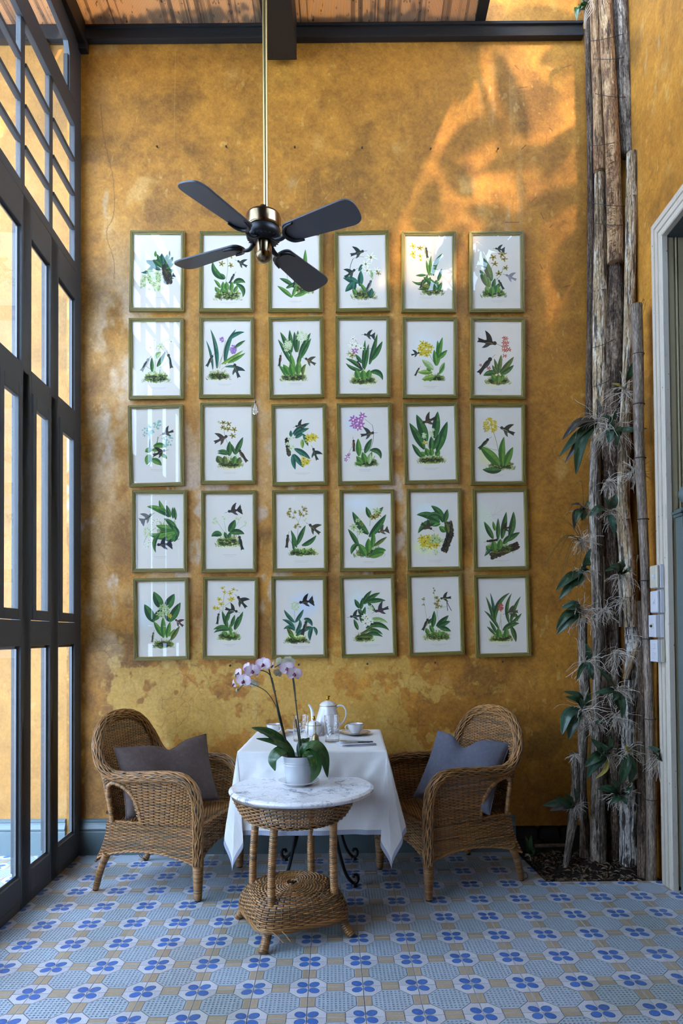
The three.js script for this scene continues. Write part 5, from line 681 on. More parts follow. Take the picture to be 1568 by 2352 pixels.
// ---------------------------------------------------------------- wicker armchair; +z is its front, origin on the floor
const RIM = [[.252, .17, .27], [.252, .36, .27], [.255, .46, .268], [.26, .54, .25], [.265, .587, .205], [.268, .60, .13], [.27, .595, .0], [.272, .59, -.12], [.277, .60, -.19], [.28, .64, -.24], [.27, .70, -.27], [.238, .765, -.292], [.18, .825, -.308], [.095, .858, -.32], [0, .866, -.325]];
function makeChair(label) {
  const t = thing('wicker_armchair', label, 'armchair', [0, 0, 0], 0, 'wicker armchairs at the tea table');
  const full = RIM.map((p) => V(...p)).concat(RIM.slice(0, -1).reverse().map(([x, y, z]) => V(-x, y, z)));
  const rimCurve = new THREE.CatmullRomCurve3(full, false, 'centripetal');
  { const w = new Weave(21); plait(w, rimCurve.getSpacedPoints(420), 0.0265, 34, 30, 0.0034); mesh('rolled_rim', w.geo, M.wicker, t); }
  // shell: a in [-1, 1] runs round from one front post to the other; the foot line lies at seat height
  const half = (pts) => { const all = pts.map((p) => V(...p)).concat(pts.slice(0, -1).reverse().map(([x, y, z]) => V(-x, y, z))); return new THREE.CatmullRomCurve3(all, false, 'centripetal'); };
  const SEAT = 0.355;
  const topC = half([[.256, .47, .268], [.26, .535, .25], [.265, .580, .205], [.268, .593, .13], [.27, .588, .0], [.272, .583, -.12], [.277, .593, -.19], [.28, .633, -.24], [.27, .693, -.27], [.238, .757, -.292], [.18, .817, -.308], [.095, .85, -.32], [0, .858, -.325]]);
  const footC = half([[.25, SEAT, .262], [.252, SEAT, .235], [.254, SEAT, .18], [.255, SEAT, .10], [.256, SEAT, .0], [.255, SEAT, -.10], [.25, SEAT, -.17], [.235, SEAT, -.215], [.205, SEAT, -.235], [.165, SEAT, -.245], [.12, SEAT, -.25], [.06, SEAT, -.252], [0, SEAT, -.253]]);
  const P = (c, a) => c.getPoint(clamp((a + 1) / 2, 0, 1));
  const S = (a, y) => { const b = P(footC, -a), q = P(topC, -a), v = (y - b.y) / Math.max(1e-4, q.y - b.y); return V(lerp(b.x, q.x, v), y, lerp(b.z, q.z, v)); };
  const topY = (a) => P(topC, a).y;
  const hole = (a, y) => { const q = S(a, y); return q.z < -0.035 && q.z > -0.205 && y < 0.545 - 2.2 * Math.pow(Math.max(0, Math.abs(q.z + 0.205) - 0.09), 1.6) * 6 && Math.abs(q.x) > 0.2 && y > SEAT + 0.01; };
  const rows = [], back = [], pitch = 0.0073;
  for (let k = 0; ; k++) {
    const y = SEAT + 0.006 + k * pitch; if (y > 0.852) break;
    const spans = []; let from = null; const n = 400;
    for (let i = 0; i <= n; i++) { const a = -0.985 + 1.97 * i / n, inside = topY(a) > y && !hole(a, y); if (inside && from === null) from = a; if ((!inside || i === n) && from !== null) { if (a - from > 0.02) spans.push([from, a]); from = null; } }
    rows.push({ v: y, spans });
  }
  const STAKES = 88;
  { const w = new Weave(33); weaveRows(w, rows, S, { spacing: 0.02, amp: 0.0034, rad: 0.0036, step: 4, flat: 0.9, phase: (a) => (a + 1) * STAKES / 2 });
    for (let k = 0; k < STAKES; k++) { const a = -1 + 2 * (k + 0.5) / STAKES, Q = [], N = []; for (let i = 0; i <= 8; i++) { const y = lerp(SEAT, topY(a) - 0.004, i / 8); if (hole(a, y)) { if (Q.length > 1) w.strand(Q.splice(0), N.splice(0), 0.003, [0.10, 0.06, 0.03], 1, 4); Q.length = 0; N.length = 0; continue; } Q.push(S(a, y)); N.push(V(Math.sign(Q.at(-1).x) || 1, 0, 0.01)); } w.strand(Q, N, 0.003, [0.10, 0.06, 0.03], 1, 4); }
    mesh('woven_back', w.geo, M.wicker, t); }
  // bound arch round the side openings, rear posts
  for (const s of [1, -1]) {
    const arch = []; for (const [z, y] of [[-.20, .36], [-.208, .44], [-.212, .535], [-.19, .556], [-.15, .548], [-.105, .522], [-.068, .48], [-.045, .42], [-.036, .36]]) { const x = lerp(.252, .272, (y - SEAT) / .23); arch.push(V(s * x, y, z)); }
    mesh('bound_arch', wrapped(arch, 0.011, 0.011, 0.0075, 5 + s), M.wicker, t);
  }
  // seat
  { const w = new Weave(45); const zs = []; for (let z = -0.235; z < 0.275; z += 0.0074) zs.push(z);
    const SS = (a, z) => V(a * 0.245 * (z < -0.14 ? lerp(0.86, 1, smooth(-0.25, -0.13, z)) : 1), 0.357 + 0.012 * (1 - a * a) - 0.010 * smooth(0.24, 0.275, z), z);
    weaveRows(w, zs.map((z) => ({ v: z, spans: [[-1, 1]] })), SS, { spacing: 0.016, amp: 0.0022, rad: 0.0040, step: 3.2, flip: true, phase: (a) => (a + 1) * 15 });
    mesh('seat', w.geo, M.wicker, t); }
  // apron: flares down to an arched hem; a in [-1, 1] round front, sides and back by corner
  const corner = [V(.25, 0, .272), V(.246, 0, -.235), V(-.246, 0, -.235), V(-.25, 0, .272)];
  const low = [V(.252, 0, .272), V(.268, 0, -.285), V(-.268, 0, -.285), V(-.252, 0, .272)];
  const sides = [[0, 1, 'side'], [1, 2, 'back'], [2, 3, 'side'], [3, 0, 'front']];
  const hemOf = (kind, u) => { const m = 4 * u * (1 - u); return kind === 'front' ? 0.165 + 0.075 * Math.pow(m, 0.8) : kind === 'side' ? lerp(0.178, 0.160, u) + 0.052 * Math.pow(m, 0.8) : 0.16 + 0.05 * m; };
  for (const [i, j, kind] of sides) {
    const w = new Weave(60 + i), edge = [];
    const A = (a, y) => { const u = (a + 1) / 2, f = clamp((SEAT - y) / 0.19, 0, 1), ff = f * f; const p = corner[i].clone().lerp(corner[j], u), q = low[i].clone().lerp(low[j], u); const r = p.lerp(q, ff); r.y = y; return r; };
    const R = []; for (let k = 0; ; k++) { const y = SEAT - 0.002 - k * 0.0074; if (y < 0.16) break; const spans = []; let from = null; for (let n = 0; n <= 120; n++) { const a = -1 + 2 * n / 120, ok = hemOf(kind, (a + 1) / 2) < y; if (ok && from === null) from = a; if ((!ok || n === 120) && from !== null) { if (a - from > 0.03) spans.push([from, a]); from = null; } } R.push({ v: y, spans }); }
    const width = corner[i].distanceTo(corner[j]), ns = Math.round(width / 0.0125);
    weaveRows(w, R, A, { spacing: 0.02, amp: 0.0034, rad: 0.0037, step: 4, phase: (a) => (a + 1) * ns / 4, flip: true });
    for (let k = 0; k <= ns / 2; k++) { const a = -1 + 4 * k / ns; if (a > 1) break; const Q = [], N = []; for (let n = 0; n <= 5; n++) { Q.push(A(a, lerp(SEAT, hemOf(kind, (a + 1) / 2), n / 5))); N.push(V(0.3, 0, 1).normalize()); } w.strand(Q, N, 0.003, [0.10, 0.06, 0.03], 1, 4); }
    for (const off of [0, 1]) { const Q = [], N = [], n0 = V().crossVectors(corner[j].clone().sub(corner[i]), V(0, 1, 0)).normalize().negate(); for (let n = 0; n <= 44; n++) { const a = -1 + 2 * n / 44; const p = A(a, hemOf(kind, (a + 1) / 2)); p.addScaledVector(n0, 0.003 * Math.sin(n * 1.4 + off * Math.PI)); p.y += 0.003 * Math.cos(n * 1.4 + off * Math.PI) - 0.002; Q.push(p); N.push(n0); } w.strand(Q, N, 0.0045, caneColor(w.r), 1, 6); }
    // twisted band at seat level
    for (const off of [0, 1, 2]) { const Q = [], N = [], n0 = V().crossVectors(corner[j].clone().sub(corner[i]), V(0, 1, 0)).normalize().negate(); for (let n = 0; n <= 60; n++) { const a = -1 + 2 * n / 60, p = A(a, SEAT + 0.002); p.addScaledVector(n0, 0.005 + 0.0035 * Math.sin(n * 1.2 + off * 2.09)); p.y += 0.0045 * Math.cos(n * 1.2 + off * 2.09); Q.push(p); N.push(n0); } w.strand(Q, N, 0.0042, caneColor(w.r), 1, 6); }
    mesh(`apron`, w.geo, M.wicker, t);
  }
  // legs
  for (const s of [1, -1]) {
    const f = mesh('leg', merge([wrapped([V(s * .252, .172, .27), V(s * .252, .09, .27), V(s * .252, .008, .27)], 0.0265, 0.0185, 0.0062, 11 + s, 0.9), paint(new THREE.CylinderGeometry(0.016, 0.015, 0.009, 14).translate(s * .252, 0.0045, .27), .03, .025, .02)]), M.wicker, t);
    const r = mesh('leg', merge([wrapped([V(s * .262, .20, -.225), V(s * .258, .12, -.262), V(s * .238, .012, -.304)], 0.0195, 0.0155, 0.0072, 15 + s, 0.85), paint(new THREE.CylinderGeometry(0.015, 0.014, 0.012, 12).rotateX(0.3).translate(s * .236, 0.007, -.306), .03, .025, .02)]), M.wicker, t);
    if (s > 0) { const loose = curve([[.236, .02, -.322], [.225, .034, -.332], [.232, .03, -.345], [.246, .015, -.34], [.24, .006, -.32]], 14); mesh('loose_cane', paint(tube(loose, 0.0022, 5), .07, .05, .03), M.wicker, r); }
  }
  return t;
}
const faceTo = (fx, fz) => Math.atan2(fx, fz);
const chairL = makeChair('brown wicker armchair left of the tea table with a brown velvet cushion');
chairL.position.set(-0.9547, 0, -3.6658); chairL.rotation.y = faceTo(0.970, 0.244);
const chairR = chairL.clone(); chairR.name = numbered('wicker_armchair'); scene.add(chairR);
chairR.userData = { ...chairL.userData, label: 'brown wicker armchair right of the tea table with a grey blue velvet cushion' };
chairR.position.set(0.500, 0, -3.684); chairR.rotation.y = faceTo(-0.9025, 0.4315);
// velvet cushions, standing on a corner of the seat
function cushion(name, label, mat, w, h, d, seed, pose) {
  const r = rng(seed), n = 36, f = (side) => sheet(n, n, (u, v) => {
    const x = u * 2 - 1, y = v * 2 - 1, k = pose.dent ? pose.dent(x, y) : 0;
    const edge = Math.pow(Math.max(0, (1 - x * x) * (1 - y * y)), 0.42), pull = 1 - 0.07 * (1 - Math.abs(x) ** 6) * Math.abs(y) ** 4;
    const pullY = 1 - 0.09 * (1 - Math.abs(y) ** 4) * 0 - 0.10 * (1 - x * x) * Math.abs(y) ** 8;
    const fold = 0.012 * Math.sin(x * 7 + y * 3 + seed) * edge * 0.5 + 0.010 * (fbm(x * 2 + seed, y * 2, 3, seed) - 0.5);
    return V(x * w / 2 * (1 - 0.06 * (1 - y * y)), y * h / 2 * pullY - k * 0.10 * smooth(0.2, 1, y), side * (edge * d / 2 + (edge > 0.02 ? fold * edge : 0)) - k * 0.03 * side * edge);
  }, { su: 3, sv: 3, flip: side < 0 });
  const t = thing(name, label, 'cushion', pose.at, 0, 'velvet cushions in the armchairs');
  mesh('cover', merge([f(1), f(-1)]), mat, t);
  // piped seam
  const E = []; for (const [a, b] of [[[-1, -1], [1, -1]], [[1, -1], [1, 1]], [[1, 1], [-1, 1]], [[-1, 1], [-1, -1]]]) for (let i = 0; i < 16; i++) { const x = lerp(a[0], b[0], i / 16), y = lerp(a[1], b[1], i / 16), k = pose.dent ? pose.dent(x, y) : 0; E.push(V(x * w / 2 * (1 - 0.06 * (1 - y * y)), y * h / 2 * (1 - 0.10 * (1 - x * x) * Math.abs(y) ** 8) - k * 0.10 * smooth(0.2, 1, y), 0)); } E.push(E[0].clone());
  mesh('seam', tube(E, 0.0028, 6), mat, t);
  t.rotation.set(...pose.turn, 'YXZ'); return t;
}
const velvetMap = (base) => canvasTex(256, 256, (c) => { c.fillStyle = base; c.fillRect(0, 0, 256, 256); const r = rng(3); for (let i = 0; i < 700; i++) { c.fillStyle = `rgba(${r() < 0.5 ? '255,255,255' : '0,0,0'},${r() * 0.02})`; c.beginPath(); c.ellipse(r() * 256, r() * 256, 3 + r() * 24, 2 + r() * 10, r() * 3, 0, 7); c.fill(); } });
M.velvetBrown = phys({ name: 'brown_velvet', map: velvetMap('#4f403a'), roughness: 0.9, sheen: 0.8, sheenRoughness: 0.45, sheenColor: new THREE.Color(0x8a7a78) });
M.velvetGrey = phys({ name: 'grey_velvet', map: velvetMap('#585a68'), roughness: 0.9, sheen: 1, sheenRoughness: 0.45, sheenColor: new THREE.Color(0x9a9cb4) });
const notch = (x0, k) => (x, y) => k * Math.exp(-(((x - x0) / 0.28) ** 2));
cushion('cushion', 'brown grey velvet cushion leaning in the left wicker armchair', M.velvetBrown, 0.52, 0.37, 0.15, 5, { at: [-0.97, 0.56, -3.63], turn: [-0.363, 0.675, 0.037], dent: notch(0.12, 0.4) });
cushion('cushion', 'grey blue velvet cushion leaning in the right wicker armchair', M.velvetGrey, 0.42, 0.43, 0.15, 9, { at: [0.585, 0.565, -3.66], turn: [-0.72, -0.42, -0.13], dent: notch(-0.12, 0.7) });
// ---------------------------------------------------------------- round rattan side table with a loose marble top
{
  const C = [-0.268, 0, -3.05], t = thing('rattan_side_table', 'round rattan side table on a domed wicker base, in front of the tea table', 'side table', C, -0.368);
  // feet point along +-x and +-z of the table's own axes
  const drum = (a, v) => { const k = (v - 0.487) / 0.105, r = lerp(0.198, 0.272, Math.pow(clamp(k, 0, 1), 0.55)); return V(Math.sin(a * Math.PI) * r + 0.014, v, Math.cos(a * Math.PI) * r); };
  { const w = new Weave(71), rows = []; for (let y = 0.492; y < 0.59; y += 0.0076) rows.push({ v: y, spans: [[-1, -0.01], [-0.01, 1]] });
    weaveRows(w, rows, drum, { spacing: 0.03, amp: 0.0034, rad: 0.0038, step: 5, phase: (a) => (a + 1) * 29 });
    for (let k = 0; k < 58; k++) { const a = -1 + 2 * (k + 0.5) / 58, Q = [], N = []; for (let i = 0; i <= 5; i++) { Q.push(drum(a, lerp(0.487, 0.592, i / 5))); N.push(V(Math.sin(a * Math.PI), 0, Math.cos(a * Math.PI))); } w.strand(Q, N, 0.0034, [0.1, 0.06, 0.03], 1, 4); }
    for (const off of [0, 1]) { const Q = [], N = []; for (let i = 0; i <= 150; i++) { const a = i / 150 * 6.2832, r = 0.199 + 0.003 * Math.sin(i * 1.3 + off * Math.PI); Q.push(V(Math.sin(a) * r + 0.014, 0.488 + 0.003 * Math.cos(i * 1.3 + off * Math.PI), Math.cos(a) * r)); N.push(V(Math.sin(a), 0, Math.cos(a))); } w.strand(Q, N, 0.0048, caneColor(w.r), 1, 6); }
    mesh('woven_drum', w.geo, M.wicker, t); }
  mesh('top_hoop', merge([paint(new THREE.TorusGeometry(0.268, 0.009, 8, 60).rotateX(Math.PI / 2).translate(0.014, 0.590, 0), 0.1, 0.06, 0.03), paint(new THREE.CylinderGeometry(0.262, 0.262, 0.006, 48).translate(0.014, 0.590, 0), 0.05, 0.03, 0.02)]), M.wicker, t);
  for (let k = 0; k < 4; k++) {
    const a = k * Math.PI / 2, s = Math.sin(a), c = Math.cos(a);
    mesh('post', wrapped([V(s * .200, .17, c * .200), V(s * .196, .30, c * .196), V(s * .188 + 0.01, .50, c * .188)], 0.0165, 0.0165, 0.0078, 90 + k, 1.05, 14), M.wicker, t);
    mesh('foot', wrapped([V(s * .225, .11, c * .225), V(s * .250, .045, c * .248), V(s * .280, .006, c * .280)], 0.021, 0.018, 0.0095, 95 + k, 0.85, 12), M.wicker, t);
  }
  const prof = [[0.0, .198], [.10, .197], [.155, .193], [.178, .180], [.194, .160], [.202, .132], [.207, .106], [.208, .084]];
  const dome = (a, v) => { const f = clamp(v, 0, 1) * (prof.length - 1), i = Math.min(prof.length - 2, Math.floor(f)), R = lerp(prof[i][0], prof[i + 1][0], f - i), y = lerp(prof[i][1], prof[i + 1][1], f - i), th = a * Math.PI, p = lerp(2, 4.6, smooth(0.25, 0.9, v)); const c45 = Math.cos(th + Math.PI / 4), s45 = Math.sin(th + Math.PI / 4); const k = Math.pow(Math.pow(Math.abs(c45), p) + Math.pow(Math.abs(s45), p), -1 / p); return V(Math.sin(th) * R * k, y, Math.cos(th) * R * k); };
  { const w = new Weave(83), rows = []; let acc = 0; for (let v = 0.04; v < 0.995;) { rows.push({ v, spans: [[-1, -0.02], [-0.02, 1]] }); const l = dome(0.25, v + 0.01).distanceTo(dome(0.25, v)) / 0.01; v += 0.0076 / l; }
    weaveRows(w, rows, dome, { spacing: 0.026, amp: 0.0034, rad: 0.0039, step: 4.5, phase: (a) => (a + 1) * 24.5 });
    for (let k = 0; k < 49; k++) { const a = -1 + 2 * (k + 0.5) / 49, Q = [], N = []; for (let i = 1; i <= 14; i++) { Q.push(dome(a, i / 14)); N.push(V(Math.sin(a * Math.PI), 1, Math.cos(a * Math.PI)).normalize()); } w.strand(Q, N, 0.0034, [0.1, 0.06, 0.03], 1, 4); }
    const r = rng(8); for (let k = 0; k < 5; k++) { const Q = [], N = []; for (let i = 0; i <= 160; i++) { const a = -1 + 2 * i / 160, p = dome(a, 0.985); p.multiplyScalar(1); p.x *= 1.01 + 0.012 * Math.sin(i * 0.35 + k * 2.1); p.z *= 1.01 + 0.012 * Math.sin(i * 0.35 + k * 2.1); p.y += 0.006 * Math.cos(i * 0.35 + k * 2.1) - 0.002 * k; Q.push(p); N.push(V(Math.sin(a * Math.PI), 0, Math.cos(a * Math.PI))); } w.strand(Q, N, 0.0036, caneColor(r), 1, 5); }
    for (const [a, l] of [[0.03, 0.07], [-0.05, 0.06], [0.08, 0.05], [-0.1, 0.05]]) { const p = dome(a, 0.98), q = p.clone().multiplyScalar(1.12); q.y = p.y - 0.025; q.x += l; w.strand([p, p.clone().lerp(q, 0.5).add(V(0, 0.004, 0)), q], [V(0, 1, 0), V(0, 1, 0), V(0, 1, 0)], 0.0018, caneColor(r), 1, 5); }
    mesh('domed_base', w.geo, M.wicker, t); }
  M.marble = phys({ name: 'white_marble', roughness: 0.22, clearcoat: 0.3, clearcoatRoughness: 0.15, map: dataTex(1024, 1024, (u, v) => {
    const x = u * 10, y = v * 10, wx = x + 1.6 * (fbm(x * 0.9, y * 0.9, 4, 5) - 0.5) * 2, wy = y + 1.6 * (fbm(x * 0.9 + 30, y * 0.9, 4, 6) - 0.5) * 2;
    const q = wx * 0.35 + wy * 1.0; let k = Math.pow(1 - Math.abs(2 * fbm(wx * 0.6, q * 1.0, 5, 9) - 1), 22) * 0.8 + Math.pow(1 - Math.abs(2 * fbm(wx * 1.4 + 9, wy * 2.2, 5, 19) - 1), 26) * 0.6;
    const cloud = smooth(0.45, 0.75, fbm(x * 0.8 + 7, y * 1.3, 4, 29)); k = clamp(k * (0.4 + cloud) + cloud * 0.05, 0, 1); return mix3([238, 238, 240], [92, 98, 116], k * 0.8); }) });
  const top = lathe([[0, 0], [0.296, 0], [0.305, 0.002], [0.312, 0.008], [0.319, 0.013], [0.320, 0.017], [0.318, 0.021], [0.312, 0.0235], [0.3095, 0.0238], [0.3075, 0.0262], [0.303, 0.0272], [0, 0.0272]], 96); const tp = top.attributes.position, tu = top.attributes.uv; for (let i = 0; i < tp.count; i++) tu.setXY(i, tp.getX(i) * 1.4 + 0.5, tp.getZ(i) * 1.4 + 0.5);
  const m = mesh('marble_top', top, M.marble); m.position.set(-0.2245, 0.5942, -3.05); tag(m, 'round grey veined white marble slab lying on the rattan table', 'tabletop');
}
const MARBLE = 0.5942 + 0.0272;
// ---------------------------------------------------------------- small tea table with scrolled iron legs under a white cloth
const TEA = { x0: -0.535, x1: 0.158, z0: -3.955, z1: -3.235, y: 0.745 };
{
  M.wrought = std({ name: 'black_wrought_iron', color: 0x14141a, roughness: 0.42, metalness: 0.4 });
  const cx = (TEA.x0 + TEA.x1) / 2, cz = (TEA.z0 + TEA.z1) / 2, t = thing('tea_table', 'square tea table with curling black iron legs hidden beneath the white cloth', 'table', [cx, 0, cz]);
  mesh('tabletop', box(TEA.x1 - TEA.x0 - 0.006, 0.028, TEA.z1 - TEA.z0 - 0.006, 0, TEA.y - 0.017, 0, 0.006), std({ name: 'dark_table_wood', color: 0x4a3626, roughness: 0.6 }), t);
  const foot = [[0.195, 0.06], [-0.20, 0.06], [0.195, -0.36], [-0.20, -0.36]];
  foot.forEach(([x, z], k) => {
    const sx = Math.sign(x), tz = k < 2 ? 0.13 : -0.25, pts = curve([[sx * 0.14, 0.705, tz * 0.9], [sx * 0.10, 0.60, tz * 0.8], [sx * 0.085, 0.45, tz * 0.8], [sx * 0.10, 0.30, lerp(tz, z, 0.4)], [sx * 0.125, 0.16, lerp(tz, z, 0.7)], [sx * 0.16, 0.05, z], [x, 0.016, z], [x + sx * 0.018, 0.03, z], [x + sx * 0.016, 0.058, z], [x, 0.062, z], [x - sx * 0.006, 0.048, z]], 60);
    const leg = mesh('leg', tube(pts, 0.0085, 8), M.wrought, t);
    mesh('foot_pad', new THREE.CylinderGeometry(0.014, 0.017, 0.014, 16).translate(x, 0.007, z), M.wrought, leg);
  });
  // cloth: a square sheet that lies on the top, hangs at the sides and gathers into points at the corners
  const half = [(TEA.x1 - TEA.x0) / 2, (TEA.z1 - TEA.z0) / 2], drop = 0.392, S = [half[0] + drop, half[1] + drop];
  const f = (u, v) => {
    let a = (u * 2 - 1) * S[0], b = (v * 2 - 1) * S[1]; const sa = Math.sign(a) || 1, sb = Math.sign(b) || 1, A = Math.abs(a), B = Math.abs(b), p = A - half[0], q = B - half[1];
    const wrinkle = 0.0016 * (fbm(u * 30, v * 30, 3, 7) - 0.5), ease = 0.004;
    if (p <= 0 && q <= 0) return V(a, 0.001 + wrinkle * 0.6 - 0.003 * smooth(-0.012, 0, Math.max(p, q)), b);
    // the corners open into broad flaps: tilt of the hanging line outwards in x and z, from the side face (0) to the front face (1)
    const TX = sa > 0 ? [.24, .17, .03, -.08, -.03, 0] : [.16, .15, .04, -.07, -.03, 0], TZ = [0, .04, .06, .055, -.05, .03], K = [0, .25, .5, .72, .86, 1];
    const tilt = (T, k) => { let i = 0; while (i < 4 && K[i + 1] < k) i++; const t = smooth(0, 1, clamp((k - K[i]) / (K[i + 1] - K[i]), 0, 1)); return lerp(T[i], T[i + 1], t); };
    if (p > 0 && q <= 0) { const d = p, front = sb > 0 ? smooth(-0.30, 0, q) : 0, wv = (0.016 * Math.sin(B * 13 * sb + 1.7 * sa) + 0.009 * Math.sin(B * 29 + 2)) * smooth(0, drop, d) * (1 - front); return V(sa * (half[0] + ease + lerp(0.06, TX[0], front) * d + wv * 0.8 + wrinkle * 2), -d * lerp(0.996, 0.972, front), b); }
    if (q > 0 && p <= 0) { const d = q, wv = (0.010 * Math.sin(a * 11 + 2.2) + 0.006 * Math.sin(a * 27)) * smooth(0, drop, d) * smooth(0, -0.05, p); return V(a, -d * 0.996, sb * (half[1] + ease + 0.03 * d + wv * 0.7 + wrinkle * 4 + 0.002 * Math.sin(a * 60 + d * 30) * smooth(0.02, 0.1, d))); }
    const rho = Math.hypot(p, q), k = Math.atan2(q, p) / (Math.PI / 2), hx = tilt(TX, k), hz = sb > 0 ? tilt(TZ, k) : 0.05, n = Math.sqrt(1 + hx * hx + hz * hz);
    return V(sa * (half[0] + ease + rho * hx / n), -rho / n, sb * (half[1] + ease + rho * hz / n) + wrinkle);
  };
  M.linen = phys({ name: 'white_linen', side: THREE.DoubleSide, roughness: 0.9, sheen: 0.2, sheenColor: new THREE.Color(0xffffff), bumpScale: 0.0006, map: canvasTex(1024, 1024, (c) => {
    c.fillStyle = '#dddbd8'; c.fillRect(0, 0, 1024, 1024); const r = rng(2); for (let i = 0; i < 3000; i++) { c.fillStyle = `rgba(${r() < 0.5 ? '255,255,255' : '140,136,130'},${r() * 0.10})`; r() < 0.5 ? c.fillRect(r() * 1024, r() * 1024, 20 + r() * 90, 1) : c.fillRect(r() * 1024, r() * 1024, 1, 20 + r() * 90); }
    c.strokeStyle = '#9fa4b4'; c.lineWidth = 26; c.strokeRect(0, 0, 1024, 1024); c.strokeStyle = 'rgba(110,112,126,.8)'; c.lineWidth = 1.5; c.strokeRect(14, 14, 996, 996); for (let i = 0; i < 160; i++) { c.fillStyle = 'rgba(120,122,140,.35)'; c.fillRect(i * 6.4, 0, 2, 13); c.fillRect(i * 6.4, 1011, 2, 13); c.fillRect(0, i * 6.4, 13, 2); c.fillRect(1011, i * 6.4, 13, 2); } }) });
  const bump = dataTex(512, 512, (u, v) => 128 + 90 * (fbm(u * 40, v * 6, 4, 3) - 0.5) + 90 * (fbm(u * 7, v * 30, 4, 13) - 0.5), false); M.linen.bumpMap = bump; M.linen.bumpScale = 0.0035;
  const g = sheet(170, 170, f, { thick: 0.0014, flip: true }); const m = mesh('tablecloth', g, M.linen); m.position.set(cx, TEA.y, cz); tag(m, 'white linen cloth with grey edge draped over the tea table', 'tablecloth');
}
// ---------------------------------------------------------------- tea things
M.china = phys({ name: 'white_china', color: 0xd6d4d4, roughness: 0.12, clearcoat: 0.6, clearcoatRoughness: 0.05 });
M.gilt = std({ name: 'gilding', color: 0xb8862f, roughness: 0.22, metalness: 1 });
M.clear = phys({ name: 'drinking_glass', color: 0xffffff, roughness: 0.0, transmission: 1, thickness: 0.002, ior: 1.48 });
M.etch = phys({ name: 'etched_glass', side: THREE.DoubleSide, color: 0xe4eaf0, roughness: 0.7, transmission: 0.45, thickness: 0 });
const ON = TEA.y + 0.0025;
const flute = (g, n, amt, y0, y1) => { const p = g.attributes.position; for (let i = 0; i < p.count; i++) { const x = p.getX(i), y = p.getY(i), z = p.getZ(i), r = Math.hypot(x, z), a = Math.atan2(z, x), k = smooth(y0, y1, y); if (r > 1e-4) { const s = 1 + amt * k * Math.cos(n * a); p.setX(i, x * s); p.setZ(i, z * s); p.setY(i, y + amt * k * 0.02 * Math.cos(n * a)); } } g.computeVertexNormals(); return g; };
const rimRing = (r, y, n, amt, w = 0.0013) => tube(Array.from({ length: 97 }, (_, i) => { const a = i / 96 * 6.2832, s = r * (1 + amt * Math.cos(n * a)); return V(Math.cos(a) * s, y + amt * 0.02 * Math.cos(n * a), Math.sin(a) * s); }), w, 6, { caps: false });
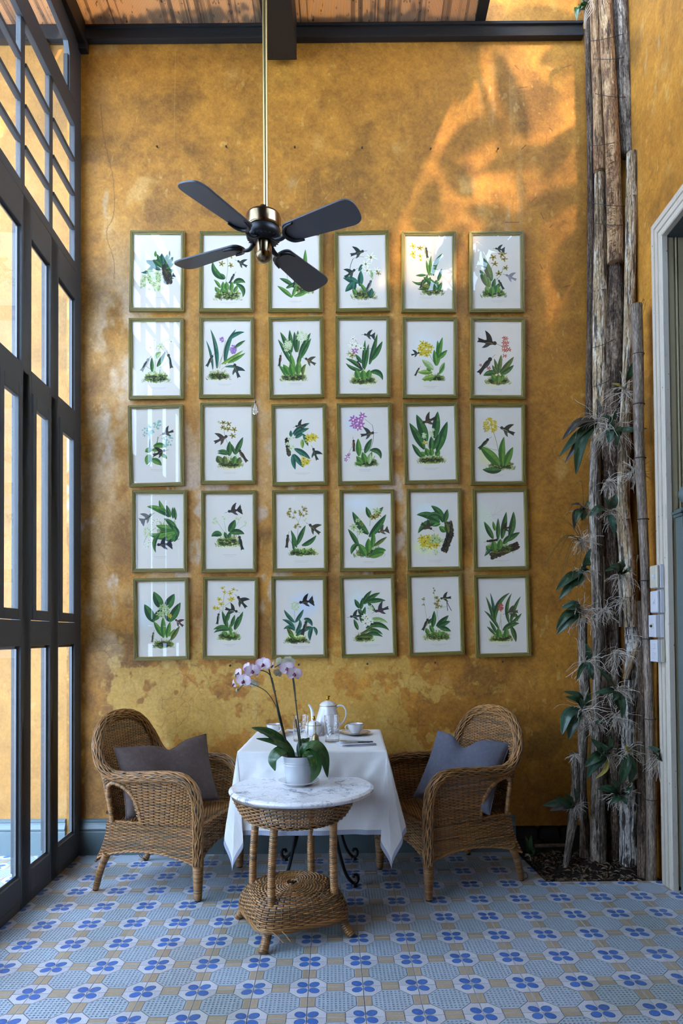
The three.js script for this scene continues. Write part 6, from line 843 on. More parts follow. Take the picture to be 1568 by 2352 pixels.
{
  // teapot
  const t = thing('teapot', 'tall white china teapot with gold lid knob at the back of the tea table', 'teapot', [-0.132, ON, -3.79], 0);
  mesh('body', flute(lathe([[0, 0], [0.048, 0], [0.050, 0.004], [0.047, 0.008], [0.058, 0.020], [0.066, 0.040], [0.067, 0.058], [0.062, 0.085], [0.054, 0.112], [0.047, 0.135], [0.044, 0.148], [0.0455, 0.152], [0.043, 0.153], [0.040, 0.147], [0, 0.140]], 72), 8, 0.018, 0.0, 0.03), M.china, t);
  mesh('rim_line', rimRing(0.0455, 0.152, 8, 0.018, 0.0014), M.gilt, t);
  const spout = curve([[-0.055, 0.035, 0], [-0.078, 0.055, 0], [-0.084, 0.095, 0], [-0.088, 0.125, 0], [-0.098, 0.150, 0], [-0.106, 0.158, 0]], 30); mesh('spout', tube(spout, (q) => lerp(0.018, 0.0062, Math.pow(q, 0.7)), 14), M.china, t);
  const h = curve([[0.042, 0.140, 0], [0.060, 0.152, 0], [0.082, 0.150, 0], [0.098, 0.128, 0], [0.100, 0.100, 0], [0.088, 0.068, 0], [0.070, 0.050, 0], [0.062, 0.046, 0]], 40); mesh('handle', tube(h, (q) => 0.0058 - 0.0012 * Math.sin(q * Math.PI), 10), M.china, t); 
  const lid = mesh('lid', flute(lathe([[0.044, 0.152], [0.046, 0.155], [0.044, 0.160], [0.034, 0.170], [0.020, 0.177], [0.008, 0.180], [0, 0.180]], 64), 8, 0.02, 0.0, 0.1), M.china, t);
  mesh('knob', merge([lathe([[0.006, 0], [0.005, 0.004], [0.009, 0.008], [0.010, 0.013], [0.007, 0.017], [0.010, 0.020], [0.011, 0.024], [0.006, 0.028], [0, 0.029]], 16).translate(0, 0.179, 0), ...[0, 1, 2, 3].map((k) => new THREE.SphereGeometry(0.0042, 8, 6).translate(Math.cos(k * 1.57) * 0.009, 0.203, Math.sin(k * 1.57) * 0.009))]), M.gilt, lid);
  // sugar bowl
  const s = thing('sugar_bowl', 'small lidded white china sugar bowl with gold knob beside the teapot', 'sugar bowl', [-0.205, ON, -3.70], 0);
  mesh('body', flute(lathe([[0, 0], [0.026, 0], [0.028, 0.004], [0.036, 0.014], [0.042, 0.032], [0.041, 0.050], [0.0385, 0.058], [0.036, 0.056], [0, 0.05]], 64), 8, 0.02, 0.0, 0.03), M.china, s); mesh('rim_line', rimRing(0.0392, 0.058, 8, 0.02), M.gilt, s);
  const sl = mesh('lid', flute(lathe([[0.037, 0.058], [0.034, 0.066], [0.022, 0.077], [0.008, 0.082], [0, 0.082]], 48), 8, 0.02, 0, 0.1), M.china, s);
  mesh('knob', lathe([[0.005, 0.081], [0.004, 0.085], [0.009, 0.089], [0.009, 0.094], [0.006, 0.098], [0.008, 0.103], [0.004, 0.107], [0, 0.107]], 14), M.gilt, sl);
  // cups on saucers
  const makeCup = (label, pos, turn, turnSaucer) => {
    const sc = thing('saucer', label.replace('cup', 'saucer under the cup'), 'saucer', pos, 0, 'saucers on the tea table');
    mesh('plate', flute(lathe([[0, 0.004], [0.028, 0.004], [0.030, 0], [0.034, 0], [0.036, 0.004], [0.060, 0.009], [0.079, 0.015], [0.080, 0.0165], [0.077, 0.0168], [0.058, 0.0118], [0.034, 0.0075], [0, 0.0075]], 72), 10, 0.02, 0.006, 0.016), M.china, sc); mesh('rim_line', rimRing(0.0800, 0.0165, 10, 0.02, 0.0012), M.gilt, sc);
    const c = thing('teacup', label, 'cup', [pos[0], pos[1] + 0.0078, pos[2]], turn, 'teacups on the tea table');
    mesh('bowl', flute(lathe([[0, 0.001], [0.020, 0], [0.023, 0.001], [0.023, 0.004], [0.030, 0.012], [0.038, 0.024], [0.043, 0.040], [0.0465, 0.0525], [0.0455, 0.0532], [0.042, 0.0405], [0.036, 0.025], [0.026, 0.010], [0, 0.006]], 64), 8, 0.018, 0.01, 0.05), M.china, c); mesh('rim_line', rimRing(0.0463, 0.053, 8, 0.018, 0.0012), M.gilt, c);
    mesh('handle', tube(curve([[0.041, 0.043, 0], [0.056, 0.047, 0], [0.063, 0.037, 0], [0.058, 0.025, 0], [0.046, 0.020, 0], [0.036, 0.019, 0]], 24), 0.0028, 8), M.china, c);
  };
  makeCup('white china cup with gold rim on the right', [0.018, ON, -3.725], -2.6);
  makeCup('white china cup with gold rim on the left', [-0.420, ON, -3.735], -0.9);
  // etched tumblers
  const makeGlass = (label, pos, turn) => {
    const g = thing('tumbler', label, 'glass', pos, turn, 'etched tumblers on the tea table');
    mesh('glass', lathe([[0, 0.0], [0.034, 0], [0.0360, 0.002], [0.0365, 0.005], [0.0387, 0.131], [0.0387, 0.1335], [0.0380, 0.1342], [0.0373, 0.1335], [0.0350, 0.010], [0.033, 0.008], [0, 0.008]], 48), M.clear, g);
    const L = [], wrap = (x, y) => { const a = x / 0.0378, r = lerp(0.0372, 0.0390, y / 0.133); return V(Math.sin(a) * r, y, Math.cos(a) * r); };
    for (let k = 0; k < 4; k++) { const x0 = k * 0.0594 - 0.02; for (let i = 0; i < 9; i++) { const y0 = 0.030 + i * 0.0085, s = i % 2 ? 1 : -1, ang = 0.75 + 0.2 * s * (i % 3), len = 0.020 - i * 0.0010; L.push(sheet(5, 3, (u, v) => { const w = 0.0032 * Math.sin(Math.PI * clamp(u, 0.02, 0.98)) * (v * 2 - 1), lx = u * len; return wrap(x0 + 0.006 * Math.sin(i * 0.5) + s * (lx * Math.sin(ang)) - w * Math.cos(ang) * s, y0 + lx * Math.cos(ang) + w * Math.sin(ang)); })); } L.push(tube(Array.from({ length: 12 }, (_, i) => wrap(x0 + 0.006 * Math.sin(i * 0.36), 0.022 + i * 0.0078)), 0.0006, 5)); }
    mesh('engraving', merge(L), M.etch, g);
  };
  makeGlass('etched glass tumbler behind the orchid stems', [-0.262, ON, -3.515], 0.4);
  makeGlass('etched glass tumbler in front of the teapot', [-0.101, ON, -3.48], 0.0);
  // brass hand bell
  const b = thing('hand_bell', 'little brass hand bell between the two tumblers', 'bell', [-0.185, ON, -3.47], 0), brass = std({ name: 'brass', color: 0x8a7a5a, roughness: 0.34, metalness: 1 });
  mesh('bell', lathe([[0.0205, 0], [0.0225, 0.001], [0.0215, 0.005], [0.0185, 0.014], [0.0165, 0.028], [0.014, 0.036], [0.007, 0.042], [0.004, 0.044]], 28), brass, b);
  mesh('handle', lathe([[0.004, 0.043], [0.006, 0.047], [0.003, 0.051], [0.0028, 0.062], [0.0042, 0.070], [0.0030, 0.080], [0.0036, 0.092], [0.0045, 0.098], [0.002, 0.103], [0, 0.104]], 14), brass, b);
  // folded napkins, cutlery
  M.napkin = std({ name: 'napkin_cotton', color: 0xd2d2d6, roughness: 0.9, bumpMap: plasterBump, bumpScale: 0.001 }); M.navy = std({ name: 'blue_hem', color: 0x5a6488, roughness: 0.9 });
  const fold = (label, pos, turn, w, d) => { const n = thing('napkin', label, 'napkin', pos, turn, 'folded napkins on the tea table'); [0, 1, 2].forEach((k) => { mesh('fold', sheet(14, 14, (u, v) => V((u - 0.5) * w * (1 - k * 0.05) + k * 0.004, 0.0025 + k * 0.0034 + 0.0014 * Math.sin(u * 8 + k) * Math.sin(v * 6), (v - 0.5) * d * (1 - k * 0.06) - k * 0.003), { thick: 0.0032, flip: true }), M.napkin, n); }); const e = [-1, 1].map((s) => tube([V(-w / 2, 0.006, s * d / 2), V(0, 0.0065, s * d / 2), V(w / 2, 0.006, s * d / 2)], 0.0017, 6)); mesh('hem', merge([e[1], tube([V(w / 2, 0.005, -d / 2), V(w / 2, 0.008, 0), V(w / 2, 0.005, d / 2)], 0.0017, 6)]), M.navy, n); return n; };
  fold('white folded napkin with blue hem under knife and fork', [0.020, ON, -3.405], 0.25, 0.17, 0.13);
  fold('small white folded napkin behind the left cup', [-0.33, ON, -3.85], -0.3, 0.12, 0.08);
  M.steel = std({ name: 'dull_steel', color: 0x6a6460, roughness: 0.28, metalness: 1 });
  const k1 = thing('table_knife', 'table knife lying on the folded napkin', 'knife', [0.03, ON + 0.0120, -3.375], 0.12);
  mesh('blade', box(0.085, 0.0014, 0.014, -0.045, 0.001, 0, 0.0006), M.steel, k1); mesh('handle', box(0.075, 0.006, 0.011, 0.036, 0.003, 0, 0.0025), M.plug, k1);
  const k2 = thing('table_fork', 'table fork lying beside the knife on the napkin', 'fork', [0.012, ON + 0.0120, -3.405], -0.35);
  mesh('handle', tube(curve([[0.08, 0.002, 0], [0.02, 0.003, 0], [-0.03, 0.001, 0]], 14), (q) => lerp(0.004, 0.002, q), 8), M.steel, k2); mesh('tines', merge([box(0.012, 0.0015, 0.018, -0.036, 0.001, 0, 0.0006), ...[-1, -0.33, 0.33, 1].map((s) => box(0.036, 0.0013, 0.0022, -0.058, 0.001, s * 0.0075))]), M.steel, k2);
}
// ---------------------------------------------------------------- leaves, roots and the potted orchid
// a leaf along points, half width w, folded by `keel`; up is the way its upper face looks
function leafGeo(pts, w, up, opt = {}) {
  const n = opt.n || 16, P = curve(pts, n), keel = opt.keel ?? 0.25, sides = [];
  const prof = opt.prof || ((t) => Math.pow(Math.sin(Math.PI * Math.pow(clamp(t * 0.985 + 0.012, 0, 1), opt.skew || 0.8)), 0.75) * (t < 0.12 ? lerp(0.35, 1, t / 0.12) : 1));
  const U = typeof up === 'function' ? up : () => up;
  return sheet(6, n, (u, v) => { const i = Math.round(v * n), a = P[Math.max(0, i - 1)], b = P[Math.min(n, i + 1)], T = b.clone().sub(a).normalize(), N = U(v).clone().addScaledVector(T, -U(v).dot(T)).normalize(), B = V().crossVectors(T, N), x = u * 2 - 1, ww = w * prof(v); return P[i].clone().addScaledVector(B, x * ww).addScaledVector(N, ww * keel * (Math.abs(x) - 0.5) + (opt.wave || 0) * Math.sin(v * 9 + x) * ww); }, { thick: opt.thick || 0.0012, su: 1, sv: 1 });
}
const leafMat = (name, base, vein, rough = 0.32) => phys({ name, roughness: rough, clearcoat: 0.15, clearcoatRoughness: 0.3, map: canvasTex(128, 512, (c) => { c.fillStyle = base; c.fillRect(0, 0, 128, 512); const r = rng(6); for (let i = 0; i < 26; i++) { c.fillStyle = `rgba(${r() < 0.5 ? '255,255,220' : '0,20,0'},${0.01 + r() * 0.025})`; c.fillRect(r() * 128, 0, 1 + r() * 4, 512); } for (let i = 0; i < 160; i++) { c.fillStyle = `rgba(${r() < 0.5 ? '220,230,170' : '10,26,10'},.06)`; c.beginPath(); c.ellipse(r() * 128, r() * 512, 2 + r() * 10, 6 + r() * 30, 0, 0, 7); c.fill(); } c.fillStyle = vein; c.fillRect(61, 0, 5, 512); }) });
M.leafA = leafMat('orchid_leaf', '#24481f', 'rgba(16,40,14,.6)', 0.26);
{
  const px0 = -0.2405, pz0 = -3.085, y0 = MARBLE;
  M.glaze = phys({ name: 'pale_grey_glaze', color: 0xb4b8bc, roughness: 0.2, clearcoat: 0.5, clearcoatRoughness: 0.1 });
  const sa = thing('pot_saucer', 'white china saucer under the orchid pot on the marble slab', 'saucer', [px0, y0, pz0]);
  mesh('dish', lathe([[0, 0.004], [0.05, 0.004], [0.053, 0], [0.058, 0], [0.062, 0.005], [0.082, 0.012], [0.093, 0.018], [0.0935, 0.020], [0.090, 0.020], [0.07, 0.011], [0.05, 0.008], [0, 0.008]], 56), M.china, sa);
  const pot = thing('orchid_pot', 'pale grey glazed pot ringed below its rim, standing on the marble slab', 'flower pot', [px0, y0 + 0.0082, pz0]);
  mesh('pot', lathe([[0, 0], [0.0505, 0], [0.053, 0.003], [0.0575, 0.04], [0.0620, 0.078], [0.0640, 0.080], [0.0640, 0.084], [0.0628, 0.086], [0.0632, 0.089], [0.0650, 0.091], [0.0650, 0.095], [0.0640, 0.097], [0.0690, 0.118], [0.0695, 0.121], [0.0675, 0.1225], [0.0655, 0.120], [0.0600, 0.092], [0, 0.092]], 56).scale(1.09, 1, 1.09), M.glaze, pot);
  M.bark = std({ name: 'orchid_bark', color: 0x2a2018, roughness: 0.95 });
  { const r = rng(41), L = []; for (let i = 0; i < 120; i++) { const a = r() * 6.3, q = Math.sqrt(r()) * 0.060; const g = box(0.008 + r() * 0.012, 0.004 + r() * 0.006, 0.006 + r() * 0.008); g.rotateX(r() * 3); g.rotateY(r() * 6); g.translate(Math.cos(a) * q, 0.101 + r() * 0.008, Math.sin(a) * q); L.push(g); } const m = mesh('bark_chips', merge(L), M.bark, pot); m.userData.kind = 'stuff'; }
  const o = thing('moth_orchid', 'moth orchid with two staked spikes of pale mauve flowers in the grey pot', 'orchid', [px0, y0 + 0.112, pz0]);
  const zB = (x, y, dz = 0) => at(500 + x / 3.733, 1480 + y / 3.733, pz0 + dz).sub(o.position);
  const leaf = (pts, w, up, opt) => mesh('leaf', leafGeo(pts, w, up, { n: 26, thick: 0.002, keel: 0.22, ...opt }), M.leafA, o);
  leaf([V(-0.012, 0, 0), zB(560, 860, 0.01), zB(440, 760, 0.03), zB(292, 712, 0.06)], 0.033, V(0.3, 0.75, 0.62));
  leaf([V(-0.010, 0, 0.01), zB(580, 880, 0.03), zB(460, 830, 0.05), zB(330, 806, 0.07)], 0.022, V(0.2, 0.85, 0.5));
  leaf([V(0.006, 0, -0.01), zB(720, 850, -0.02), zB(760, 820, -0.03), zB(785, 798, -0.05)], 0.021, V(-0.4, 0.3, 0.85));
  leaf([V(0.010, 0, 0), zB(760, 880, 0.03), zB(835, 862, 0.06), zB(905, 945, 0.075), zB(942, 1140, 0.07)], 0.032, (v) => V(0.3 + 0.5 * v, 1 - 0.6 * v, 0.75), { keel: 0.12, skew: 0.95 });
  leaf([V(0.008, -0.002, 0.012), zB(775, 905, 0.06), zB(825, 960, 0.085), zB(840, 1070, 0.09), zB(800, 1182, 0.085)], 0.031, (v) => V(0.2, 0.9 - 0.7 * v, 0.6 + 0.4 * v), { keel: 0.10, skew: 1.0 });
  leaf([V(-0.012, -0.002, 0.008), zB(585, 910, 0.05), zB(515, 925, 0.075), zB(468, 985, 0.085), zB(490, 1086, 0.08)], 0.029, (v) => V(-0.2 - 0.2 * v, 0.9 - 0.7 * v, 0.6 + 0.4 * v), { keel: 0.12, skew: 0.95 });
  // spikes and stakes
  M.spike = std({ name: 'dark_flower_stalk', color: 0x2c3320, roughness: 0.5 }); M.stake = std({ name: 'black_stake', color: 0x1a1612, roughness: 0.5 });
  const sp = (pts, r0, r1, dz) => mesh('flower_spike', tube(curve(pts.map(([x, y, z]) => zB(x, y, z)), 50), (t) => lerp(r0, r1, t), 8), M.spike, o);
  sp([[604, 915, 0], [560, 760, 0], [515, 590, 0], [488, 400, 0], [452, 270, 0], [395, 228, 0.005], [300, 230, 0.01], [215, 270, 0.01], [160, 320, 0.01]], 0.0036, 0.0016);
  sp([[600, 915, -0.006], [545, 680, -0.006], [498, 530, -0.004], [420, 410, 0.005], [340, 360, 0.012], [240, 335, 0.016], [170, 400, 0.01]], 0.0026, 0.0014);
  sp([[712, 900, 0.004], [690, 690, 0.004], [668, 480, 0.004], [650, 300, 0.004], [610, 190, 0.006], [540, 170, 0.008], [485, 200, 0.01]], 0.0034, 0.0016);
  const stake = (a, b) => mesh('stake', tube([zB(...a), zB(...b)], 0.0030, 8), M.stake, o);
  stake([610, 930, -0.012], [438, 212, -0.012]); stake([706, 900, -0.006], [668, 640, -0.006]); stake([716, 890, -0.008], [642, 285, -0.008]);
  M.tie = M.stake; for (const [x, y] of [[490, 400], [462, 290], [515, 560], [668, 480]]) mesh('tie', new THREE.TorusGeometry(0.005, 0.0012, 6, 14).rotateX(1.4).translate(...zB(x, y, -0.005).toArray()), M.tie, o);
  // flowers: three sepals, two broad petals, a lip
  const petalMap = canvasTex(256, 256, (c) => { c.fillStyle = '#dcd2d2'; c.fillRect(0, 0, 256, 256); const r = rng(3); const g = c.createLinearGradient(0, 0, 0, 256); g.addColorStop(0, 'rgba(160,80,140,.6)'); g.addColorStop(0.35, 'rgba(200,160,190,.22)'); g.addColorStop(1, 'rgba(220,210,200,.1)'); c.fillStyle = g; c.fillRect(0, 0, 256, 256); for (let i = 0; i < 26; i++) { c.strokeStyle = `rgba(150,90,150,${0.12 + r() * 0.18})`; c.lineWidth = 1.5; c.beginPath(); c.moveTo(128, 0); c.quadraticCurveTo(128 + (i - 13) * 9, 120, 128 + (i - 13) * 11, 256); c.stroke(); } });
  M.petal = phys({ name: 'mauve_petal', map: petalMap, roughness: 0.65, transmission: 0.25, thickness: 0, sheen: 0.3, sheenColor: new THREE.Color(0xffffff) });
  M.petalBack = phys({ name: 'greenish_petal_back', color: 0xb0ac90, roughness: 0.7, transmission: 0.2, thickness: 0 }); M.lip = std({ name: 'purple_lip', color: 0x6e2350, roughness: 0.5 }); M.budGreen = std({ name: 'green_bud', color: 0x9a9b78, roughness: 0.6 });
  const petal = (a, len, w, cup) => { const g = sheet(8, 10, (u, v) => { const x = (u * 2 - 1), ww = w * Math.pow(Math.sin(Math.PI * clamp(v * 0.82 + 0.10, 0, 1)), 0.6) * (0.25 + 0.75 * smooth(0, 0.3, v)); return V(x * ww, v * len, cup * (v * v - x * x * 0.4 * (1 - v * 0.3)) * len); }); g.rotateZ(a); return g; };
  const sep = merge([petal(0, 0.029, 0.0125, -0.12), petal(2.2, 0.028, 0.0120, -0.14), petal(-2.2, 0.028, 0.0120, -0.14)]), pet = [petal(1.32, 0.033, 0.0195, 0.10).translate(0, 0, 0.0012), petal(-1.32, 0.033, 0.0195, 0.10).translate(0, 0, 0.0012)];
  const lip = merge([lathe([[0.0015, 0], [0.004, 0.003], [0.0048, 0.008], [0.003, 0.013], [0, 0.015]], 10).rotateX(2.3).translate(0, -0.002, 0.005), petal(2.6, 0.011, 0.0045, 0.5).translate(0, 0, 0.004), petal(-2.6, 0.011, 0.0045, 0.5).translate(0, 0, 0.004), new THREE.SphereGeometry(0.0032, 10, 8).translate(0, 0.0015, 0.004)]);
  const fl = (x, y, z, yaw, pitch, roll, s = 1, back = false) => {
    const f = new THREE.Group(); f.name = 'flower'; f.position.copy(zB(x, y, z)); f.rotation.set(pitch, yaw, roll, 'YXZ'); f.scale.setScalar(s); o.add(f);
    mesh('sepals', sep, back ? M.petalBack : M.petal, f); mesh('petal', pet[0], back ? M.petalBack : M.petal, f); mesh('petal', pet[1], back ? M.petalBack : M.petal, f); mesh('lip', lip, M.lip, f);
  };
  fl(390, 172, 0.03, -0.25, -0.1, 0.05, 1.12); fl(296, 228, 0.035, 0.15, -0.05, 0.1, 1.08); fl(222, 312, 0.035, -0.2, 0.05, -0.15, 1.08); fl(250, 200, 0.0, -0.9, -0.2, 0.2, 0.9); fl(180, 245, 0.0, -0.8, -0.1, 0.1, 0.8); fl(142, 338, 0.0, -1.2, 0.2, 0.3, 0.8); fl(292, 335, -0.01, 2.7, 0.2, 0.4, 0.72, true); fl(330, 340, -0.01, 2.2, 0.2, 0, 0.55, true);
  fl(478, 182, 0.01, -1.35, 0, 0.2, 0.85); fl(592, 205, 0.03, 0.1, -0.1, 0.15, 1.05); fl(655, 252, 0.035, 0.25, 0, -0.1, 1.08); fl(538, 160, -0.01, 2.5, -0.2, 0.1, 0.95, true); fl(610, 150, -0.015, 2.9, 0, 0.3, 0.9, true); fl(515, 248, 0.0, -2.4, 0.2, 0.2, 0.7, true);
  for (const [x, y] of [[150, 268], [166, 392], [205, 345], [185, 275]]) mesh('bud', new THREE.SphereGeometry(0.0065, 12, 10).scale(1, 1.25, 1).translate(...zB(x, y, 0.005).toArray()), M.budGreen, o);
}
// ---------------------------------------------------------------- ceiling fan on a long brass rod
{
  const y = 3.087, z = -3.092, x = -0.386;
  const t = thing('ceiling_fan', 'four bladed ceiling fan with dark blades on a long brass rod', 'ceiling fan', [x, y, z]);
  M.bronze = std({ name: 'antique_brass', color: 0x7d6c54, roughness: 0.22, metalness: 1 }); M.blade = std({ name: 'dark_fan_blade', color: 0x43454d, roughness: 0.42 }); M.ironwork = std({ name: 'dark_cast_iron', color: 0x2a2a2e, roughness: 0.35, metalness: 0.6 });
  mesh('rod', new THREE.CylinderGeometry(0.0115, 0.0115, 1.60, 24).translate(0.011, 0.98 - 0.12, 0), std({ name: 'brushed_brass', color: 0xb8a26c, roughness: 0.36, metalness: 1 }), t);
  mesh('collar', lathe([[0.012, 0.165], [0.018, 0.164], [0.019, 0.150], [0.022, 0.143], [0.022, 0.128], [0.015, 0.126]], 20), M.ironwork, t);
  mesh('motor_housing', lathe([[0, 0.128], [0.062, 0.126], [0.076, 0.120], [0.080, 0.110], [0.080, 0.068], [0.078, 0.064], [0.078, 0.058], [0.074, 0.054], [0, 0.054]], 56), M.bronze, t);
  const vent = [lathe([[0.074, 0.055], [0.080, 0.040], [0.078, 0.020], [0.066, 0.006], [0.04, 0.0], [0.0, 0.0]], 48)];
  for (let k = 0; k < 24; k++) { const g = box(0.022, 0.003, 0.0045, 0.062, 0.008, 0, 0.001); g.rotateY(k / 24 * 6.2832); vent.push(g); }
  mesh('vent_ring', merge(vent), M.ironwork, t);
  mesh('switch_cup', lathe([[0.034, 0.004], [0.0365, -0.002], [0.0365, -0.052], [0.0385, -0.054], [0.0385, -0.058], [0.036, -0.072], [0.026, -0.086], [0.012, -0.093], [0, -0.095]], 40), M.bronze, t);
  mesh('cap_screw', new THREE.SphereGeometry(0.0045, 12, 8).translate(0.003, -0.083, 0.030), M.ironwork, t);
  const ang0 = Math.atan2(-0.219, -0.138);       // (x, -z) of the blade that points towards the glazing
  for (let k = 0; k < 4; k++) {
    const dirs = [[-0.138, 0.219], [0.2415, 0.128], [0.1275, -0.226], [-0.245, -0.119]], [dx, dz] = dirs[k], b = new THREE.Group(); b.name = 'blade_assembly'; b.rotation.y = Math.atan2(-dz, dx); t.add(b);
    // arm: from the hub out and a crescent plate under the blade
    const arm = mesh('blade_arm', merge([tube(curve([[0.05, 0.006, 0], [0.075, -0.012, 0], [0.10, -0.014, 0], [0.125, -0.004, 0]], 14), (q) => lerp(0.009, 0.006, q), 10, { flat: 1.6 }), tube(curve([[0.185, -0.003, 0.048], [0.145, -0.004, 0.040], [0.122, -0.005, 0.016], [0.122, -0.006, -0.012], [0.142, -0.006, -0.038], [0.19, -0.006, -0.052]], 24), (q) => 0.008 * (0.55 + 0.6 * Math.sin(q * Math.PI)), 8)]), M.ironwork, b);
    const sh = new THREE.Shape(); const L0 = 0.118, L1 = 0.484, w0 = 0.050, w1 = 0.068;
    sh.moveTo(L0 + 0.035, -w0); sh.lineTo(L1 - 0.055, -w1); sh.quadraticCurveTo(L1 - 0.012, -w1, L1 - 0.004, -w1 * 0.55); sh.quadraticCurveTo(L1 + 0.004, 0, L1 - 0.004, w1 * 0.55); sh.quadraticCurveTo(L1 - 0.012, w1, L1 - 0.055, w1); sh.lineTo(L0 + 0.035, w0); sh.quadraticCurveTo(L0, w0, L0, 0); sh.quadraticCurveTo(L0, -w0, L0 + 0.035, -w0);
    const g = new THREE.ExtrudeGeometry(sh, { depth: 0.004, bevelEnabled: true, bevelThickness: 0.002, bevelSize: 0.002, bevelSegments: 2, curveSegments: 14 }); g.rotateX(-Math.PI / 2); 
    const bl = mesh('blade', g, M.blade, b); bl.rotation.x = -0.23; bl.position.y = 0.004;
    arm.rotation.x = -0.23;
  }
  // pull chain with a glass drop
  const c = new THREE.Group(); c.name = 'pull_chain'; t.add(c); const top = V(-0.046, -0.045, 0.024);
  const beads = []; for (let i = 0; i < 120; i++) beads.push(new THREE.SphereGeometry(0.0019, 6, 4).translate(top.x + 0.006 * (i / 120), top.y - i * 0.0059, top.z));
  const cm = mesh('chain', merge(beads), M.steel, c); cm.userData.kind = 'stuff';
  mesh('glass_drop', lathe([[0, 0], [0.010, 0.006], [0.0135, 0.02], [0.010, 0.036], [0.005, 0.048], [0.004, 0.056], [0, 0.058]], 10).translate(top.x + 0.007, top.y - 0.760, top.z), phys({ name: 'cut_glass', roughness: 0.02, transmission: 1, thickness: 0.02, ior: 1.5 }), c);
  mesh('drop_cap', lathe([[0.005, 0], [0.006, 0.008], [0.002, 0.013], [0, 0.013]], 10).translate(top.x + 0.007, top.y - 0.703, top.z), M.steel, c);
}
// ---------------------------------------------------------------- planting pit in the corner and the bundle of old trunks and bamboo
{
  M.soil = std({ name: 'dark_soil', color: 0x241b14, roughness: 1, bumpMap: plasterBump, bumpScale: 0.02 });
  const g = structGroup('planting_pit'); g.userData.label = 'soil filled planting pit cut in the tiled floor';
  const pitShape = [[1.0045, -3.586], [0.957, -4.15], [1.62, -4.15], [1.62, -3.586]];
  mesh('soil_bed', sheet(40, 30, (u, v) => { const x = lerp(lerp(1.0025, 0.958, v), 1.66, u), z = lerp(-3.588, -4.15, v); return V(x, -0.028 + 0.03 * fbm(x * 9, z * 9, 4, 3) + 0.025 * smooth(0, 0.5, v) * smooth(0.1, 0.5, u), z); }, { thick: 0.1 }), M.soil, g);
  // rough dark stones of the wall footing, below the plaster
  M.stone = std({ name: 'damp_dark_stone', color: 0x2c2723, roughness: 0.95, bumpMap: plasterBump, bumpScale: 0.012 });
  const r = rng(17); let x = 0.958; for (let row = 0; row < 2; row++) { x = 0.958 - row * 0.04; while (x < 1.6) { const w = 0.09 + r() * 0.13, h = 0.078; const s = new THREE.SphereGeometry(0.5, 14, 10); const p = s.attributes.position; for (let i = 0; i < p.count; i++) { const q = V(p.getX(i), p.getY(i), p.getZ(i)), m = Math.max(Math.abs(q.x), Math.abs(q.y), Math.abs(q.z)); q.multiplyScalar(lerp(1, 0.5 / m, 0.72)).multiplyScalar(1 + 0.22 * (fbm(q.x * 4 + x * 9, q.y * 4 + q.z * 3, 3, 5) - 0.5)); p.setXYZ(i, q.x * w * 0.98, q.y * h, q.z * 0.075); } s.computeVertexNormals(); const m = mesh('stone', s, M.stone, g); m.position.set(x + w / 2, 0.022 + row * 0.078, BACK - 0.028 + r() * 0.008); x += w; } }
  // fallen leaves and chips on the soil
  const L = [], rr = rng(29), soilY = (px, pz) => { const v = (pz + 3.588) / -0.562, u = (px - 0.98) / 0.66; return -0.028 + 0.03 * fbm(px * 9, pz * 9, 4, 3) + 0.025 * smooth(0, 0.5, v) * smooth(0.1, 0.5, u); };
  for (let i = 0; i < 900; i++) { const px = 1.0 + rr() * 0.61, pz = -3.60 - Math.pow(rr(), 1.3) * 0.46, s = 0.006 + rr() * rr() * 0.026, q = sheet(3, 4, (u, v) => { const a = (u - 0.5) * 2, w = Math.sin(Math.PI * clamp(v, 0.05, 0.97)) * 0.35; return V(a * w * s, (a * a * w + Math.sin(v * 3) * 0.15) * s * 0.6, (v - 0.5) * s * 1.6); }); q.rotateX((rr() - 0.5) * 1.2); q.rotateZ((rr() - 0.5) * 1.2); q.rotateY(rr() * 6.3); q.translate(px, soilY(px, pz) + 0.003 + rr() * 0.004, pz); const c = mix3([0.10, 0.06, 0.035], [0.34, 0.25, 0.17], rr() * rr()); L.push(paint(q, ...c)); }
  M.litter = std({ name: 'dry_leaf_litter', vertexColors: true, roughness: 0.9, side: THREE.DoubleSide });
  const lit = mesh('leaf_litter', merge(L), M.litter); lit.userData = { label: 'dry brown leaf litter scattered over the planting pit', kind: 'stuff' };
}
// bark: pale weathered, brown rough, bamboo
const barkTex = (a, b, c2, seed, o = {}) => dataTex(512, 1024, (u, v) => {
  const U = Math.cos(u * 6.2832) * 1.3, W = Math.sin(u * 6.2832) * 1.3, y = v * 14;
  const st = fbm(u * 26, y * 1.3, 5, seed), bl = fbm(U + 4 + W * 0.3, y * 0.6 + W, 4, seed + 3), f = fbm(u * 60, y * 9, 4, seed + 5), sp = vnoise(u * 110, y * 22, seed + 8);
  let k = mix3(a, b, clamp((st - 0.5) * 2.2 + (bl - 0.5) * 1.8 + 0.5, 0, 1));
  k = mix3(k, c2, smooth(0.52, 0.60, fbm(u * 12, y * 1.6, 6, seed + 7)) * (o.patch ?? 0.75));
  k = mix3(k, [44, 34, 26], smooth(0.60, 0.74, fbm(u * 30, y * 2.4, 5, seed + 13)) * 0.65);
  if (o.crack) k = mix3(k, [36, 28, 22], smooth(0.62, 0.68, fbm(u * 34, y * 0.7, 4, seed + 17)) * o.crack);
  const g = (f - 0.5) * 90 + (sp - 0.5) * 26; return k.map((q) => q + g);
});
const barkBump = dataTex(256, 1024, (u, v) => 128 + 190 * (fbm(u * 22, v * 24, 6, 71) - 0.5) - 70 * smooth(0.58, 0.66, fbm(u * 34, v * 10, 4, 88)), false);
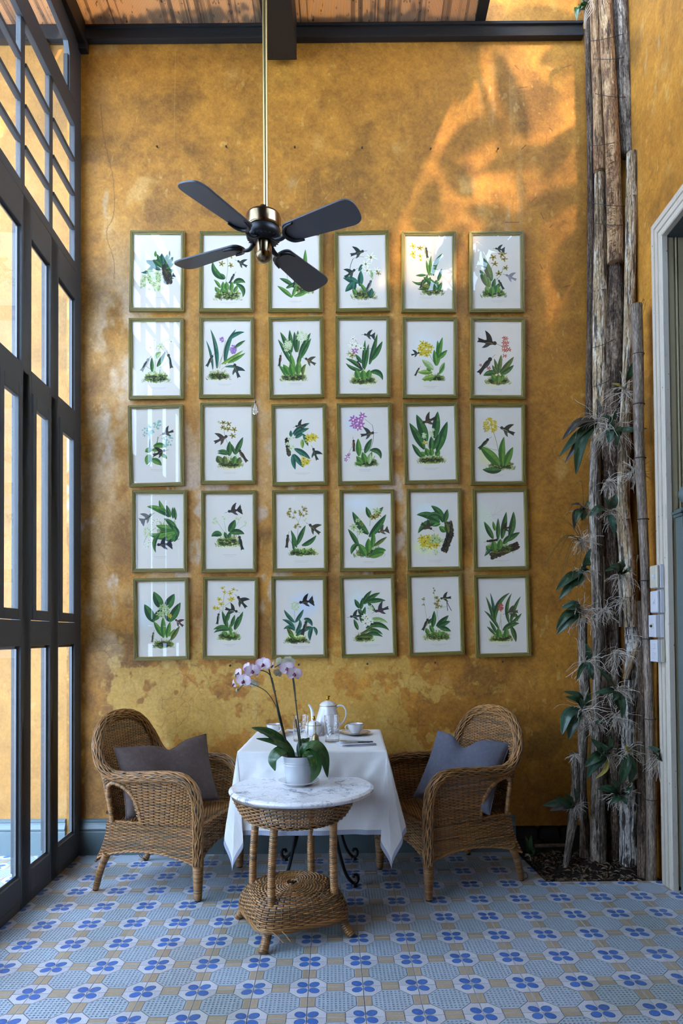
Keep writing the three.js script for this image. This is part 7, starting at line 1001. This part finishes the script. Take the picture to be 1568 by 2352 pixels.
M.barkPale = std({ name: 'pale_peeling_bark', map: barkTex([132, 108, 80], [186, 160, 124], [206, 194, 174], 401, { crack: 0.7 }), bumpMap: barkBump, bumpScale: 0.012, roughness: 0.9 });
M.barkGrey = std({ name: 'grey_weathered_wood', map: barkTex([104, 92, 80], [158, 144, 128], [74, 62, 52], 431, { patch: 0.5, crack: 0.5 }), bumpMap: barkBump, bumpScale: 0.010, roughness: 0.9 });
M.barkBrown = std({ name: 'rough_brown_bark', map: barkTex([66, 50, 38], [112, 90, 70], [140, 120, 98], 461, { patch: 0.5, crack: 0.6 }), bumpMap: barkBump, bumpScale: 0.014, roughness: 0.95 });
M.barkWarm = std({ name: 'mottled_tan_bark', map: barkTex([150, 112, 74], [186, 150, 108], [110, 74, 46], 491, { patch: 0.6, crack: 0.3 }), bumpMap: barkBump, bumpScale: 0.008, roughness: 0.85 });
M.barkFlake = std({ name: 'white_flaking_bark', map: barkTex([150, 142, 132], [200, 194, 184], [52, 44, 36], 521, { patch: 0.85, crack: 0.9 }), bumpMap: barkBump, bumpScale: 0.016, roughness: 0.9 });
M.bamboo = std({ name: 'old_bamboo', map: barkTex([98, 84, 70], [138, 120, 102], [82, 68, 58], 551, { patch: 0.45 }), bumpMap: barkBump, bumpScale: 0.002, roughness: 0.55 });
M.wire = std({ name: 'dark_wire', color: 0x2a221a, roughness: 0.6 });
{
  // each trunk: nodes [px, py, width in px], depth, surface
  const TRUNKS = [
    ['trunk', 'thin dark brown trunk at the left edge of the bundle', [[1347, -30, 15], [1352, 200, 16], [1357, 420, 17], [1356, 640, 18], [1354, 820, 17], [1351, 975, 17]], -3.99, 'barkBrown', 0.12],
    ['trunk', 'slim pale tan trunk tied second from the left at the top', [[1364, -20, 21], [1368, 130, 22], [1373, 270, 22], [1376, 394, 26]], -3.92, 'barkWarm', 0.06],
    ['trunk', 'mottled lower trunk below the slim tan one', [[1376, 400, 22], [1378, 520, 26], [1377, 640, 31], [1378, 760, 33], [1379, 880, 36], [1380, 1010, 34], [1383, 1120, 27]], -3.91, 'barkPale', 0.10],
    ['trunk', 'stout pale trunk in the middle of the bundle top', [[1387, -30, 30], [1396, 130, 32], [1404, 300, 32], [1410, 450, 35], [1413, 604, 36]], -3.86, 'barkWarm', 0.07],
    ['trunk', 'broad rough brown trunk in the middle of the bundle', [[1412, 610, 33], [1411, 720, 46], [1407, 850, 56], [1402, 980, 60], [1402, 1080, 52], [1403, 1200, 34], [1405, 1320, 32], [1406, 1480, 32], [1409, 1660, 30], [1411, 1840, 27], [1411, 2012, 26]], -3.90, 'barkBrown', 0.12],
    ['trunk', 'brown sawn trunk at the top right of the bundle', [[1420, -30, 36], [1428, 110, 36], [1436, 240, 33], [1442, 358, 29]], -3.88, 'barkGrey', 0.06],
    ['trunk', 'tan trunk below the sawn one, reaching down the right side', [[1451, 352, 25], [1449, 470, 25], [1447, 620, 24], [1444, 760, 24], [1440, 900, 26], [1434, 1040, 28], [1431, 1160, 30], [1440, 1290, 36], [1449, 1440, 34]], -3.80, 'barkPale', 0.10],
    ['trunk', 'smooth pale grey trunk in the left middle of the bundle', [[1367, 1015, 22], [1366, 1120, 28], [1368, 1250, 28], [1372, 1380, 24], [1371, 1540, 20], [1369, 1720, 24], [1372, 1840, 32], [1373, 2008, 38]], -3.86, 'barkGrey', 0.07],
    ['trunk', 'thick white flaking trunk at the bottom right of the bundle', [[1451, 1420, 32], [1455, 1520, 42], [1449, 1620, 34], [1444, 1720, 32], [1444, 1840, 38], [1444, 1930, 42], [1442, 2020, 44]], -3.82, 'barkFlake', 0.14],
    ['trunk', 'short stub of grey trunk at the left of the lower bundle', [[1338, 1420, 20], [1338, 1500, 22], [1344, 1620, 24], [1338, 1700, 22], [1336, 1790, 20], [1342, 1900, 22], [1344, 1990, 28]], -3.93, 'barkGrey', 0.12],
    ['trunk', 'added dark rough trunk at the very back, filling the shaded gaps', [[1398, -30, 30], [1402, 360, 32], [1404, 1000, 34], [1408, 1400, 34], [1412, 1700, 32], [1414, 2012, 32]], -4.0, 'barkBrown', 0.12],  // dark filler, added in place of the shade between trunks
    ['trunk', 'second added dark rear trunk, filling shaded gaps behind the pale ones', [[1372, 1000, 30], [1385, 1400, 34], [1388, 1700, 36], [1392, 2010, 34]], -4.0, 'barkBrown', 0.12],  // another dark filler, added for the shade in the gaps
    ['trunk', 'added dark post standing in for the shade beside the bamboo pole', [[1474, 1380, 20], [1476, 1600, 22], [1477, 1820, 24], [1476, 2014, 24]], -3.68, 'barkBrown', 0.10],  // added dark strip where the gap is only shaded
    ['trunk', 'leaning driftwood stick at the lower left of the bundle', [[1318, 1730, 20], [1322, 1800, 18], [1318, 1860, 22], [1308, 1930, 16], [1297, 2002, 12]], -3.80, 'barkGrey', 0.16],
    ['trunk', 'narrow pale stick hung between the brown and flaking trunks', [[1424, 1290, 10], [1426, 1380, 11], [1425, 1440, 8]], -3.80, 'barkGrey', 0.12],
    ['trunk', 'broken dark stick ending beside the brown trunk', [[1416, 1448, 8], [1417, 1520, 9], [1415, 1600, 8]], -3.83, 'barkBrown', 0.14],
    ['trunk', 'side branch forking from the flaking trunk to the right', [[1438, 1800, 12], [1452, 1788, 13], [1470, 1778, 12], [1484, 1764, 8]], -3.74, 'barkPale', 0.16],
    ['trunk', 'thin forked branch rising beside the bamboo', [[1436, 1560, 14], [1452, 1510, 13], [1462, 1478, 12], [1470, 1462, 8]], -3.78, 'barkPale', 0.14],
    ['trunk', 'short pale stick pointing up beside the bamboo', [[1440, 1362, 9], [1452, 1312, 9], [1464, 1275, 7]], -3.79, 'barkPale', 0.12],
  ];
  TRUNKS.forEach(([name, label, nodes, z, m, rough], n) => {
    const pts = nodes.map(([x, y]) => at(x, y, z)), rad = nodes.map(([, , w]) => w / 2 * -z / FOCAL), P = curve(pts, 46);
    const g = tube(P, (t) => { const f = t * (rad.length - 1), i = Math.min(rad.length - 2, Math.floor(f)); return lerp(rad[i], rad[i + 1], f - i); }, 18, { uv: true, vScale: 0.55, vOff: n * 0.31, uScale: 1, bump: (t, a, l) => 1 + rough * 2.4 * (fbm(Math.cos(a) * 1.6 + 5 + n * 7, Math.sin(a) * 1.6 + l * 5, 3, 40 + n) - 0.5) + rough * 0.8 * (fbm(a * 3, l * 30, 2, 90 + n) - 0.5) });
    tag(mesh(name, g, M[m]), label, 'trunk', 'old trunks bundled in the corner');
  });
  // dry rootlets clinging to the stout pale trunk
  { const r = rng(313), L = []; for (let i = 0; i < 90; i++) { const t = r(), x0 = lerp(1398, 1408, t) + (r() - 0.3) * 14, y0 = lerp(330, 590, t), dir = r() < 0.75 ? -1 : 1, P = []; for (let k = 0; k < 5; k++) { const px = x0 + dir * k * (2.2 + r() * 1.4), py = y0 + k * k * 0.5 * (0.4 + r()), off = clamp((px - lerp(1404, 1413, t)) / 17, -0.95, 0.95); P.push(at(px, py, -3.86 + 0.0425 * Math.sqrt(1 - off * off))); } L.push(tube(P, (q) => 0.0012 * (1 - q * 0.6), 4, { caps: false })); }
    const m = mesh('dry_rootlets', merge(L), std({ name: 'dry_root', color: 0x4a2e1c, roughness: 0.9 })); m.userData = { label: 'dry brown rootlets clinging to the stout pale trunk', kind: 'stuff' }; }
  // bamboo culms with nodes
  const culm = (label, nodes, z, rings) => {
    const pts = nodes.map(([x, y]) => at(x, y, z)), rad = nodes.map(([, , w]) => w / 2 * -z / FOCAL), P = curve(pts, 160), ys = rings.map((y) => at(nodes[0][0], y, z).y);
    const t = thing('bamboo_culm', label, 'bamboo', P[P.length - 1].toArray(), 0, 'bamboo poles in the corner'); const o = P[P.length - 1].clone();
    const g = tube(P.map((p) => p.clone().sub(o)), (q, i) => { const f = q * (rad.length - 1), k = Math.min(rad.length - 2, Math.floor(f)); const d = Math.min(...ys.map((y) => Math.abs(y - P[i].y))); return lerp(rad[k], rad[k + 1], f - k) * (1 + 0.10 * Math.exp(-((d / 0.010) ** 2)) - 0.02 * Math.exp(-(((d - 0.022) / 0.008) ** 2))); }, 18, { uv: true, vScale: 0.4, vOff: nodes[0][1] * 0.01 });
    mesh('cane', g, M.bamboo, t);
    for (const y of ys) { let b = P[0]; for (const p of P) if (Math.abs(p.y - y) < Math.abs(b.y - y)) b = p; mesh('node_ring', new THREE.TorusGeometry(rad[0] * 1.02, 0.0022, 6, 22).rotateX(Math.PI / 2).translate(b.x - o.x, b.y - o.y, b.z - o.z), M.wire, t); }
  };
  culm('tall old bamboo pole on the right of the trunks, close to the door casing', [[1461, 700, 26], [1465, 830, 24], [1467, 1000, 23], [1474, 1160, 22], [1481, 1310, 21], [1486, 1460, 21], [1491, 1600, 22], [1494, 1760, 22], [1496, 1900, 23], [1496, 2030, 24]], -3.612, [815, 930, 1052, 1195, 1335, 1470, 1652, 1840]);
  // wire lashings round the bundle
  const ties = [[1350, 1452, 95, 70], [1362, 1450, 135, 128], [1366, 1452, 215, 222], [1350, 1440, 335, 318], [1352, 1462, 465, 472], [1362, 1455, 512, 514], [1400, 1460, 646, 650], [1356, 1425, 800, 770], [1356, 1420, 890, 860]];
  ties.forEach(([x0, x1, y0, y1], k) => {
    const pts = []; for (let i = 0; i <= 20; i++) { const u = i / 20; pts.push(at(lerp(x0, x1, u), lerp(y0, y1, u) + 4 * Math.sin(u * 3.1), -3.90 + 0.072 * Math.sin(Math.PI * clamp(u * 1.0, 0.03, 0.97)) + 0.02)); }
    tag(mesh('wire_tie', tube(curve(pts, 40), 0.0016, 5), M.wire), `thin dark wire lashed round the trunks, ${['topmost', 'second', 'third', 'fourth', 'fifth', 'sixth', 'seventh', 'eighth', 'lowest'][k]} from the top`.replace('topmost from the top', 'topmost one').replace('lowest from the top', 'lowest one'), 'wire', 'wire ties round the trunks');
  });
  // pale rod behind the upper trunks, white twine at the top
  tag(mesh('pale_rod', tube([at(1441, -30, -3.97), at(1446, 60, -3.97), at(1452, 180, -3.97), at(1453, 250, -3.97)], 0.005, 8), M.barkWarm), 'thin pale rod standing behind the sawn top trunk', 'rod');
  const tw = []; for (let k = 0; k < 5; k++) tw.push(tube(curve([at(1366 - k * 2, -6 + k, -3.83), at(1350 + k * 3, 6 + k * 4, -3.82), at(1342 + k, 34 + k * 3, -3.84), at(1341 + k, 66, -3.88)], 16), 0.0018, 6));
  tag(mesh('twine', merge(tw), M.white), 'white twine looped round the top of the trunks', 'twine');
  // bamboo length lying in the pit, with a small seedling beside it
  const lie = thing('bamboo_culm', 'short bamboo length lying at the back of the planting pit', 'bamboo', [1.165, 0.046, -4.035]);
  mesh('cane', tube([V(-0.10, 0, 0), V(0, 0.002, 0), V(0.12, 0.003, 0)], 0.011, 14, { uv: true }), M.bamboo, lie);
}
// ---------------------------------------------------------------- orchids tied to the trunks: leaves and tangled aerial roots
{
  M.leafB = leafMat('dark_orchid_leaf', '#1f3a24', 'rgba(16,36,18,.5)', 0.4); M.leafC = leafMat('dull_purple_leaf', '#3a3430', 'rgba(24,18,16,.5)', 0.4); M.leafD = leafMat('yellowing_leaf', '#8a7a30', 'rgba(90,70,20,.4)', 0.5); M.leafE = leafMat('blue_green_leaf', '#2c4a3c', 'rgba(20,40,30,.4)', 0.4);
  M.root = std({ name: 'pale_aerial_root', vertexColors: true, roughness: 0.85 }); M.grass = std({ name: 'thin_green_blade', color: 0x33482a, roughness: 0.5 });
  // [x, y, depth, label, leaves [[x1, y1, w, bend, material, depth of tip]], roots [count, reach, droop], blades [[x, y]]]
  const PLANTS = [
    [1434, 895, -3.74, 'single broad upright leaf over a tuft of roots, highest on the trunks', [[1452, 832, 9, 0.05, 'B'], [1404, 880, 6, -0.1, 'D']], [44, 60, 0.55]],
    [1372, 965, -3.74, 'dull purple and green leaves arching left from a big root tangle', [[1290, 1010, 12, 0.16, 'C'], [1304, 984, 15, 0.02, 'C'], [1284, 1048, 13, 0.06, 'B'], [1296, 1064, 10, 0.05, 'C'], [1322, 1090, 16, 0.16, 'B'], [1370, 915, 6, 0, 'C']], [70, 85, 0.7]],
    [1400, 985, -3.70, 'green leaves spreading right from a white rooted crown', [[1486, 984, 9, -0.12, 'E'], [1470, 992, 8, -0.1, 'B'], [1412, 945, 9, 0, 'B'], [1398, 1018, 12, 0.1, 'E'], [1414, 1025, 10, 0.1, 'B'], [1380, 955, 8, 0.2, 'B'], [1426, 1000, 14, 0.1, 'B']], [80, 80, 0.6]],
    [1454, 1086, -3.66, 'leafless ball of dry roots beside the bamboo', [], [80, 52, 0.35]],
    [1396, 1106, -3.72, 'leafless tuft of hanging roots in the middle of the trunks', [], [60, 46, 0.8]],
    [1340, 1170, -3.76, 'small dark leaves with long thin blades at the left edge', [[1322, 1200, 10, 0.2, 'B'], [1318, 1216, 9, 0.3, 'C'], [1350, 1150, 8, 0, 'B'], [1336, 1196, 14, 0.1, 'B'], [1310, 1158, 6, 0.1, 'C']], [34, 40, 0.6], [[1316, 1120, 0.9], [1290, 1200, 0.5], [1380, 1100, 0.3]]],
    [1398, 1178, -3.70, 'two wide dark leaves crossing the middle of the trunks', [[1350, 1186, 13, 0.25, 'B'], [1414, 1135, 12, 0.05, 'B'], [1412, 1230, 10, -0.1, 'E'], [1386, 1140, 6, 0, 'B']], [50, 46, 0.6]],
    [1336, 1244, -3.76, 'grassy plant with long thin drooping blades at far left', [], [60, 46, 0.4], [[1258, 1180, 0.15], [1300, 1200, 0.1], [1244, 1310, -0.5], [1262, 1340, -0.6], [1280, 1366, -0.6], [1250, 1296, -0.4], [1290, 1330, -0.5], [1308, 1360, -0.4], [1320, 1420, -0.3]]],
    [1338, 1312, -3.76, 'cluster of five blue green leaves pointing left', [[1276, 1356, 14, 0.1, 'B'], [1300, 1352, 11, -0.15, 'E'], [1282, 1378, 13, 0.05, 'B'], [1350, 1280, 12, 0, 'B'], [1326, 1318, 8, 0.1, 'E'], [1356, 1260, 9, 0.1, 'E']], [50, 44, 0.7]],
    [1424, 1320, -3.70, 'dark leaves above a drop of pale roots', [[1400, 1300, 12, 0.2, 'B'], [1428, 1285, 9, 0, 'B'], [1388, 1312, 8, 0.2, 'B'], [1450, 1300, 6, 0, 'B']], [54, 56, 0.9]],
    [1336, 1405, -3.74, 'long glossy leaves fanned to the left over white roots', [[1276, 1448, 12, 0.25, 'B'], [1278, 1458, 12, 0.1, 'B'], [1288, 1396, 11, 0.25, 'E'], [1300, 1400, 9, 0.15, 'B']], [80, 62, 0.55], [[1440, 1460, 0.6], [1300, 1500, 0.2]]],
    [1386, 1402, -3.72, 'leafless knot of white roots right of the glossy fan', [], [60, 44, 0.5]],
    [1428, 1378, -3.72, 'leafless cluster of thick roots on the narrow stick', [], [46, 40, 0.7]],
    [1468, 1466, -3.68, 'dry root tuft caught on the thin fork by the switches', [], [50, 36, 0.3]],
    [1416, 1500, -3.73, 'hanging net of pale roots on the broken stick', [], [70, 60, 0.9]],
    [1348, 1520, -3.74, 'one oval leaf with small paired leaves below', [[1346, 1478, 10, 0, 'B'], [1352, 1540, 8, 0.2, 'E'], [1324, 1562, 7, 0.2, 'B'], [1354, 1560, 8, 0, 'B'], [1362, 1562, 7, -0.1, 'B']], [46, 60, 0.8]],
    [1416, 1584, -3.68, 'long strap leaves crossing above white roots, centre of the lower trunks', [[1366, 1592, 11, 0.05, 'B'], [1374, 1534, 10, -0.05, 'B'], [1428, 1650, 10, 0.05, 'B'], [1420, 1625, 12, 0.2, 'B'], [1404, 1612, 9, 0, 'B']], [70, 52, 0.6]],
    [1338, 1630, -3.72, 'drooping dark leaves with bristling roots at the left', [[1290, 1688, 15, 0.35, 'E'], [1306, 1700, 15, 0.2, 'B'], [1294, 1588, 10, 0.25, 'B'], [1298, 1600, 10, 0.2, 'B'], [1352, 1590, 10, 0, 'B'], [1330, 1600, 8, 0, 'B']], [90, 66, 0.5]],
    [1416, 1645, -3.70, 'leafless spray of fine roots below the strap leaves', [], [70, 56, 0.8]],
    [1362, 1660, -3.72, 'thin bladed tuft with spidery roots in the lower trunks', [[1380, 1650, 7, 0, 'B']], [60, 46, 0.7], [[1330, 1720, 0.2], [1322, 1690, 0.1], [1400, 1700, 0.1], [1345, 1760, 0.1]]],
    [1394, 1734, -3.68, 'dense dark green leaves with one yellow blade, lower trunks', [[1356, 1696, 12, 0, 'B'], [1342, 1762, 15, 0.2, 'B'], [1352, 1780, 15, 0.2, 'B'], [1346, 1790, 12, 0.2, 'E'], [1366, 1790, 6, -0.15, 'D'], [1380, 1706, 10, 0, 'B'], [1400, 1690, 9, 0, 'B'], [1370, 1720, 11, 0, 'B']], [60, 44, 0.7]],
    [1440, 1725, -3.68, 'two very broad dark leaves hanging before the flaking trunk', [[1426, 1800, 15, 0.05, 'B'], [1446, 1800, 14, -0.05, 'B'], [1434, 1712, 8, 0, 'D'], [1420, 1780, 10, 0, 'B']], [60, 50, 0.7], [[1540, 1740, 0.3], [1480, 1770, 0.3], [1470, 1700, 0.2], [1390, 1690, 0.2], [1520, 1735, 0.2], [1410, 1680, 0.1]]],
    [1512, 1740, -3.58, 'little plant on the forked branch beside the casing', [[1530, 1694, 9, -0.3, 'B'], [1488, 1714, 9, 0.15, 'E'], [1508, 1742, 10, 0, 'B'], [1528, 1712, 8, 0, 'E'], [1500, 1722, 8, 0, 'B']], [70, 62, 0.7]],
    [1424, 1822, -3.66, 'lowest leafy clump with roots trailing to the pit', [[1402, 1846, 12, 0.1, 'B'], [1440, 1848, 13, -0.1, 'E'], [1378, 1806, 9, 0.1, 'B'], [1370, 1812, 8, 0.1, 'B'], [1404, 1790, 14, 0.05, 'B'], [1450, 1800, 9, 0, 'B'], [1390, 1800, 9, 0, 'B']], [80, 54, 0.8]],
    [1318, 1735, -3.74, 'root bound stump top at the left of the lower trunks', [], [46, 26, 0.7]],
    [1322, 1848, -3.74, 'dim leaves hanging in the shade over the pit', [[1246, 1850, 13, 0.1, 'B'], [1276, 1830, 12, -0.1, 'B'], [1296, 1822, 9, 0, 'B'], [1318, 1808, 7, 0, 'B'], [1262, 1862, 10, 0.1, 'C']], [50, 34, 0.5]],
    [1214, 1962, -3.90, 'small seedling at the left edge of the planting pit', [[1206, 1920, 7, 0, 'A'], [1220, 1918, 8, 0.1, 'A'], [1216, 1932, 8, 0, 'A'], [1222, 1940, 7, -0.1, 'A']], [6, 14, 0.9]],
    [1338, 24, -3.86, 'green leaves peeping out at the top of the trunks', [[1328, 30, 9, 0.2, 'A'], [1336, 0, 10, 0, 'A'], [1324, 48, 8, 0.3, 'A'], [1346, 6, 8, 0, 'A']], [8, 20, 0.6]],
    [1476, 688, -3.78, 'withered black tuft high up beside the tan trunk', [], [0, 0, 0], [[1478, 640, 0.05], [1482, 652, 0.05], [1466, 712, 0.05], [1470, 720, 0.05], [1484, 664, 0.1], [1476, 726, 0.05]]],
  ];
  const r = rng(606);
  PLANTS.forEach(([x, y, z, label, leaves, [rn, reach, droop], blades = []], n) => {
    const o = at(x, y, z), t = thing('trunk_orchid', label.split(' ').length < 4 ? label + ' on the trunks' : label, leaves.length ? 'orchid' : 'air plant', o.toArray(), 0, 'orchids and roots tied to the trunks'), S = -z / FOCAL;
    leaves.forEach(([x1, y1, w, bend, m, dz = 0]) => {
      const tip = at(x1, y1, z + 0.03 + r() * 0.05 + dz).sub(o), l = tip.length(), side = V(-tip.y, tip.x, 0).normalize().multiplyScalar(bend * 0.7 * l), mid = tip.clone().multiplyScalar(0.5).add(tip.x < 0 ? side.negate() : side); mid.z += 0.03; mid.y += Math.abs(bend) * l * 0.2;
      mesh('leaf', leafGeo([V(0, 0, 0), mid, tip], w * S * 0.8, V((r() - 0.5) * 0.7, 0.35 + r() * 0.3, 0.85), { n: 14, keel: 0.25, skew: 0.9 }), M['leaf' + m], t);
    });
    if (blades.length) mesh('thin_blades', merge(blades.map(([bx, by, up]) => { const tip = at(bx, by, z + 0.05 + r() * 0.06).sub(o), mid = tip.clone().multiplyScalar(0.45); mid.y += Math.abs(up) * tip.length() * 0.6 + 0.01; mid.z += 0.03; return tube(curve([V(0, 0, 0), mid, tip], 16), (q) => 0.0019 * (1 - q * 0.75), 5); })), n === 28 ? M.wire : M.grass, t);
    if (rn) {
      const L = []; for (let i = 0; i < rn; i++) {
        const R = reach * S * (0.35 + r() * 0.75), a = r() * 6.2832, p = V((r() - 0.5) * 0.3 * reach * S, (r() - 0.5) * 0.25 * reach * S, 0.008), d = V(Math.cos(a), Math.sin(a) * 0.8 - droop * 0.5, 0.15 + r() * 0.5).normalize(), pts = [p.clone()], m = 9;
        for (let k = 0; k < m; k++) { d.x += (r() - 0.5) * 0.9; d.y += (r() - 0.5) * 0.7 - droop * 0.20; d.z += (r() - 0.62) * 0.5; d.normalize(); p.addScaledVector(d, R / m); if (p.z < -0.012) p.z = -0.012; pts.push(p.clone()); }
        const c = mix3([0.26, 0.20, 0.14], [0.72, 0.65, 0.55], Math.pow(r(), 0.7)), w = 0.0010 + r() * 0.0012; L.push(paint(tube(pts, (q) => w * (1 - q * 0.5), 4, { caps: false }), ...c));
      }
      const m = mesh('aerial_roots', merge(L), M.root, t); m.userData.kind = 'stuff';
    }
  });
}
// broad leaved climber above the open strip of roof: its leaves break up the sun on the ochre wall
{
  const t = thing('roof_climber', 'broad leaved climber growing over the open strip of roof', 'climber', [1.2, 5.0, -2.2]);
  const stemPts = curve([[0.62, -0.2, 2.2], [0.5, 0.35, 1.0], [0.1, 0.55, 0.2], [-0.2, 0.6, -0.8]], 30); mesh('stem', tube(stemPts, 0.018, 8), M.barkBrown, t);
  // [x, y] of the shadow's middle on the wall, leaf length, half width, slant, distance up the sun's ray
  const d = SUN, spots = [[0.74, 4.74, 0.50, 0.09, 1.35, 2.0], [1.00, 4.55, 0.62, 0.075, 1.9, 2.3], [0.78, 4.30, 0.46, 0.085, 0.5, 2.3], [0.66, 4.06, 0.36, 0.07, 2.2, 2.6], [1.08, 4.16, 0.60, 0.06, 0.25, 2.4], [1.30, 4.22, 0.40, 0.07, 0.9, 2.1], [1.22, 3.86, 0.66, 0.075, 0.45, 2.5], [0.90, 3.80, 0.44, 0.065, 2.8, 2.8], [0.97, 3.48, 0.36, 0.12, 1.6, 3.0], [1.34, 3.52, 0.46, 0.085, 1.2, 2.8], [0.62, 3.60, 0.40, 0.08, 1.0, 3.2], [0.50, 3.86, 0.40, 0.10, 1.3, 3.0], [1.30, 4.80, 0.3, 0.05, 0.3, 2.0], [1.16, 5.02, 0.5, 0.08, 0.1, 2.0]];
  spots.forEach(([x, y, l, w, ang, dist]) => { const c = V(x, y, BACK).addScaledVector(d, dist).sub(t.position), dir = V(Math.cos(ang), Math.sin(ang), 0), a = c.clone().addScaledVector(dir, -l / 2), b = c.clone().addScaledVector(dir, l / 2), m = c.clone(); m.z += 0.06; m.y += 0.05; mesh('leaf', leafGeo([a, m, b], w, d.clone(), { n: 14, keel: 0.15, skew: 1, thick: 0.003 }), M.leafA, t); });
}
{ // added leaf canopy, out of view, tilted along the sun to close most of the sky above the open strip of roof
  const r = rng(808), N = 8900, leaf = leafGeo([V(-0.11, 0, 0), V(0, 0.015, 0), V(0.11, 0, 0)], 0.036, V(0, 1, 0), { n: 5, keel: 0.2, skew: 1 });
  M.crown = std({ name: 'added_tree_leaf', color: 0x2f4a1e, roughness: 0.6 });
  const m = new THREE.InstancedMesh(leaf, M.crown, N), q = new THREE.Matrix4(), e = new THREE.Euler(), c = new THREE.Color();
  for (let i = 0; i < N; i++) {
    const far = i >= 8000, over = i < 6400, a = r(), c0 = V(1.0, 4.05, BACK).addScaledVector(SUN, 10), x = far ? c0.x + (r() - 0.5) * 4.4 : over ? 0.5 + r() * 2.6 : 2.2 + r() * 1.2, z = far ? c0.z + (r() - 0.5) * 2.4 : over ? -4.3 + a * 5.2 : -4.2 + r() * 5.0, y = far ? c0.y + (r() - 0.5) * 3.6 : over ? 5.75 + 0.50 * (z + 4.09) + (r() - 0.5) * 0.25 : 2.6 + r() * 4.6;
    if (!over && !far && y > 3.9) continue;
    e.set(r() * 3, r() * 6.3, r() * 3); q.makeRotationFromEuler(e); const s = (far ? 1.1 : 0.8) + r() * 0.9; q.scale(V(s, s, s)); q.setPosition(x, y, z); m.setMatrixAt(i, q); m.setColorAt(i, c.setRGB(0.6 + r() * 0.8, 0.7 + r() * 0.6, 0.5 + r() * 0.6));
  }
  shadows(m); m.name = numbered('added_tree_crown'); m.userData = { label: 'added leafy crowns that close the sky over the open roof strip', kind: 'stuff' }; scene.add(m);
}
renderer.render(scene, camera);
